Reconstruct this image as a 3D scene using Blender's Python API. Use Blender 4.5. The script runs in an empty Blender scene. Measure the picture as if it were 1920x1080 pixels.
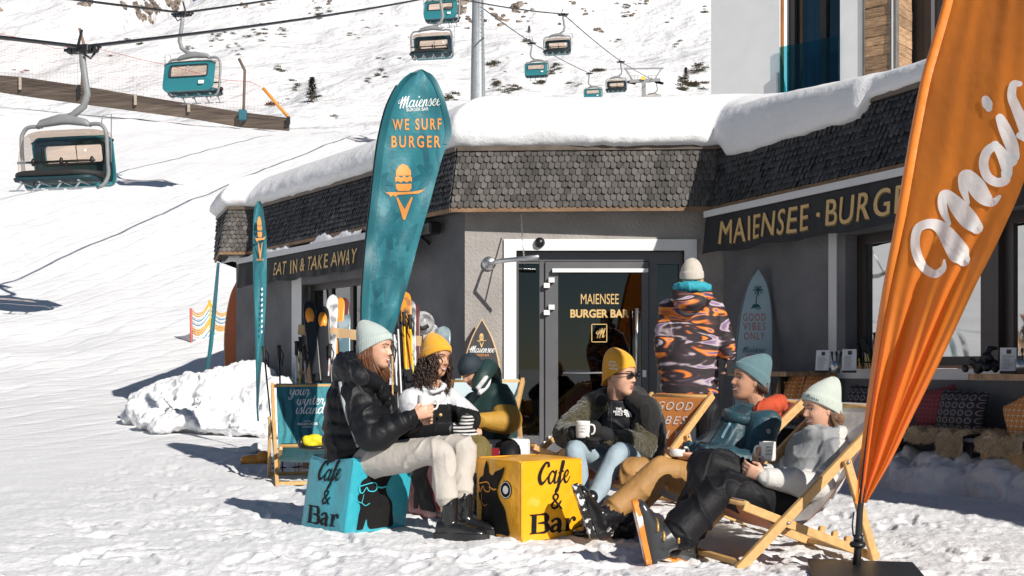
import bpy, bmesh, math, random
import numpy as np
from mathutils import Vector, Matrix, Euler, Quaternion
from mathutils.geometry import tessellate_polygon
R = math.radians
PI = math.pi
random.seed(7)
scene = bpy.context.scene
col = scene.collection

# ------------------------------------------------------------ camera, light
F = 2200.0                      # focal length in photo pixels (1920 wide)
HOR = 690.0                     # horizon row in the photograph
cam_d = bpy.data.cameras.new('camera')
cam = bpy.data.objects.new('camera', cam_d)
col.objects.link(cam)
cam.location = (0, 0, 1.0)
cam.rotation_euler = (R(90), 0, 0)
cam_d.sensor_width = 36
cam_d.lens = F / 1920 * 36
cam_d.shift_y = (HOR - 540) / 1920
cam_d.clip_start = 0.1
cam_d.clip_end = 4000
scene.camera = cam

SUN_AZ, SUN_EL = 36.0, 31.0     # sun behind the camera, to the right
w = bpy.data.worlds.new('World')
scene.world = w
w.use_nodes = True
nt = w.node_tree
sky = nt.nodes.new('ShaderNodeTexSky')
sky.sky_type = 'NISHITA'
sky.sun_disc = False
sky.sun_elevation = R(SUN_EL)
sky.sun_rotation = R(180 - SUN_AZ)
sky.altitude = 1800
sky.air_density = 1.0
sky.dust_density = 0.3
bg = nt.nodes['Background']
bg.inputs[1].default_value = 0.05
nt.links.new(sky.outputs[0], bg.inputs[0])
sl = bpy.data.lights.new('sun', 'SUN')
sl.energy = 5.0
sl.angle = R(0.5)
sl.color = (1.0, 0.95, 0.88)
so = bpy.data.objects.new('sun', sl)
col.objects.link(so)
sd = Vector((math.sin(R(SUN_AZ)) * math.cos(R(SUN_EL)), -math.cos(R(SUN_AZ)) * math.cos(R(SUN_EL)), math.sin(R(SUN_EL))))
so.rotation_euler = sd.to_track_quat('Z', 'Y').to_euler()
so.location = sd * 50
scene.view_settings.view_transform = 'Standard'
scene.view_settings.look = 'None'
scene.view_settings.gamma = 1
scene.view_settings.exposure = 0.2
scene.view_settings.use_curve_mapping = False
scene.cycles.max_bounces = 8
scene.cycles.transparent_max_bounces = 12

# ------------------------------------------------------------ helpers
def P(px, py, Y):
    """photo pixel at depth Y -> world"""
    return Vector(((px - 960) / F * Y, Y, 1 + (HOR - py) / F * Y))
def Gd(px, py, z=0.0):
    Y = F * (1 - z) / (py - HOR)
    return Vector(((px - 960) / F * Y, Y, z))

BASE = {}
def tag(o, label=None, cat=None, group=None, kind=None):
    if label: o['label'] = label
    if cat: o['category'] = cat
    if group: o['group'] = group
    if kind: o['kind'] = kind
    return o
def thing(name, label, cat, loc=(0, 0, 0), group=None, rz=0):
    o = bpy.data.objects.new(name, None)
    o.empty_display_size = 0.2
    col.objects.link(o)
    o.location = loc
    o.rotation_euler = (0, 0, rz)
    BASE[o.name] = Vector(loc)
    return tag(o, label, cat, group)
def copy_tree(o, parent=None):
    c = o.copy()
    col.objects.link(c)
    if parent is not None: c.parent = parent
    for ch in list(o.children):
        copy_tree(ch, c)
    return c
def relabel(o, label, group=None):
    o['label'] = label
    if group: o['group'] = group

class MB:
    def __init__(s):
        s.v = []; s.f = []; s.m = []; s.sm = []
    def add(s, vs, fs, mi=0, smooth=False):
        b = len(s.v)
        s.v += [tuple(p) for p in vs]
        for f in fs:
            s.f.append(tuple(i + b for i in f)); s.m.append(mi); s.sm.append(smooth)
        return s
    def box(s, a, b, mi=0, rot=None, piv=None):
        x0, y0, z0 = a; x1, y1, z1 = b
        vs = [Vector(p) for p in ((x0,y0,z0),(x1,y0,z0),(x1,y1,z0),(x0,y1,z0),(x0,y0,z1),(x1,y0,z1),(x1,y1,z1),(x0,y1,z1))]
        if rot is not None:
            pv = Vector(piv) if piv is not None else (Vector(a) + Vector(b)) / 2
            vs = [rot @ (p - pv) + pv for p in vs]
        return s.add(vs, [(0,3,2,1),(4,5,6,7),(0,1,5,4),(1,2,6,5),(2,3,7,6),(3,0,4,7)], mi)
    def obox(s, c, ax, ay, az, mi=0, bev=0.0):
        """oriented box: centre and three half-axis vectors"""
        c = Vector(c); ax = Vector(ax); ay = Vector(ay); az = Vector(az)
        if bev > 0:
            lx, ly, lz = ax.length, ay.length, az.length
            bb = min(bev, lx*.45, ly*.45, lz*.45)
            ux, uy, uz = ax/lx, ay/ly, az/lz
            vs = []; idx = {}
            for sx in (-1,1):
                for sy in (-1,1):
                    for sz in (-1,1):
                        for k in range(3):
                            q = [sx*lx, sy*ly, sz*lz]
                            for j in range(3):
                                if j != k: q[j] -= (sx,sy,sz)[j]*bb
                            idx[(sx,sy,sz,k)] = len(vs)
                            vs.append(c + ux*q[0] + uy*q[1] + uz*q[2])
            fs = []
            for k in range(3):
                a, b = [j for j in range(3) if j != k]
                for sg in (-1, 1):
                    loop = []
                    for (sa, sb) in ((-1,-1),(1,-1),(1,1),(-1,1)):
                        t = [0,0,0]; t[k] = sg; t[a] = sa; t[b] = sb
                        loop.append(idx[(t[0],t[1],t[2],k)])
                    fs.append(loop)
            for k in range(3):               # edges along axis k
                a, b = [j for j in range(3) if j != k]
                for sa in (-1,1):
                    for sb in (-1,1):
                        t0 = [0,0,0]; t0[a] = sa; t0[b] = sb
                        q = []
                        t0[k] = -1; q += [idx[(*t0, a)], idx[(*t0, b)]]
                        t0[k] = 1; q += [idx[(*t0, b)], idx[(*t0, a)]]
                        fs.append(q)
            for sx in (-1,1):
                for sy in (-1,1):
                    for sz in (-1,1):
                        fs.append([idx[(sx,sy,sz,k)] for k in range(3)])
            return s.add(vs, fs, mi)
        vs = [c + ax*i + ay*j + az*k for k in (-1,1) for (i,j) in ((-1,-1),(1,-1),(1,1),(-1,1))]
        return s.add(vs, [(0,3,2,1),(4,5,6,7),(0,1,5,4),(1,2,6,5),(2,3,7,6),(3,0,4,7)], mi)
    def beam(s, p0, p1, w, h, up=(0,0,1), mi=0, bev=0.003):
        p0 = Vector(p0); p1 = Vector(p1); d = (p1-p0)
        u = d.normalized(); up = Vector(up)
        sd_ = u.cross(up)
        if sd_.length < 1e-4: sd_ = u.cross(Vector((1,0,0)))
        sd_.normalize(); t = sd_.cross(u)
        return s.obox((p0+p1)/2, d/2, sd_*w/2, t*h/2, mi, bev)
    def tube(s, pts, r, n=8, mi=0, cap=True, smooth=True, flat=1.0, close=False):
        pts = [Vector(p) for p in pts]
        m = len(pts)
        rs = r if isinstance(r, (list, tuple)) else [r]*m
        prev = None; rings = []
        for i, p in enumerate(pts):
            if close: t = pts[(i+1) % m] - pts[i-1]
            else: t = pts[min(i+1, m-1)] - pts[max(i-1, 0)]
            if t.length < 1e-9: t = Vector((0,0,1))
            t.normalize()
            if prev is None:
                a = Vector((0,0,1)) if abs(t.z) < .9 else Vector((1,0,0))
                prev = (a - t*a.dot(t)).normalized()
            else:
                q = prev - t*prev.dot(t)
                prev = q.normalized() if q.length > 1e-6 else t.orthogonal().normalized()
            b = t.cross(prev)
            rings.append([p + (prev*math.cos(2*PI*k/n) + b*math.sin(2*PI*k/n)*flat)*rs[i] for k in range(n)])
        vs = [q for rg in rings for q in rg]; fs = []
        for i in range(m if close else m-1):
            j = (i+1) % m
            for k in range(n):
                fs.append((i*n+k, i*n+(k+1)%n, j*n+(k+1)%n, j*n+k))
        if cap and not close:
            fs.append(tuple(range(n-1,-1,-1))); fs.append(tuple((m-1)*n+k for k in range(n)))
        return s.add(vs, fs, mi, smooth)
    def loft(s, secs, n=24, mi=0, cap=True, smooth=True, power=2.0):
        """secs: (centre, half-axis a, half-axis b)"""
        vs = []; fs = []; m = len(secs)
        for (c, a, b) in secs:
            c = Vector(c); a = Vector(a); b = Vector(b)
            for k in range(n):
                th = 2*PI*k/n; ct, st = math.cos(th), math.sin(th)
                e = 2/power
                ct = math.copysign(abs(ct)**e, ct); st = math.copysign(abs(st)**e, st)
                vs.append(c + a*ct + b*st)
        for i in range(m-1):
            for k in range(n):
                fs.append((i*n+k, i*n+(k+1)%n, (i+1)*n+(k+1)%n, (i+1)*n+k))
        if cap:
            fs.append(tuple(range(n-1,-1,-1))); fs.append(tuple((m-1)*n+k for k in range(n)))
        return s.add(vs, fs, mi, smooth)
    def ell(s, c, r, rot=None, n=16, m=10, mi=0):
        c = Vector(c); vs = [Vector((0,0,-r[2]))]
        for i in range(1, m):
            ph = -PI/2 + PI*i/m
            for k in range(n):
                th = 2*PI*k/n
                vs.append(Vector((r[0]*math.cos(ph)*math.cos(th), r[1]*math.cos(ph)*math.sin(th), r[2]*math.sin(ph))))
        vs.append(Vector((0,0,r[2])))
        fs = [(0, 1+(k+1)%n, 1+k) for k in range(n)]
        for i in range(m-2):
            for k in range(n):
                a = 1+i*n; fs.append((a+k, a+(k+1)%n, a+n+(k+1)%n, a+n+k))
        L = len(vs)-1; a = 1+(m-2)*n
        fs += [(a+k, a+(k+1)%n, L) for k in range(n)]
        if rot is not None: vs = [rot @ v for v in vs]
        return s.add([v + c for v in vs], fs, mi, True)
    def limb(s, p0, p1, r0, r1, n=14, mi=0):
        p0 = Vector(p0); p1 = Vector(p1)
        s.ell(p0, (r0,)*3, n=n, m=8, mi=mi); s.ell(p1, (r1,)*3, n=n, m=8, mi=mi)
        return s.tube([p0, p1], [r0, r1], n=n, mi=mi)
    def grid(s, fn, nu, nv, mi=0, smooth=True, flip=False):
        vs = [fn(i/nu, j/nv) for j in range(nv+1) for i in range(nu+1)]
        fs = []
        for j in range(nv):
            for i in range(nu):
                a = j*(nu+1)+i
                q = (a, a+1, a+nu+2, a+nu+1)
                fs.append(q[::-1] if flip else q)
        return s.add(vs, fs, mi, smooth)
    def prism(s, poly, fn, t, mi=0):
        """extruded outline: poly 2d, fn(u,v,w) -> world, w from 0 to t"""
        n = len(poly)
        A = [fn(u, v, 0) for u, v in poly]; B = [fn(u, v, t) for u, v in poly]
        tris = tessellate_polygon([[Vector((u, v, 0)) for u, v in poly]])
        fs = [tuple(tr) for tr in tris] + [tuple(i+n for i in tr[::-1]) for tr in tris]
        fs += [(i, (i+1)%n, (i+1)%n+n, i+n) for i in range(n)]
        return s.add(A+B, fs, mi)
    def prism_hole(s, poly, hole, fn, t, mi=0):
        n = len(poly); m = len(hole); al = list(poly)+list(hole); N = n+m
        A = [fn(u, v, 0) for u, v in al]; B = [fn(u, v, t) for u, v in al]
        tris = tessellate_polygon([[Vector((u, v, 0)) for u, v in poly], [Vector((u, v, 0)) for u, v in hole]])
        fs = [tuple(tr) for tr in tris] + [tuple(i+N for i in tr[::-1]) for tr in tris]
        fs += [(i, (i+1)%n, (i+1)%n+N, i+N) for i in range(n)]
        fs += [(n+i, n+(i+1)%m, n+(i+1)%m+N, n+i+N) for i in range(m)]
        return s.add(A+B, fs, mi)
    def lathe(s, prof, c, n=24, axis=None, mi=0):
        c = Vector(c); vs = []; fs = []; m = len(prof)
        q = Vector((0,0,1)).rotation_difference(Vector(axis).normalized()) if axis is not None else None
        for (r, z) in prof:
            for k in range(n):
                p = Vector((r*math.cos(2*PI*k/n), r*math.sin(2*PI*k/n), z))
                vs.append((q @ p if q else p) + c)
        for i in range(m-1):
            for k in range(n):
                fs.append((i*n+k, i*n+(k+1)%n, (i+1)*n+(k+1)%n, (i+1)*n+k))
        return s.add(vs, fs, mi, True)
    def mesh(s, name, off=None):
        me = bpy.data.meshes.new(name)
        vs = s.v if off is None else [(x-off[0], y-off[1], z-off[2]) for x, y, z in s.v]
        me.from_pydata(vs, [], s.f)
        me.polygons.foreach_set('material_index', s.m)
        me.polygons.foreach_set('use_smooth', s.sm)
        return me

def fixn(me):
    bm = bmesh.new(); bm.from_mesh(me)
    bmesh.ops.recalc_face_normals(bm, faces=bm.faces)
    bm.to_mesh(me); bm.free()
def obj(name, mb, mats, parent=None, loc=None, fix=True):
    base = BASE.get(parent.name, Vector()) if parent is not None else (Vector(loc) if loc is not None else None)
    me = mb.mesh(name, base) if isinstance(mb, MB) else mb
    if fix: fixn(me)
    if not isinstance(mats, (list, tuple)): mats = [mats]
    for m in mats: me.materials.append(m)
    o = bpy.data.objects.new(name, me)
    col.objects.link(o)
    if parent is not None:
        o.parent = parent
        BASE[o.name] = base
    elif loc is not None:
        o.location = loc; BASE[o.name] = Vector(loc)
    return o
def objs(name, mb, mats, parent=None):
    """one object per loose piece"""
    n = len(mb.v); par = list(range(n))
    def fd(i):
        while par[i] != i: par[i] = par[par[i]]; i = par[i]
        return i
    for f in mb.f:
        for i in f[1:]: par[fd(i)] = fd(f[0])
    gr = {}
    for k, f in enumerate(mb.f): gr.setdefault(fd(f[0]), []).append(k)
    out = []
    for ks in gr.values():
        m2 = MB(); mp = {}
        for k in ks:
            q = []
            for i in mb.f[k]:
                if i not in mp: mp[i] = len(m2.v); m2.v.append(mb.v[i])
                q.append(mp[i])
            m2.f.append(tuple(q)); m2.m.append(mb.m[k]); m2.sm.append(mb.sm[k])
        out.append(obj(name, m2, mats, parent))
    return out
def struct(name, mb, mats, fix=True, label=None):
    o = obj(name, mb, mats, fix=fix)
    return tag(o, label, None, None, 'structure')

# ------------------------------------------------------------ noise (numpy)
def _h(a, b, c, seed):
    n = (a.astype(np.int64)*374761393 + b.astype(np.int64)*668265263 + c.astype(np.int64)*2147483647 + seed*1274126177) & 0xffffffff
    n = ((n ^ (n >> 13)) * 1274126177) & 0xffffffff
    n = n ^ (n >> 16)
    return (n & 0xffff) / 32767.5 - 1.0
def vn(x, y, z=None, seed=0):
    x = np.asarray(x, float); y = np.asarray(y, float)
    z = np.zeros_like(x) if z is None else np.asarray(z, float)
    xi, yi, zi = np.floor(x), np.floor(y), np.floor(z)
    fx, fy, fz = x-xi, y-yi, z-zi
    fx = fx*fx*(3-2*fx); fy = fy*fy*(3-2*fy); fz = fz*fz*(3-2*fz)
    r = 0
    for i in (0, 1):
        for j in (0, 1):
            for k in (0, 1):
                r = r + _h(xi+i, yi+j, zi+k, seed)*(fx if i else 1-fx)*(fy if j else 1-fy)*(fz if k else 1-fz)
    return r
def fbm(x, y, z=None, oct=4, seed=0, gain=.5):
    r = 0; a = 1.0; f = 1.0
    for o in range(oct):
        r = r + a*vn(np.asarray(x)*f, np.asarray(y)*f, None if z is None else np.asarray(z)*f, seed+o*17)
        a *= gain; f *= 2.03
    return r
def sstep(a, b, x):
    t = np.clip((np.asarray(x, float)-a)/(b-a), 0, 1)
    return t*t*(3-2*t)

# ------------------------------------------------------------ materials
def M(name, c, rough=.6, var=.12, vs=6.0, bump=0.0, bs=60.0, metal=0.0, island=0.0, sheen=0.0, c2=None, spec=None,
      coat=0.0, stretch=None, bump2=0.0, bs2=8.0, alpha=None, trans=0.0, c2amt=.5, c2soft=.08, emit=0.0):
    m = bpy.data.materials.new(name); m.use_nodes = True
    t = m.node_tree; b = t.nodes['Principled BSDF']
    L = t.links.new
    tc = t.nodes.new('ShaderNodeTexCoord')
    src = tc.outputs['Object']
    if stretch:
        mp = t.nodes.new('ShaderNodeMapping'); mp.inputs['Scale'].default_value = stretch
        L(src, mp.inputs[0]); src = mp.outputs[0]
    no = t.nodes.new('ShaderNodeTexNoise'); no.inputs['Scale'].default_value = vs; no.inputs['Detail'].default_value = 6
    L(src, no.inputs['Vector'])
    mx = t.nodes.new('ShaderNodeMix'); mx.data_type = 'RGBA'
    rp = t.nodes.new('ShaderNodeMapRange')
    L(no.outputs[0], rp.inputs[0])
    if c2 is None:
        rp.inputs[1].default_value = .3; rp.inputs[2].default_value = .7
        mx.inputs[6].default_value = (*[k*(1-var) for k in c], 1); mx.inputs[7].default_value = (*[min(1, k*(1+var)) for k in c], 1)
    else:
        rp.inputs[1].default_value = c2amt-c2soft; rp.inputs[2].default_value = c2amt+c2soft
        mx.inputs[6].default_value = (*c, 1); mx.inputs[7].default_value = (*c2, 1)
    L(rp.outputs[0], mx.inputs[0])
    out = mx.outputs[2]
    if island > 0:
        g = t.nodes.new('ShaderNodeNewGeometry')
        r2 = t.nodes.new('ShaderNodeMapRange'); r2.inputs[3].default_value = 1-island; r2.inputs[4].default_value = 1+island
        L(g.outputs['Random Per Island'], r2.inputs[0])
        vm = t.nodes.new('ShaderNodeVectorMath'); vm.operation = 'SCALE'
        L(out, vm.inputs[0]); L(r2.outputs[0], vm.inputs['Scale']); out = vm.outputs[0]
    L(out, b.inputs['Base Color'])
    b.inputs['Roughness'].default_value = rough
    b.inputs['Metallic'].default_value = metal
    if spec is not None: b.inputs['Specular IOR Level'].default_value = spec
    if sheen: b.inputs['Sheen Weight'].default_value = sheen
    if coat: b.inputs['Coat Weight'].default_value = coat; b.inputs['Coat Roughness'].default_value = .15
    if trans: b.inputs['Transmission Weight'].default_value = trans
    if alpha is not None: b.inputs['Alpha'].default_value = alpha
    if emit: L(out, b.inputs['Emission Color']); b.inputs['Emission Strength'].default_value = emit
    nrm = None
    for (st, sc_, src_) in ((bump2, bs2, tc.outputs['Object']), (bump, bs, src)):
        if st > 0:
            n2 = t.nodes.new('ShaderNodeTexNoise'); n2.inputs['Scale'].default_value = sc_; n2.inputs['Detail'].default_value = 5
            L(src_, n2.inputs['Vector'])
            bp = t.nodes.new('ShaderNodeBump'); bp.inputs['Strength'].default_value = min(st, 1); bp.inputs['Distance'].default_value = .5/sc_
            L(n2.outputs[0], bp.inputs['Height'])
            if nrm: L(nrm, bp.inputs['Normal'])
            nrm = bp.outputs[0]
    if nrm: L(nrm, b.inputs['Normal'])
    return m

snow = M('snow', (.76, .76, .77), .75, .03, 3, bump=.35, bs=90, bump2=.25, bs2=14, spec=.25)
snow_tram = M('trampled_snow', (.77, .77, .78), .8, .04, 3.5, bump=.55, bs=55, bump2=.35, bs2=16, spec=.2)
def piste():
    """ski tracks on the slope beyond the terrace and sparse grit on the terrace"""
    t = snow_tram.node_tree; L = t.links.new; b = t.nodes['Principled BSDF']; tc = t.nodes.new('ShaderNodeTexCoord')
    sx = t.nodes.new('ShaderNodeSeparateXYZ'); L(tc.outputs['Object'], sx.inputs[0])
    mk = t.nodes.new('ShaderNodeMapRange'); mk.inputs[1].default_value = 11; mk.inputs[2].default_value = 17; L(sx.outputs['Y'], mk.inputs[0])
    last = b.inputs['Normal'].links[0].from_socket
    for (rz, sc, ds, dist) in ((.9, .42, 2.2, .10), (.25, .3, 3.2, .12), (1.35, 1.3, 1.2, .03)):
        mp = t.nodes.new('ShaderNodeMapping'); mp.inputs['Rotation'].default_value = (0, 0, rz); L(tc.outputs['Object'], mp.inputs[0])
        wv = t.nodes.new('ShaderNodeTexWave'); wv.inputs['Scale'].default_value = sc; wv.inputs['Distortion'].default_value = ds; wv.inputs['Detail'].default_value = 3; wv.inputs['Detail Scale'].default_value = .6
        L(mp.outputs[0], wv.inputs[0])
        rr = t.nodes.new('ShaderNodeMapRange'); rr.inputs[1].default_value = .80; rr.inputs[2].default_value = 1.0; rr.inputs[3].default_value = 0; rr.inputs[4].default_value = -1; L(wv.outputs['Fac'], rr.inputs[0])
        mu = t.nodes.new('ShaderNodeMath'); mu.operation = 'MULTIPLY'; L(rr.outputs[0], mu.inputs[0]); L(mk.outputs[0], mu.inputs[1])
        bp = t.nodes.new('ShaderNodeBump'); bp.inputs['Strength'].default_value = .16; bp.inputs['Distance'].default_value = dist; L(mu.outputs[0], bp.inputs['Height']); L(last, bp.inputs['Normal']); last = bp.outputs[0]
    L(last, b.inputs['Normal'])
    n = t.nodes.new('ShaderNodeTexNoise'); n.inputs['Scale'].default_value = 17; n.inputs['Detail'].default_value = 4; L(tc.outputs['Object'], n.inputs[0])
    r2 = t.nodes.new('ShaderNodeMapRange'); r2.inputs[1].default_value = .70; r2.inputs[2].default_value = .74; r2.inputs[4].default_value = .55; L(n.outputs[0], r2.inputs[0])
    mx = t.nodes.new('ShaderNodeMix'); mx.data_type = 'RGBA'; src = b.inputs['Base Color'].links[0].from_socket
    L(r2.outputs[0], mx.inputs[0]); L(src, mx.inputs[6]); mx.inputs[7].default_value = (.22, .19, .17, 1); L(mx.outputs[2], b.inputs['Base Color'])
piste()
snow_roof = M('roof_snow_mat', (.76, .76, .77), .8, .02, 3, bump=.35, bs=60, bump2=.3, bs2=9, spec=.2)
snow_far = M('mountain_snow', (.68, .68, .69), .85, .03, .05, bump=.5, bs=.6, bump2=.7, bs2=.12, spec=.1)
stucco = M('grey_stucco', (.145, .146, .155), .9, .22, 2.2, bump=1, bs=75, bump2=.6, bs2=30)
stucco_sunlit = M('sunlit_stucco', (.33, .305, .285), .9, .14, 2.5, bump=1, bs=70, bump2=.6, bs2=30)  # the grey stucco paler on the sun-facing front wall; sunlight put into the colour
shingle_shaded = M('shaded_shingle', (.03, .031, .034), .6, .3, 9, island=.5, bump=.5, bs=40, stretch=(1, 1, .2))  # darker copy for fascia sides turned from the sun; shade put into the colour
shingle_sunlit = M('sunlit_shingle', (.080, .072, .066), .75, .45, 2.5, island=.38, bump=.5, bs=40, stretch=(1, 1, .2))  # same shingles on sun-facing sides: sunlight put into the colour, plus uneven stains
white_paint = M('white_paint', (.8, .79, .77), .6, .03)
white_render = M('white_render', (.62, .62, .62), .85, .03, 4, bump=.15, bs=60)
anth = M('anthracite_metal', (.10, .10, .105), .45, .1, 4)
dark_frame = M('dark_brown_frame', (.035, .028, .026), .4, .15)
black_metal = M('black_metal', (.016, .016, .018), .4, .1)
black_plastic = M('black_plastic', (.012, .012, .014), .35, .1)
steel = M('brushed_steel', (.55, .55, .56), .32, .1, metal=.9)
galv = M('galvanised_steel', (.34, .36, .38), .55, .15, 5, metal=.4)
galv_far = M('painted_grey_steel', (.22, .225, .23), .5, .12, 3)
wood_beech = M('beech_wood', (.58, .35, .135), .5, .14, 5, stretch=(6, 6, 6), bump=.15, bs=60)
wood_raw = M('raw_timber', (.50, .33, .17), .7, .25, 8, stretch=(1, 1, .15), bump=.3, bs=30)
wood_old = M('old_timber', (.19, .12, .07), .8, .5, 7, island=.35, stretch=(.15, .15, 2.0), bump=.8, bs=26)
wood_fence = M('grey_fence_board', (.10, .075, .058), .85, .4, 1.2, island=.3, stretch=(.3, .3, 6), bump=.5, bs=3)
wood_edge = M('pale_wood_edge', (.62, .42, .22), .5, .1)
teal_shell = M('teal_lift_shell', (.028, .18, .21), .35, .08, 2, coat=.2)
teal_dark = M('dark_teal_lining', (.006, .035, .045), .6, .1, 2)
rubber = M('black_rubber', (.015, .015, .016), .7, .2)
gold = M('gold_letter', (.62, .41, .16), .5, .05)
gold_dk = M('gold_letter_outline', (.16, .10, .04), .6, .05)
white_ink = M('white_print', (.82, .82, .8), .6, .02)
orange_ink = M('orange_print', (.75, .30, .07), .6, .03)
black_ink = M('black_print', (.011, .010, .0105), .6, .1, spec=.15)
teal_ink = M('dark_teal_print', (.02, .11, .13), .6, .05)
red_ink = M('red_print', (.52, .13, .1), .6, .05)

def glass(name, tint=(.8, .85, .85), rough=.02, refl=.5, dens=.5, fk=1.0):
    """window pane: dark see-through with mirror-like reflections"""
    m = bpy.data.materials.new(name); m.use_nodes = True
    t = m.node_tree; L = t.links.new
    t.nodes.remove(t.nodes['Principled BSDF'])
    o = t.nodes['Material Output']
    tr = t.nodes.new('ShaderNodeBsdfTransparent'); tr.inputs[0].default_value = (*[k*dens for k in tint], 1)
    gl = t.nodes.new('ShaderNodeBsdfGlossy'); gl.inputs['Roughness'].default_value = rough
    gl.inputs[0].default_value = (.95, .97, .97, 1)
    fr = t.nodes.new('ShaderNodeFresnel'); fr.inputs[0].default_value = 1.5
    mu = t.nodes.new('ShaderNodeMath'); mu.operation = 'MULTIPLY_ADD'
    mu.inputs[1].default_value = fk; mu.inputs[2].default_value = refl
    mu.use_clamp = True
    L(fr.outputs[0], mu.inputs[0])
    mx = t.nodes.new('ShaderNodeMixShader')
    L(mu.outputs[0], mx.inputs[0]); L(tr.outputs[0], mx.inputs[1]); L(gl.outputs[0], mx.inputs[2])
    L(mx.outputs[0], o.inputs[0])
    return m
pane_dark = glass('door_glass', (.5, .6, .62), .02, .02, .5)
pane_win = glass('window_glass', (.5, .55, .58), .03, .42, .4)
pane_hotel = glass('hotel_glass', (.4, .65, .7), .03, .06, .95)
bubble_mat = glass('tinted_bubble', (.86, .78, .70), .05, .0, 1.0, .25)
pane_lift = glass('lift_window', (.96, .9, .86), .05, .03, 1.0, .3)
balus_glass = glass('balustrade_glass', (.35, .72, .80), .02, .01, 1.0, .5)

# ------------------------------------------------------------ 2d shapes for lettering
_TC = {}
def text2d(s, h=1.0, bold=0.0, sx=1.0, space=1.0, align='C', shear=0.0):
    """lettering outline: verts, faces with cap height h"""
    k = (s, bold, space)
    if k not in _TC:
        cu = bpy.data.curves.new('t', 'FONT'); cu.body = s; cu.size = 1; cu.offset = bold
        cu.space_character = space; cu.resolution_u = 4
        ob = bpy.data.objects.new('t', cu); col.objects.link(ob)
        dg = bpy.context.evaluated_depsgraph_get()
        me = bpy.data.meshes.new_from_object(ob.evaluated_get(dg))
        _TC[k] = ([(v.co.x, v.co.y) for v in me.vertices], [tuple(p.vertices) for p in me.polygons])
        bpy.data.objects.remove(ob); bpy.data.curves.remove(cu); bpy.data.meshes.remove(me)
    V, Fc = _TC[k]
    if not V: return [], []
    x0 = min(v[0] for v in V); x1 = max(v[0] for v in V)
    o = {'C': (x0+x1)/2, 'L': x0, 'R': x1}[align]
    q = h/.69
    return [((x-o)*q*sx + shear*y*q, y*q) for x, y in V], list(Fc)
def fitw(V, width):
    x0 = min(v[0] for v in V); x1 = max(v[0] for v in V)
    return [(v[0]*width/(x1-x0), v[1]) for v in V]
def cr(pts, n=7):
    """Catmull-Rom through points of any dimension"""
    p = [np.array(q, float) for q in pts]
    if len(p) < 3: return [tuple(q) for q in p]
    p = [2*p[0]-p[1]] + p + [2*p[-1]-p[-2]]
    out = []
    for i in range(1, len(p)-2):
        for k in range(n):
            t = k/n
            out.append(tuple(.5*((2*p[i]) + (-p[i-1]+p[i+1])*t + (2*p[i-1]-5*p[i]+4*p[i+1]-p[i+2])*t*t + (-p[i-1]+3*p[i]-3*p[i+1]+p[i+2])*t**3)))
    out.append(tuple(p[-2]))
    return out
def strokes2d(strokes, w=.1, smooth=True, shear=0.0):
    """pen strokes -> ribbons; each stroke is a list of (x, y[, width])"""
    V = []; Fc = []
    for st in strokes:
        q = [(a[0], a[1], a[2] if len(a) > 2 else w) for a in st]
        if smooth: q = cr(q)
        b = len(V); n = len(q)
        for i, (x, y, ww) in enumerate(q):
            x0, y0 = q[max(i-1,0)][:2]; x1, y1 = q[min(i+1,n-1)][:2]
            dx, dy = x1-x0, y1-y0; l = math.hypot(dx, dy) or 1
            nx, ny = -dy/l*ww/2, dx/l*ww/2
            V += [(x+nx, y+ny), (x-nx, y-ny)]
        for i in range(n-1):
            Fc.append((b+2*i, b+2*i+1, b+2*i+3, b+2*i+2))
        for e in (0, n-1):                     # round ends
            x, y, ww = q[e]; c = len(V)
            V.append((x, y))
            V += [(x+math.cos(2*PI*k/10)*ww/2, y+math.sin(2*PI*k/10)*ww/2) for k in range(10)]
            Fc += [(c, c+1+k, c+1+(k+1)%10) for k in range(10)]
    return [(x+shear*y, y) for x, y in V], Fc
def poly2d(pts):
    t = tessellate_polygon([[Vector((x, y, 0)) for x, y in pts]])
    return list(pts), [tuple(i) for i in t]
def join2d(*parts):
    V = []; Fc = []
    for (v, f) in parts:
        b = len(V); V += list(v); Fc += [tuple(i+b for i in q) for q in f]
    return V, Fc
def mv(sh, dx=0, dy=0, s=1.0, sy=None, rot=0.0):
    c, n = math.cos(rot), math.sin(rot); sy = s if sy is None else sy
    return [(dx+(x*s*c-y*sy*n), dy+(x*s*n+y*sy*c)) for x, y in sh[0]], sh[1]
def decal(name, sh, fn, mat, parent, maxlen=None, label=None):
    """lay a 2d shape on a surface: fn(u, v) -> world"""
    V, Fc = sh
    mb = MB()
    if maxlen:
        V = [tuple(p) for p in V]; mid = {}; st = [tuple(t) for f in Fc for t in [(f[0], f[k], f[k+1]) for k in range(1, len(f)-1)]]; Fc = []
        while st:
            a, b, c = st.pop(); e = [(math.dist(V[a], V[b]), a, b, c), (math.dist(V[b], V[c]), b, c, a), (math.dist(V[c], V[a]), c, a, b)]
            l, p0, p1, p2 = max(e)
            if l <= maxlen: Fc.append((a, b, c)); continue
            k = (min(p0, p1), max(p0, p1))
            if k not in mid: mid[k] = len(V); V.append(((V[p0][0]+V[p1][0])/2, (V[p0][1]+V[p1][1])/2))
            m_ = mid[k]; st += [(p0, m_, p2), (m_, p1, p2)]
    mb.add([fn(x, y) for x, y in V], Fc)
    return obj(name, mb, mat, parent, fix=False)

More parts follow.
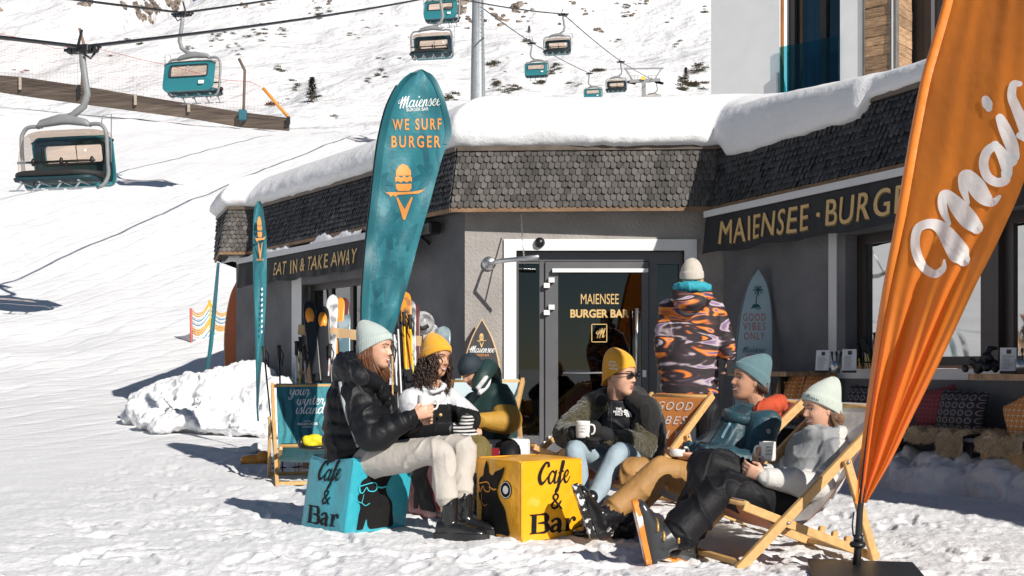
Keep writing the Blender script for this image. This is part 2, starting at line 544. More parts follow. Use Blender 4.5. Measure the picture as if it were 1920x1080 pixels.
# script lettering (pen strokes on a unit x-height grid)
def _script(word):
    G = {
     'M': ([[( .05,1.25,.07),(-.12,.95,.08),(-.05,.70,.1),(.15,.75,.1),(.33,1.25,.16),(.42,1.65,.12),(.36,1.0,.2),(.28,.0,.2)],
            [(.30,.15,.1),(.55,1.05,.12),(.86,1.68,.14),(.78,.9,.2),(.72,.0,.2)],
            [(.74,.15,.1),(1.0,1.0,.12),(1.32,1.68,.14),(1.22,.9,.2),(1.2,.15,.2),(1.42,.1,.1),(1.6,.45,.06)]], 1.55),
     'a': ([[(.62,.85,.12),(.35,1.0,.13),(.08,.6,.17),(.15,.1,.16),(.38,.05,.12),(.62,.5,.1),(.72,.95,.14)],
            [(.74,1.0,.16),(.64,.4,.19),(.70,.06,.15),(.88,.1,.1),(1.05,.45,.06)]], .98),
     'i': ([[(.02,.4,.06),(.2,1.0,.14),(.12,.4,.19),(.2,.05,.15),(.36,.1,.1),(.52,.45,.06)], [(.33,1.42,.2),(.36,1.5,.2)]], .46),
     'e': ([[(.02,.42,.08),(.35,.55,.1),(.5,.85,.1),(.34,1.02,.12),(.12,.7,.17),(.12,.25,.18),(.32,.02,.14),(.55,.18,.09),(.72,.5,.06)]], .64),
     'n': ([[(.0,.45,.06),(.16,1.0,.13),(.1,.5,.19),(.06,.0,.18)], [(.1,.3,.1),(.32,.85,.12),(.5,1.0,.15),(.52,.6,.19),(.46,.2,.18),(.58,.04,.13),(.76,.2,.08),(.85,.45,.06)]], .80),
     's': ([[(.0,.3,.06),(.3,1.1,.1),(.36,.75,.17),(.46,.35,.19),(.36,.05,.15),(.12,.06,.12)],[(.4,.1,.08),(.62,.4,.06)]], .58),
     'y': ([[(.05,.9,.1),(.12,.95,.16),(.1,.4,.18),(.25,.1,.14),(.45,.3,.1),(.58,.9,.12)],[(.62,1.0,.17),(.56,.2,.18),(.42,-.6,.15),(.1,-.7,.12),(.05,-.4,.09),(.45,-.1,.07),(.8,.4,.06)]], .76),
     'o': ([[(.35,1.0,.14),(.08,.6,.17),(.15,.1,.16),(.42,.1,.14),(.58,.55,.16),(.42,.98,.13),(.5,.8,.09),(.8,.75,.06)]], .72),
     'u': ([[(.0,.45,.06),(.14,1.0,.15),(.08,.4,.18),(.2,.06,.15),(.42,.2,.1),(.55,.9,.12)],[(.6,1.0,.16),(.52,.4,.18),(.62,.05,.14),(.78,.2,.09),(.9,.45,.06)]], .84),
     'r': ([[(.0,.45,.06),(.18,1.05,.15),(.24,.9,.12),(.48,.9,.13),(.4,.4,.18),(.46,.06,.14),(.62,.15,.09),(.74,.45,.06)]], .68),
     'w': ([[(.0,.6,.06),(.14,1.0,.15),(.08,.4,.18),(.22,.06,.15),(.42,.3,.1),(.54,.95,.14),(.5,.4,.17),(.64,.06,.14),(.86,.4,.1),(.92,.95,.13),(1.1,.8,.06)]], 1.02),
     't': ([[(.0,.45,.06),(.26,1.55,.15),(.18,.6,.19),(.2,.1,.17),(.36,.06,.12),(.55,.45,.06)],[(.0,1.05,.09),(.5,1.12,.09)]], .5),
     'l': ([[(.0,.4,.06),(.3,1.3,.1),(.34,1.75,.1),(.2,1.6,.13),(.12,.7,.18),(.16,.1,.17),(.32,.06,.12),(.52,.45,.06)]], .46),
     'd': ([[(.62,.85,.12),(.35,1.0,.13),(.08,.6,.17),(.15,.1,.16),(.38,.05,.12),(.62,.5,.1)],[(.82,1.75,.15),(.68,.6,.19),(.72,.08,.15),(.88,.12,.1),(1.02,.45,.06)]], .96),
     'C': ([[(.92,1.45,.22),(.85,1.7,.16),(.55,1.65,.2),(.2,1.1,.26),(.12,.5,.28),(.35,.05,.24),(.7,.2,.15),(.98,.55,.1)]], 1.0),
     'f': ([[(.0,.4,.08),(.35,1.0,.14),(.5,1.7,.16),(.36,1.75,.16),(.26,1.2,.2),(.16,.2,.24),(.05,-.55,.22),(-.1,-.7,.13),(-.05,-.4,.1),(.3,.05,.1),(.58,.45,.08)],[(.05,.85,.1),(.52,.95,.1)]], .56),
     ' ': ([], .5), '.': ([[(.1,.06,.18),(.12,.08,.18)]], .3)}
    st = []; x = 0
    for ch in word:
        g, adv = G[ch]
        for s_ in g: st.append([(x+a[0], a[1], a[2]) for a in s_])
        x += adv
    return st, x
def script2d(word, h, bold=1.0, shear=.22, align='C'):
    """brush-script word with x-height h"""
    st, wd = _script(word)
    st = [[(a[0], a[1], a[2]*bold) for a in s_] for s_ in st]
    V, Fc = strokes2d(st, shear=shear)
    o = wd/2 if align == 'C' else 0
    return [((x-o)*h, y*h) for x, y in V], Fc
# ------------------------------------------------------------ terrain
_py = np.array([0, 11, 15, 19, 23, 30, 40, 56, 85, 89, 95, 101, 120, 170, 190, 330, 345, 500])
_pz = np.array([0, 0, .13, .30, .5, 1.55, 4.2, 9.6, 18.7, 19.0, 21.3, 22.0, 23.5, 33.0, 41, 104, 106, 60])
def prof(d):
    d = np.asarray(d, float); r = 0
    for k in (-2, -1, 0, 1, 2):
        r = r + np.interp(d*(1+.025*k), _py, _pz)
    return r/5
def H(x, y):
    x = np.asarray(x, float); y = np.asarray(y, float)
    hy = np.hypot(x, y)
    d = np.maximum(y, hy*.85)
    wl = sstep(-.8, -4.3, x - (y-19).clip(0)*.0)
    wl = np.maximum(wl, sstep(26, 42, y)*sstep(22, 10, x-y*.22)) * sstep(-4, 6, y + np.abs(x)*.3)
    z = prof(d)*wl
    # fence bank falls to the right
    z = z + sstep(75, 100, d)*sstep(140, 100, d)*(-(x+26)*.075).clip(-2.5, 3)
    z = z + sstep(20, 60, d)*wl*.35*fbm(x*.06, y*.06, seed=3, oct=3)
    return z
def ridge(x, y):
    """mountain beyond the lift"""
    z = H(x, y)
    far = sstep(110, 230, y)
    z = z + far*(3.2*fbm(x*.022, y*.022, seed=11, oct=4) + 1.2*np.abs(fbm(x*.06, y*.05, seed=19, oct=4)))
    dip = np.exp(-((x+92)/4.5)**2)*sstep(250, 320, y)*9.0
    lft = sstep(-92, -100, x)*sstep(230, 330, y)*14
    return z - dip + lft + sstep(-89, -60, x)*sstep(250, 330, y)*14

def polar_mesh(name, fn, th, rad, mat):
    T, Rr = np.meshgrid(th, rad)
    X = Rr*np.tan(T) if False else Rr*np.sin(T); Y = Rr*np.cos(T)
    Z = fn(X, Y)
    nj, ni = X.shape
    V = np.stack([X, Y, Z], -1).reshape(-1, 3)
    idx = np.arange(ni*nj).reshape(nj, ni)
    q = np.stack([idx[:-1, :-1], idx[:-1, 1:], idx[1:, 1:], idx[1:, :-1]], -1).reshape(-1, 4)
    me = bpy.data.meshes.new(name)
    me.vertices.add(len(V)); me.vertices.foreach_set('co', V.ravel())
    me.loops.add(q.size); me.loops.foreach_set('vertex_index', q.ravel())
    me.polygons.add(len(q)); me.polygons.foreach_set('loop_start', np.arange(0, q.size, 4)); me.polygons.foreach_set('loop_total', np.full(len(q), 4))
    me.polygons.foreach_set('use_smooth', np.ones(len(q), bool))
    me.update(); me.validate()
    if me.polygons[0].normal.z < 0: me.flip_normals()
    me.materials.append(mat)
    o = bpy.data.objects.new(name, me); col.objects.link(o)
    return o
def prints(X, Y):
    """boot prints trodden into the terrace snow"""
    r = random.Random(77); D = np.zeros_like(X); xs, ys_ = X.ravel(), Y.ravel(); Df = D.ravel()
    rowY = Y[:, Y.shape[1]//2]
    for k in range(900):
        y = r.uniform(5.3, 13.5); x = r.uniform(-.5, .5)*y; a = r.uniform(0, PI)
        j0, j1 = np.searchsorted(rowY, (y-.35)*.9), np.searchsorted(rowY, (y+.35)*1.02)
        sx, sy = X[j0:j1], Y[j0:j1]; dx, dy = sx-x, sy-y
        u = (dx*math.cos(a)+dy*math.sin(a))/.15; v = (-dx*math.sin(a)+dy*math.cos(a))/.058
        q = np.sqrt(u*u+v*v); D[j0:j1] += r.uniform(.5, 1.1)*(-.018*sstep(1.05, .75, q) + .006*np.exp(-((q-1.25)/.22)**2))
    return D
def near_fn(X, Y):
    z = H(X, Y)
    d = np.hypot(X, Y)
    n = .022*fbm(X*1.1, Y*1.1, seed=5, oct=2)
    c = fbm(X*5.5, Y*5.5, seed=6, oct=3)
    n = n + .007*c + .008*np.abs(fbm(X*17, Y*17, seed=7, oct=3)) - .012*sstep(.25, .75, fbm(X*3.1, Y*3.1, seed=9, oct=2))
    far = np.exp(-(d/26)**2)
    # groomed piste tracks on the slope
    tr = .05*np.sin((X*.75+Y*.45)*2.1 + 1.5*fbm(X*.15, Y*.15, seed=13, oct=2))*sstep(13, 30, d)*sstep(70, 40, d)
    far = far*(1-.75*sstep(-2.2, -4.5, X)*sstep(9.5, 12.5, d))
    return z + n*far + tr*.35 + prints(X, Y) + .09*sstep(14, 30, d)*fbm(X*.5, Y*.5, seed=4, oct=3)
th_in = np.arctan(np.linspace(-.50, .50, 640))
th = np.concatenate([np.radians(np.linspace(-105, -27.2, 60)), th_in, np.radians(np.linspace(27.2, 80, 24))])
ys = np.concatenate([2200/(np.arange(1400, 836, -1.8)-690), 15.05*1.013**np.arange(0, 149)])
ground = polar_mesh('snow_ground', near_fn, th, ys, snow_tram)
tag(ground, None, None, None, 'structure')
th2 = np.concatenate([np.radians(np.linspace(-105, -27.2, 40)), np.arctan(np.linspace(-.50, .50, 330)), np.radians(np.linspace(27.2, 60, 16))])
mount = polar_mesh('mountain', ridge, th2, 98*1.012**np.arange(0, 128), snow_far)
tag(mount, None, None, None, 'structure')
mb = MB(); mb.add([(-900,-900,-.35),(900,-900,-.35),(900,900,-.35),(-900,900,-.35)], [(0,1,2,3)])
struct('snow_field', mb, snow)
def Hs(x, y): return float(H(np.array([x]), np.array([y]))[0])
def Rs(x, y): return float(ridge(np.array([x]), np.array([y]))[0])
def hit(px, py, y0=60., y1=360., fn=ridge):
    Y = np.arange(y0, y1, .5); X = (px-960)/F*Y; Z = 1+(HOR-py)/F*Y
    k = np.nonzero(fn(X, Y) >= Z)[0]
    if len(k) == 0: return None
    i = k[0]; return Vector((X[i], Y[i], Z[i]))

# ------------------------------------------------------------ building plan
WL = Vector((-4.46, 18.97, 0)); WC = Vector((-.53, 13.25, 0)); WR = Vector((2.38, 13.13, 0))
dL = (WL-WC).normalized(); nL = Vector((-dL.y, dL.x, 0)); nL = nL if nL.y < 0 else -nL
dR = Vector((.400, -.9165, 0)); nR = Vector((-.9165, -.400, 0))
dC = (WR-WC).normalized(); nC = Vector((dC.y, -dC.x, 0))
def UP(z): return Vector((0, 0, z))
def tR(px):
    r = (px-960)/F; return (WR.y*r-WR.x)/(.4+.9165*r)
def tL(px):
    r = (px-960)/F; return (WC.y*r-WC.x)/(dL.x-dL.y*r)
def onR(t, z, o=0): return WR + dR*t + nR*o + UP(z)
def onL(t, z, o=0): return WC + dL*t + nL*o + UP(z)
def onC(px, py, o=0):
    Y = 13.19-o; p = P(px, py, Y); return p
bar = thing('burger_bar', 'low dark grey stucco burger bar with shingled fascia under a thick snow roof', 'building', (1, 14, 0))
def slab(mb, A, d, n, t0, t1, z0, z1, o0, o1, mi=0):
    """wall piece along d from t0 to t1, between offsets o0..o1 along n"""
    c = A + d*(t0+t1)/2 + n*(o0+o1)/2 + UP((z0+z1)/2)
    return mb.obox(c, d*abs(t1-t0)/2, n*abs(o1-o0)/2, UP(abs(z1-z0)/2), mi)
# walls
mb = MB()
TL = (WL-WC).length
w0, w1 = tL(690), tL(566)            # left window opening
wlz = (.95, 2.2)
slab(mb, WC, dL, nL, 0, w0, -.5, 3.4, -.25, 0)
slab(mb, WC, dL, nL, w1, TL, -.5, 3.4, -.25, 0)
slab(mb, WC, dL, nL, w0, w1, wlz[1], 3.4, -.25, 0)
slab(mb, WC, dL, nL, w0, w1, -.5, wlz[0], -.25, 0)
RW = [(tR(1585), tR(1832)), (tR(1858), tR(1858)+1.65)]
rz0, rz1 = 1.0, 2.28
r0 = RW[0][0]; r1 = RW[1][1]
slab(mb, WR, dR, nR, -.02, r0, -.5, 3.4, -.25, 0)
slab(mb, WR, dR, nR, r1, 15, -.5, 3.4, -.25, 0)
slab(mb, WR, dR, nR, r0, r1, rz1, 3.4, -.25, 0)
slab(mb, WR, dR, nR, r0, r1, -.5, rz0-.10, -.25, 0)
e = WL; mb.obox(e + Vector((.12, 2.6, 1.45)), (.12, 0, 0), (0, 2.5, 0), UP(1.95))
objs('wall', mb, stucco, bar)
mb = MB()
dx0, dx1 = (945-960)/F*13.19, (1305-960)/F*13.17
def cx(px): return (px-960)/F*13.19
def cz(py): return 1+(HOR-py)/F*13.19
mb.box((WC.x-.0, 13.19, -.5), (cx(968), 13.45, 3.4)); mb.box((cx(1283), 13.19, -.5), (WR.x+.0, 13.45, 3.4)); mb.box((cx(968), 13.19, cz(470)), (cx(1283), 13.45, 3.4))
obj('front_wall', mb, stucco_sunlit, bar, None)
mb = MB(); mb.box((cx(945), 13.165, -.3), (cx(968), 13.36, cz(449))); mb.box((cx(1283), 13.165, -.3), (cx(1306), 13.36, cz(449))); mb.box((cx(968), 13.165, cz(470)), (cx(1283), 13.36, cz(449)))
obj('door_surround', mb, white_paint, bar)
# entrance: anthracite frame, leaf, side lights
fr = thing('x', None, None); bpy.data.objects.remove(fr)
mb = MB(); yb = 13.33
zt = cz(470)
def fbox(mb, x0, y0, x1, y1, d0, d1, mi=0):
    mb.box((cx(x0), d0, cz(y1)), (cx(x1), d1, cz(y0)), mi)
fbox(mb, 968, 470, 1283, 488, yb-.04, yb+.1)
for a, b in ((968, 972.5), (1012, 1022), (1218, 1234), (1276, 1283)): fbox(mb, a, 488, b, 872, yb-.035, yb+.1)
fbox(mb, 972.5, 818, 1012, 872, yb-.03, yb+.09); fbox(mb, 1234, 818, 1276, 872, yb-.03, yb+.09)
fbox(mb, 972.5, 488, 1012, 493, yb-.03, yb+.09); fbox(mb, 1234, 488, 1276, 493, yb-.03, yb+.09)
dfr = obj('door_frame', mb, anth, bar)
mb = MB(); fbox(mb, 972.5, 493, 1012, 818, yb+.02, yb+.035); fbox(mb, 1234, 493, 1276, 818, yb+.02, yb+.035)
objs('side_pane', mb, pane_dark, dfr)
mb = MB(); yd = yb-.06
for a, b in ((1023, 1047), (1205, 1217)): fbox(mb, a, 489.5, b, 868, yd, yd+.07)
fbox(mb, 1047, 489.5, 1205, 510, yd, yd+.07); fbox(mb, 1047, 815, 1205, 868, yd, yd+.07)
door = obj('door', mb, anth, bar)
mb = MB(); fbox(mb, 1047, 510, 1205, 815, yd+.035, yd+.05); obj('door_pane', mb, pane_dark, door)
mb = MB(); mb.tube([onC(1194, 578, .19), onC(1194, 705, .19)], .018, 12)
for y in (585, 698): mb.tube([onC(1194, y, .19), onC(1200, y, .06)], .01, 8)
obj('pull_handle', mb, steel, door)
mb = MB(); mb.box((cx(1036), yd-.055, cz(510)), (cx(1216), yd-.012, cz(503))); obj('door_closer', mb, white_paint, door)
mb = MB()
for y in (522, 573, 820):
    mb.box((cx(1029), yd-.045, cz(y+7)), (cx(1040), yd-.002, cz(y-2))); mb.box((cx(1020), yd-.035, cz(y+17)), (cx(1031), yd-.001+.0, cz(y+8)))
objs('hinge', mb, white_paint, door)
mb = MB(); mb.box((cx(1206), yd-.012, cz(707)), (cx(1213), yd-.001, cz(694)), 0); obj('lock_plate', mb, steel, door)
mb = MB(); mb.tube([onC(1056, 699, .0), onC(1192, 699, .0)], .011, 8); obj('push_bar', mb, steel, door)
# door lettering and emblem on the glass
def dfn(cxp, cyp):
    o = Vector((cx(cxp), yd+.030, cz(cyp)))
    return lambda u, v: o + Vector((u, 0, v))
px = 13.1/F
sh = text2d('MAIENSEE', .115); sh = (fitw(sh[0], 72*px), sh[1]); decal('lettering', sh, dfn(1126, 569), gold, door)
sh = text2d('BURGER BAR', .085, bold=.035); sh = (fitw(sh[0], 112*px), sh[1]); decal('lettering', sh, dfn(1126, 594), gold, door)
sh = join2d(*[strokes2d([q], .009, smooth=False) for q in ([(-.085,-.1),(.085,-.1)], [(.085,-.1),(.085,.1)], [(.085,.1),(-.085,.1)], [(-.085,.1),(-.085,-.1)])])
decal('emblem', join2d(sh, mv(script2d('M', .062, 1.2), 0.01, -.05)), dfn(1125, 624), gold, door)
# interior room behind the glass
mb = MB(); mb.box((-.5, 13.5, -.2), (2.3, 16.2, 3.0)); room = mb
def dark_room(mat, mb): 
    o = obj('interior', mb, mat, bar, fix=False); o.data.flip_normals(); return o
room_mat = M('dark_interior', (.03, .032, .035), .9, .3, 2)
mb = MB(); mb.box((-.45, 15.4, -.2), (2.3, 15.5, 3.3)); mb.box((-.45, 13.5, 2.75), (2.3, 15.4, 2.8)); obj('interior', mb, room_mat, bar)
mb = MB()
for x0, y0, x1, y1, d in ((1086, 605, 1140, 660, 1.0), (1168, 605, 1194, 660, 1.0), (985, 720, 1005, 800, .6), (1060, 730, 1110, 800, 1.3)):
    Y = 13.4+d; a = P(x0, y1, Y); b = P(x1, y0, Y); mb.box((a.x, Y, a.z), (b.x, Y+.04, b.z))
objs('poster', mb, M('interior_poster', (.35, .45, .5), .5, .8, 6, c2=(.7, .45, .4)), bar)
# dome camera, spot bracket on the front wall
mb = MB(); c = onC(1012, 455, .03); mb.lathe([(.0,-.07),(.03,-.065),(.055,-.035),(.06,0),(.045,.01),(.045,.05),(0,.05)], c, 20, (0, 1, 0)); obj('dome_camera', mb, black_plastic, bar)
lamp = thing('wall_lamp', 'slim steel bracket lamp on the lit wall beside the white door surround', 'lamp', onC(916, 492))
mb = MB(); a = onC(936, 494, .0); b = onC(915, 493, .5)
mb.lathe([(0,.0),(.075,.005),(.08,.015),(.075,.03),(0,.034)], onC(917, 494, .0), 24, (0,-1,0)); obj('wall_plate', mb, steel, lamp)
mb = MB(); mb.tube([onC(917, 494, .03), onC(917, 494, .12), onC(940, 489, .42), onC(1010, 482, .72)], [.02,.02,.026,.026], 12, flat=.55); obj('arm', mb, steel, lamp)
mb = MB(); mb.tube([onC(977, 402, .3), onC(979, 440, .45), onC(983, 484, .6)], .008, 8); obj('hanger_rod', mb, steel, lamp)
# right windows
def window(A, d, n, t0, t1, z0, z1, nm, mull, fm, pm, room=True, depth=.14, fw=.07):
    mb = MB()
    slab(mb, A, d, n, t0, t0+fw, z0, z1, -depth-.06, -depth)
    slab(mb, A, d, n, t1-fw, t1, z0, z1, -depth-.06, -depth)
    slab(mb, A, d, n, t0+fw, t1-fw, z1-fw, z1, -depth-.058, -depth)
    slab(mb, A, d, n, t0+fw, t1-fw, z0, z0+fw, -depth-.058, -depth)
    for m_ in mull: slab(mb, A, d, n, m_-.045, m_+.045, z0+fw, z1-fw, -depth-.055, -depth+.004)
    o = obj('window', mb, fm, bar)
    mb = MB(); slab(mb, A, d, n, t0+fw*.5, t1-fw*.5, z0+.02, z1-.02, -depth-.035, -depth-.025)
    obj('pane', mb, pm, o)
    return o
for (a, b) in RW: window(WR, dR, nR, a, b, rz0, rz1, 'window', [], dark_frame, pane_win, fw=.10)
mb = MB(); slab(mb, WR, dR, nR, RW[0][1], RW[1][0], rz0, rz1, -.22, -.08); obj('window_post', mb, dark_frame, bar)
mb = MB(); slab(mb, WR, dR, nR, r0-.16, r1+.3, rz0-.1, rz0-.005, -.22, .012); slab(mb, WR, dR, nR, tR(1555), tR(1570), rz0, 2.35, -.1, .012); obj('window_trim', mb, white_render, bar)
mb = MB(); slab(mb, WR, dR, nR, r0-.02, r1, rz0-.003, rz0+.022, -.13, .03); obj('window_sill', mb, M('sill_wood', (.2, .1, .06), .5, .2), bar)
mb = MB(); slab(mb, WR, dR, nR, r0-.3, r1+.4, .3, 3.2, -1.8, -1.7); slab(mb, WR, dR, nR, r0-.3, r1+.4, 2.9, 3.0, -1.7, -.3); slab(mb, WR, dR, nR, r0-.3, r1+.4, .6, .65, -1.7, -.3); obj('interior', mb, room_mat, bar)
# left window
lw = window(WC, dL, nL, w0, w1, wlz[0], wlz[1], 'window', [w0+(w1-w0)*.36, w0+(w1-w0)*.68], dark_frame, glass('left_pane', (.5,.55,.58), .03, .12, .5), fw=.09)
mb = MB(); slab(mb, WC, dL, nL, tL(566), tL(548), wlz[0]-.1, wlz[1]+.1, -.12, .01); obj('window_trim', mb, white_render, bar)
mb = MB()
for k in (.2, .52, .84):
    t = w0+(w1-w0)*k; slab(mb, WC, dL, nL, t-.22, t+.22, 1.0, 1.85, -.5, -.47)
objs('curtain', mb, white_render, bar)
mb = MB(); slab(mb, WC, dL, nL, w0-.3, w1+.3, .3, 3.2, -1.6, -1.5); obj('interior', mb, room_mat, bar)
mb = MB(); slab(mb, WC, dL, nL, w0-.02, w1+.02, wlz[0]-.04, wlz[0]+.01, -.13, .05); obj('window_sill', mb, M('sill_wood_left', (.16, .08, .05), .5, .2), bar)

# fascia -----------------------------------------------------
ZT, ZB = 3.42, 2.76
OT, OB = .15, .28
def corner(c, n1, n2, o):
    # point at offset o from both walls
    A = np.array([[n1.x, n1.y], [n2.x, n2.y]]); r = np.linalg.solve(A, [n1.x*c.x+n1.y*c.y+o, n2.x*c.x+n2.y*c.y+o])
    return Vector((r[0], r[1], 0))
nCe = Vector((0, -1, 0))
def fline(o):
    t = 5.74
    a = WC + nL*o + dL*t
    return [Vector((-4.90, 22.5, 0)), Vector((-4.81-o*.3+.04, 19.2, 0)), Vector((a.x-.43, a.y+.05+(.15-o)*.4, 0)), a, corner(WC, nL, nCe, o), corner(WR, nCe, nR, o), WR + nR*o + dR*15]
ft, fb = fline(OT), fline(OB)
def shingles(mb, A, B, C, D, rows, wd, rnd):
    """A,B top edge, C,D bottom edge (C under A)"""
    L = (B-A).length; n = max(1, int(L/wd)); 
    nrm = (B-A).cross(C-A).normalized()
    if nrm.y > 0 or (abs(nrm.y) < .35 and nrm.x > 0): nrm = -nrm
    def S(u, v): return (A.lerp(B, u)).lerp(C.lerp(D, u), v)
    for r in range(rows):
        off = (r % 2)*.5
        for k in range(-1 if off else 0, n):
            u0 = (k+off)/n; u1 = (k+1+off)/n
            if u0 < -1e-6: u0 = 0
            if u1 > 1+1e-6: u1 = 1
            if u1-u0 < .2/n: continue
            g = .05/n; v0 = (r-.45)/rows; v0 = max(v0, 0)
            v1 = (r+1.0+rnd.uniform(-.07, .07))/rows
            hv = .38/rows
            pts = [(u0+g, v0, .006), (u1-g, v0, .006)]
            um = (u0+u1)/2; hu = (u1-u0)/2-g
            for j in range(7):
                a = PI*j/6
                pts.append((um+hu*math.cos(a), v1-hv+hv*math.sin(a), 0.026))
            j_ = rnd.uniform(-.004, .006)
            tl = rnd.uniform(-.006, .006)
            fr_ = [S(u, v)+nrm*(o+j_+(tl if u > um else -tl)) for u, v, o in pts]; bk = [p - nrm*.012 for p in fr_]
            N = len(pts)
            mb.add(fr_+bk, [tuple(range(N))] + [(i, (i+1) % N, (i+1) % N+N, i+N) for i in range(N)])
rnd = random.Random(3)
for i in range(1, 6):
    A, B, C, D = ft[i]+UP(ZT), ft[i+1]+UP(ZT), fb[i]+UP(ZB), fb[i+1]+UP(ZB)
    mb = MB()
    if i == 5:       # only the stretch near the view gets separate shingles
        k = .62; B2, D2 = A.lerp(B, k), C.lerp(D, k)
        shingles(mb, A, B2, C, D2, 10, .07, rnd)
    else: shingles(mb, A, B, C, D, 9 if i == 4 else 10, .068, rnd)
    obj('shingle_fascia', mb, shingle_sunlit if i in (2, 4) else shingle_shaded, bar)  # sun-facing sides get the colour with sunlight in it, the rest the shaded one
mb = MB()
for i in range(0, 6):
    mb.add([ft[i]+UP(ZT), ft[i+1]+UP(ZT), fb[i+1]+UP(ZB), fb[i]+UP(ZB)], [(0,1,2,3)])
obj('fascia_backing', mb, M('dark_backing', (.03, .028, .026), .9), bar)
mb = MB()
for i in range(1, 6):      # eave board and soffit
    a, b = fb[i]+UP(ZB-.015), fb[i+1]+UP(ZB-.015)
    mb.beam(a, b, .03, .05)
obj('eave_board', mb, M('eave_wood', (.22, .13, .07), .7, .3), bar)
mb = MB(); wl_ = [Vector((-4.4, 22, 0)), Vector((-4.4, 19, 0)), WL+Vector((0.1,0,0)), WL, WC, WR, WR+dR*15]
for i in range(1, 6):
    mb.add([fb[i]+UP(ZB-.012), fb[i+1]+UP(ZB-.012), wl_[i+1]+UP(ZB+.0), wl_[i]+UP(ZB+.0)], [(0,1,2,3)])
obj('soffit', mb, M('soffit_board', (.07, .06, .055), .8, .2), bar)
mb = MB()
for i in range(1, 6):
    mb.beam(ft[i]+UP(ZT+.02), ft[i+1]+UP(ZT+.02), .07, .05)
obj('roof_edge', mb, M('roof_edge_metal', (.10, .075, .055), .5, .3), bar)
mb = MB(); pl = [p+UP(ZT) for p in ft] + [Vector((14, 0, ZT)), Vector((14, 22.5, ZT))]
tr = tessellate_polygon([pl]); mb.add(pl, [tuple(t) for t in tr]); obj('roof_deck', mb, M('roof_felt', (.08, .08, .08), .9), bar)

# roof snow --------------------------------------------------
pts = []; seg = []
ft2 = [Vector((-4.9, 30, 0))] + ft
for i in range(len(ft2)-1):
    a, b = ft2[i], ft2[i+1]; L = (b-a).length; n = max(2, int(L/.06))
    for k in range(n): pts.append(a.lerp(b, k/n)); seg.append(i)
pts.append(ft2[-1]); seg.append(len(ft2)-2)
Pn = np.array([[p.x, p.y] for p in pts]); N = len(Pn)
tg = np.gradient(Pn, axis=0); tg /= np.linalg.norm(tg, axis=1, keepdims=True)
nin = np.stack([-tg[:, 1], tg[:, 0]], 1)
def smooth1(a, w, it=2):
    k = np.ones(w)/w
    for _ in range(it):
        a = np.stack([np.convolve(np.pad(a[:, j], w//2, 'edge'), k, 'valid')[:len(a)] for j in range(a.shape[1])], 1)
    return a
ninS = smooth1(nin, 31); ninS /= np.linalg.norm(ninS, axis=1, keepdims=True)
ninL = smooth1(nin, 71); ninL /= np.linalg.norm(ninL, axis=1, keepdims=True)
if (ninS[N//2] @ np.array([0, 1])) < 0: ninS, ninL = -ninS, -ninL
arc = np.concatenate([[0], np.cumsum(np.linalg.norm(np.diff(Pn, axis=0), axis=1))])
iWR = min(range(N), key=lambda i: (Pn[i, 0]-ft[5].x)**2+(Pn[i, 1]-ft[5].y)**2)
hs = np.where(arc > arc[iWR], 1-.42*sstep(0, 3.2, arc-arc[iWR]), 1.0)
rw = sstep(-.2, .5, arc-arc[iWR])
iWC = min(range(N), key=lambda i: (Pn[i, 0]-ft[4].x)**2+(Pn[i, 1]-ft[4].y)**2)
hs = hs*np.where(arc < arc[iWC], 1-.12*sstep(0, 3, arc[iWC]-arc), 1.0)
prof_s = [(.06,.0), (-.02,.0), (-.09,.05), (-.11,.12), (-.10,.2), (-.06,.29), (.0,.37), (.09,.46), (.2,.54), (.35,.61), (.55,.68), (.85,.75), (1.3,.84), (1.9,.93), (2.7,1.02)]
prof_r = [(.06,.0), (-.02,.0), (-.05,.03), (-.055,.10), (-.05,.19), (-.03,.28), (.02,.34), (.12,.39), (.25,.44), (.42,.50), (.65,.57), (.95,.65), (1.4,.77), (2.0,.9), (2.8,1.02)]
rows = []
ra = arc - arc[iWR]                                   # right-wing overhang and its step
drop = sstep(.0, .3, ra)*sstep(2.55, 2.4, ra)
for (ins_, h_), (ins2, h2) in zip(prof_s, prof_r):
    ins = ins_; h = h_
    jj = fbm(arc*.9, np.full(N, h*3), seed=31, oct=3)*.045 + fbm(arc*5, np.full(N, h*9), seed=33, oct=3)*.02
    far_ = sstep(.2, 2.7, max(ins, 0)) if ins > 0 else 0
    nn = ninS*(1-far_) + ninL*far_
    hh_ = h*(1-rw)+h2*rw
    i2 = ins_*(1-rw)+ins2*rw + jj*(1-.5*rw) + .5*(-.13*drop if h < .45 else -.13*drop*max(0, 1-(h-.45)/.6))
    Q = Pn + nn*i2[:, None]
    z = ZT + .04 + hh_*hs + jj*.5*min(1, h*4) - .17*drop*max(0, 1-h*2.6)*(1+.0*arc) + .012*fbm(arc*7, np.zeros(N), seed=40, oct=2)*(h < .08)
    rows.append(np.stack([Q[:, 0], Q[:, 1], z], 1))
mb = MB(); nr = len(rows)
vs = [tuple(p) for r in rows for p in r]
fs = [(j*N+i, j*N+i+1, (j+1)*N+i+1, (j+1)*N+i) for j in range(nr-1) for i in range(N-1)]
mb.add(vs, fs, 0, True)
lastr = [Vector(p) for p in rows[-1][::8]] + [Vector((14, -.5, 4.3)), Vector((14, 30, 4.9)), Vector((-2, 30, 4.9))]
tr = tessellate_polygon([[Vector((p.x, p.y, 0)) for p in lastr]]); mb.add(lastr, [tuple(t) for t in tr], 0, False)
tag(obj('roof_snow', mb, snow_roof, None, loc=(0, 14, ZT)), 'thick smooth snow blanket lying on the burger bar roof', 'snow cover')

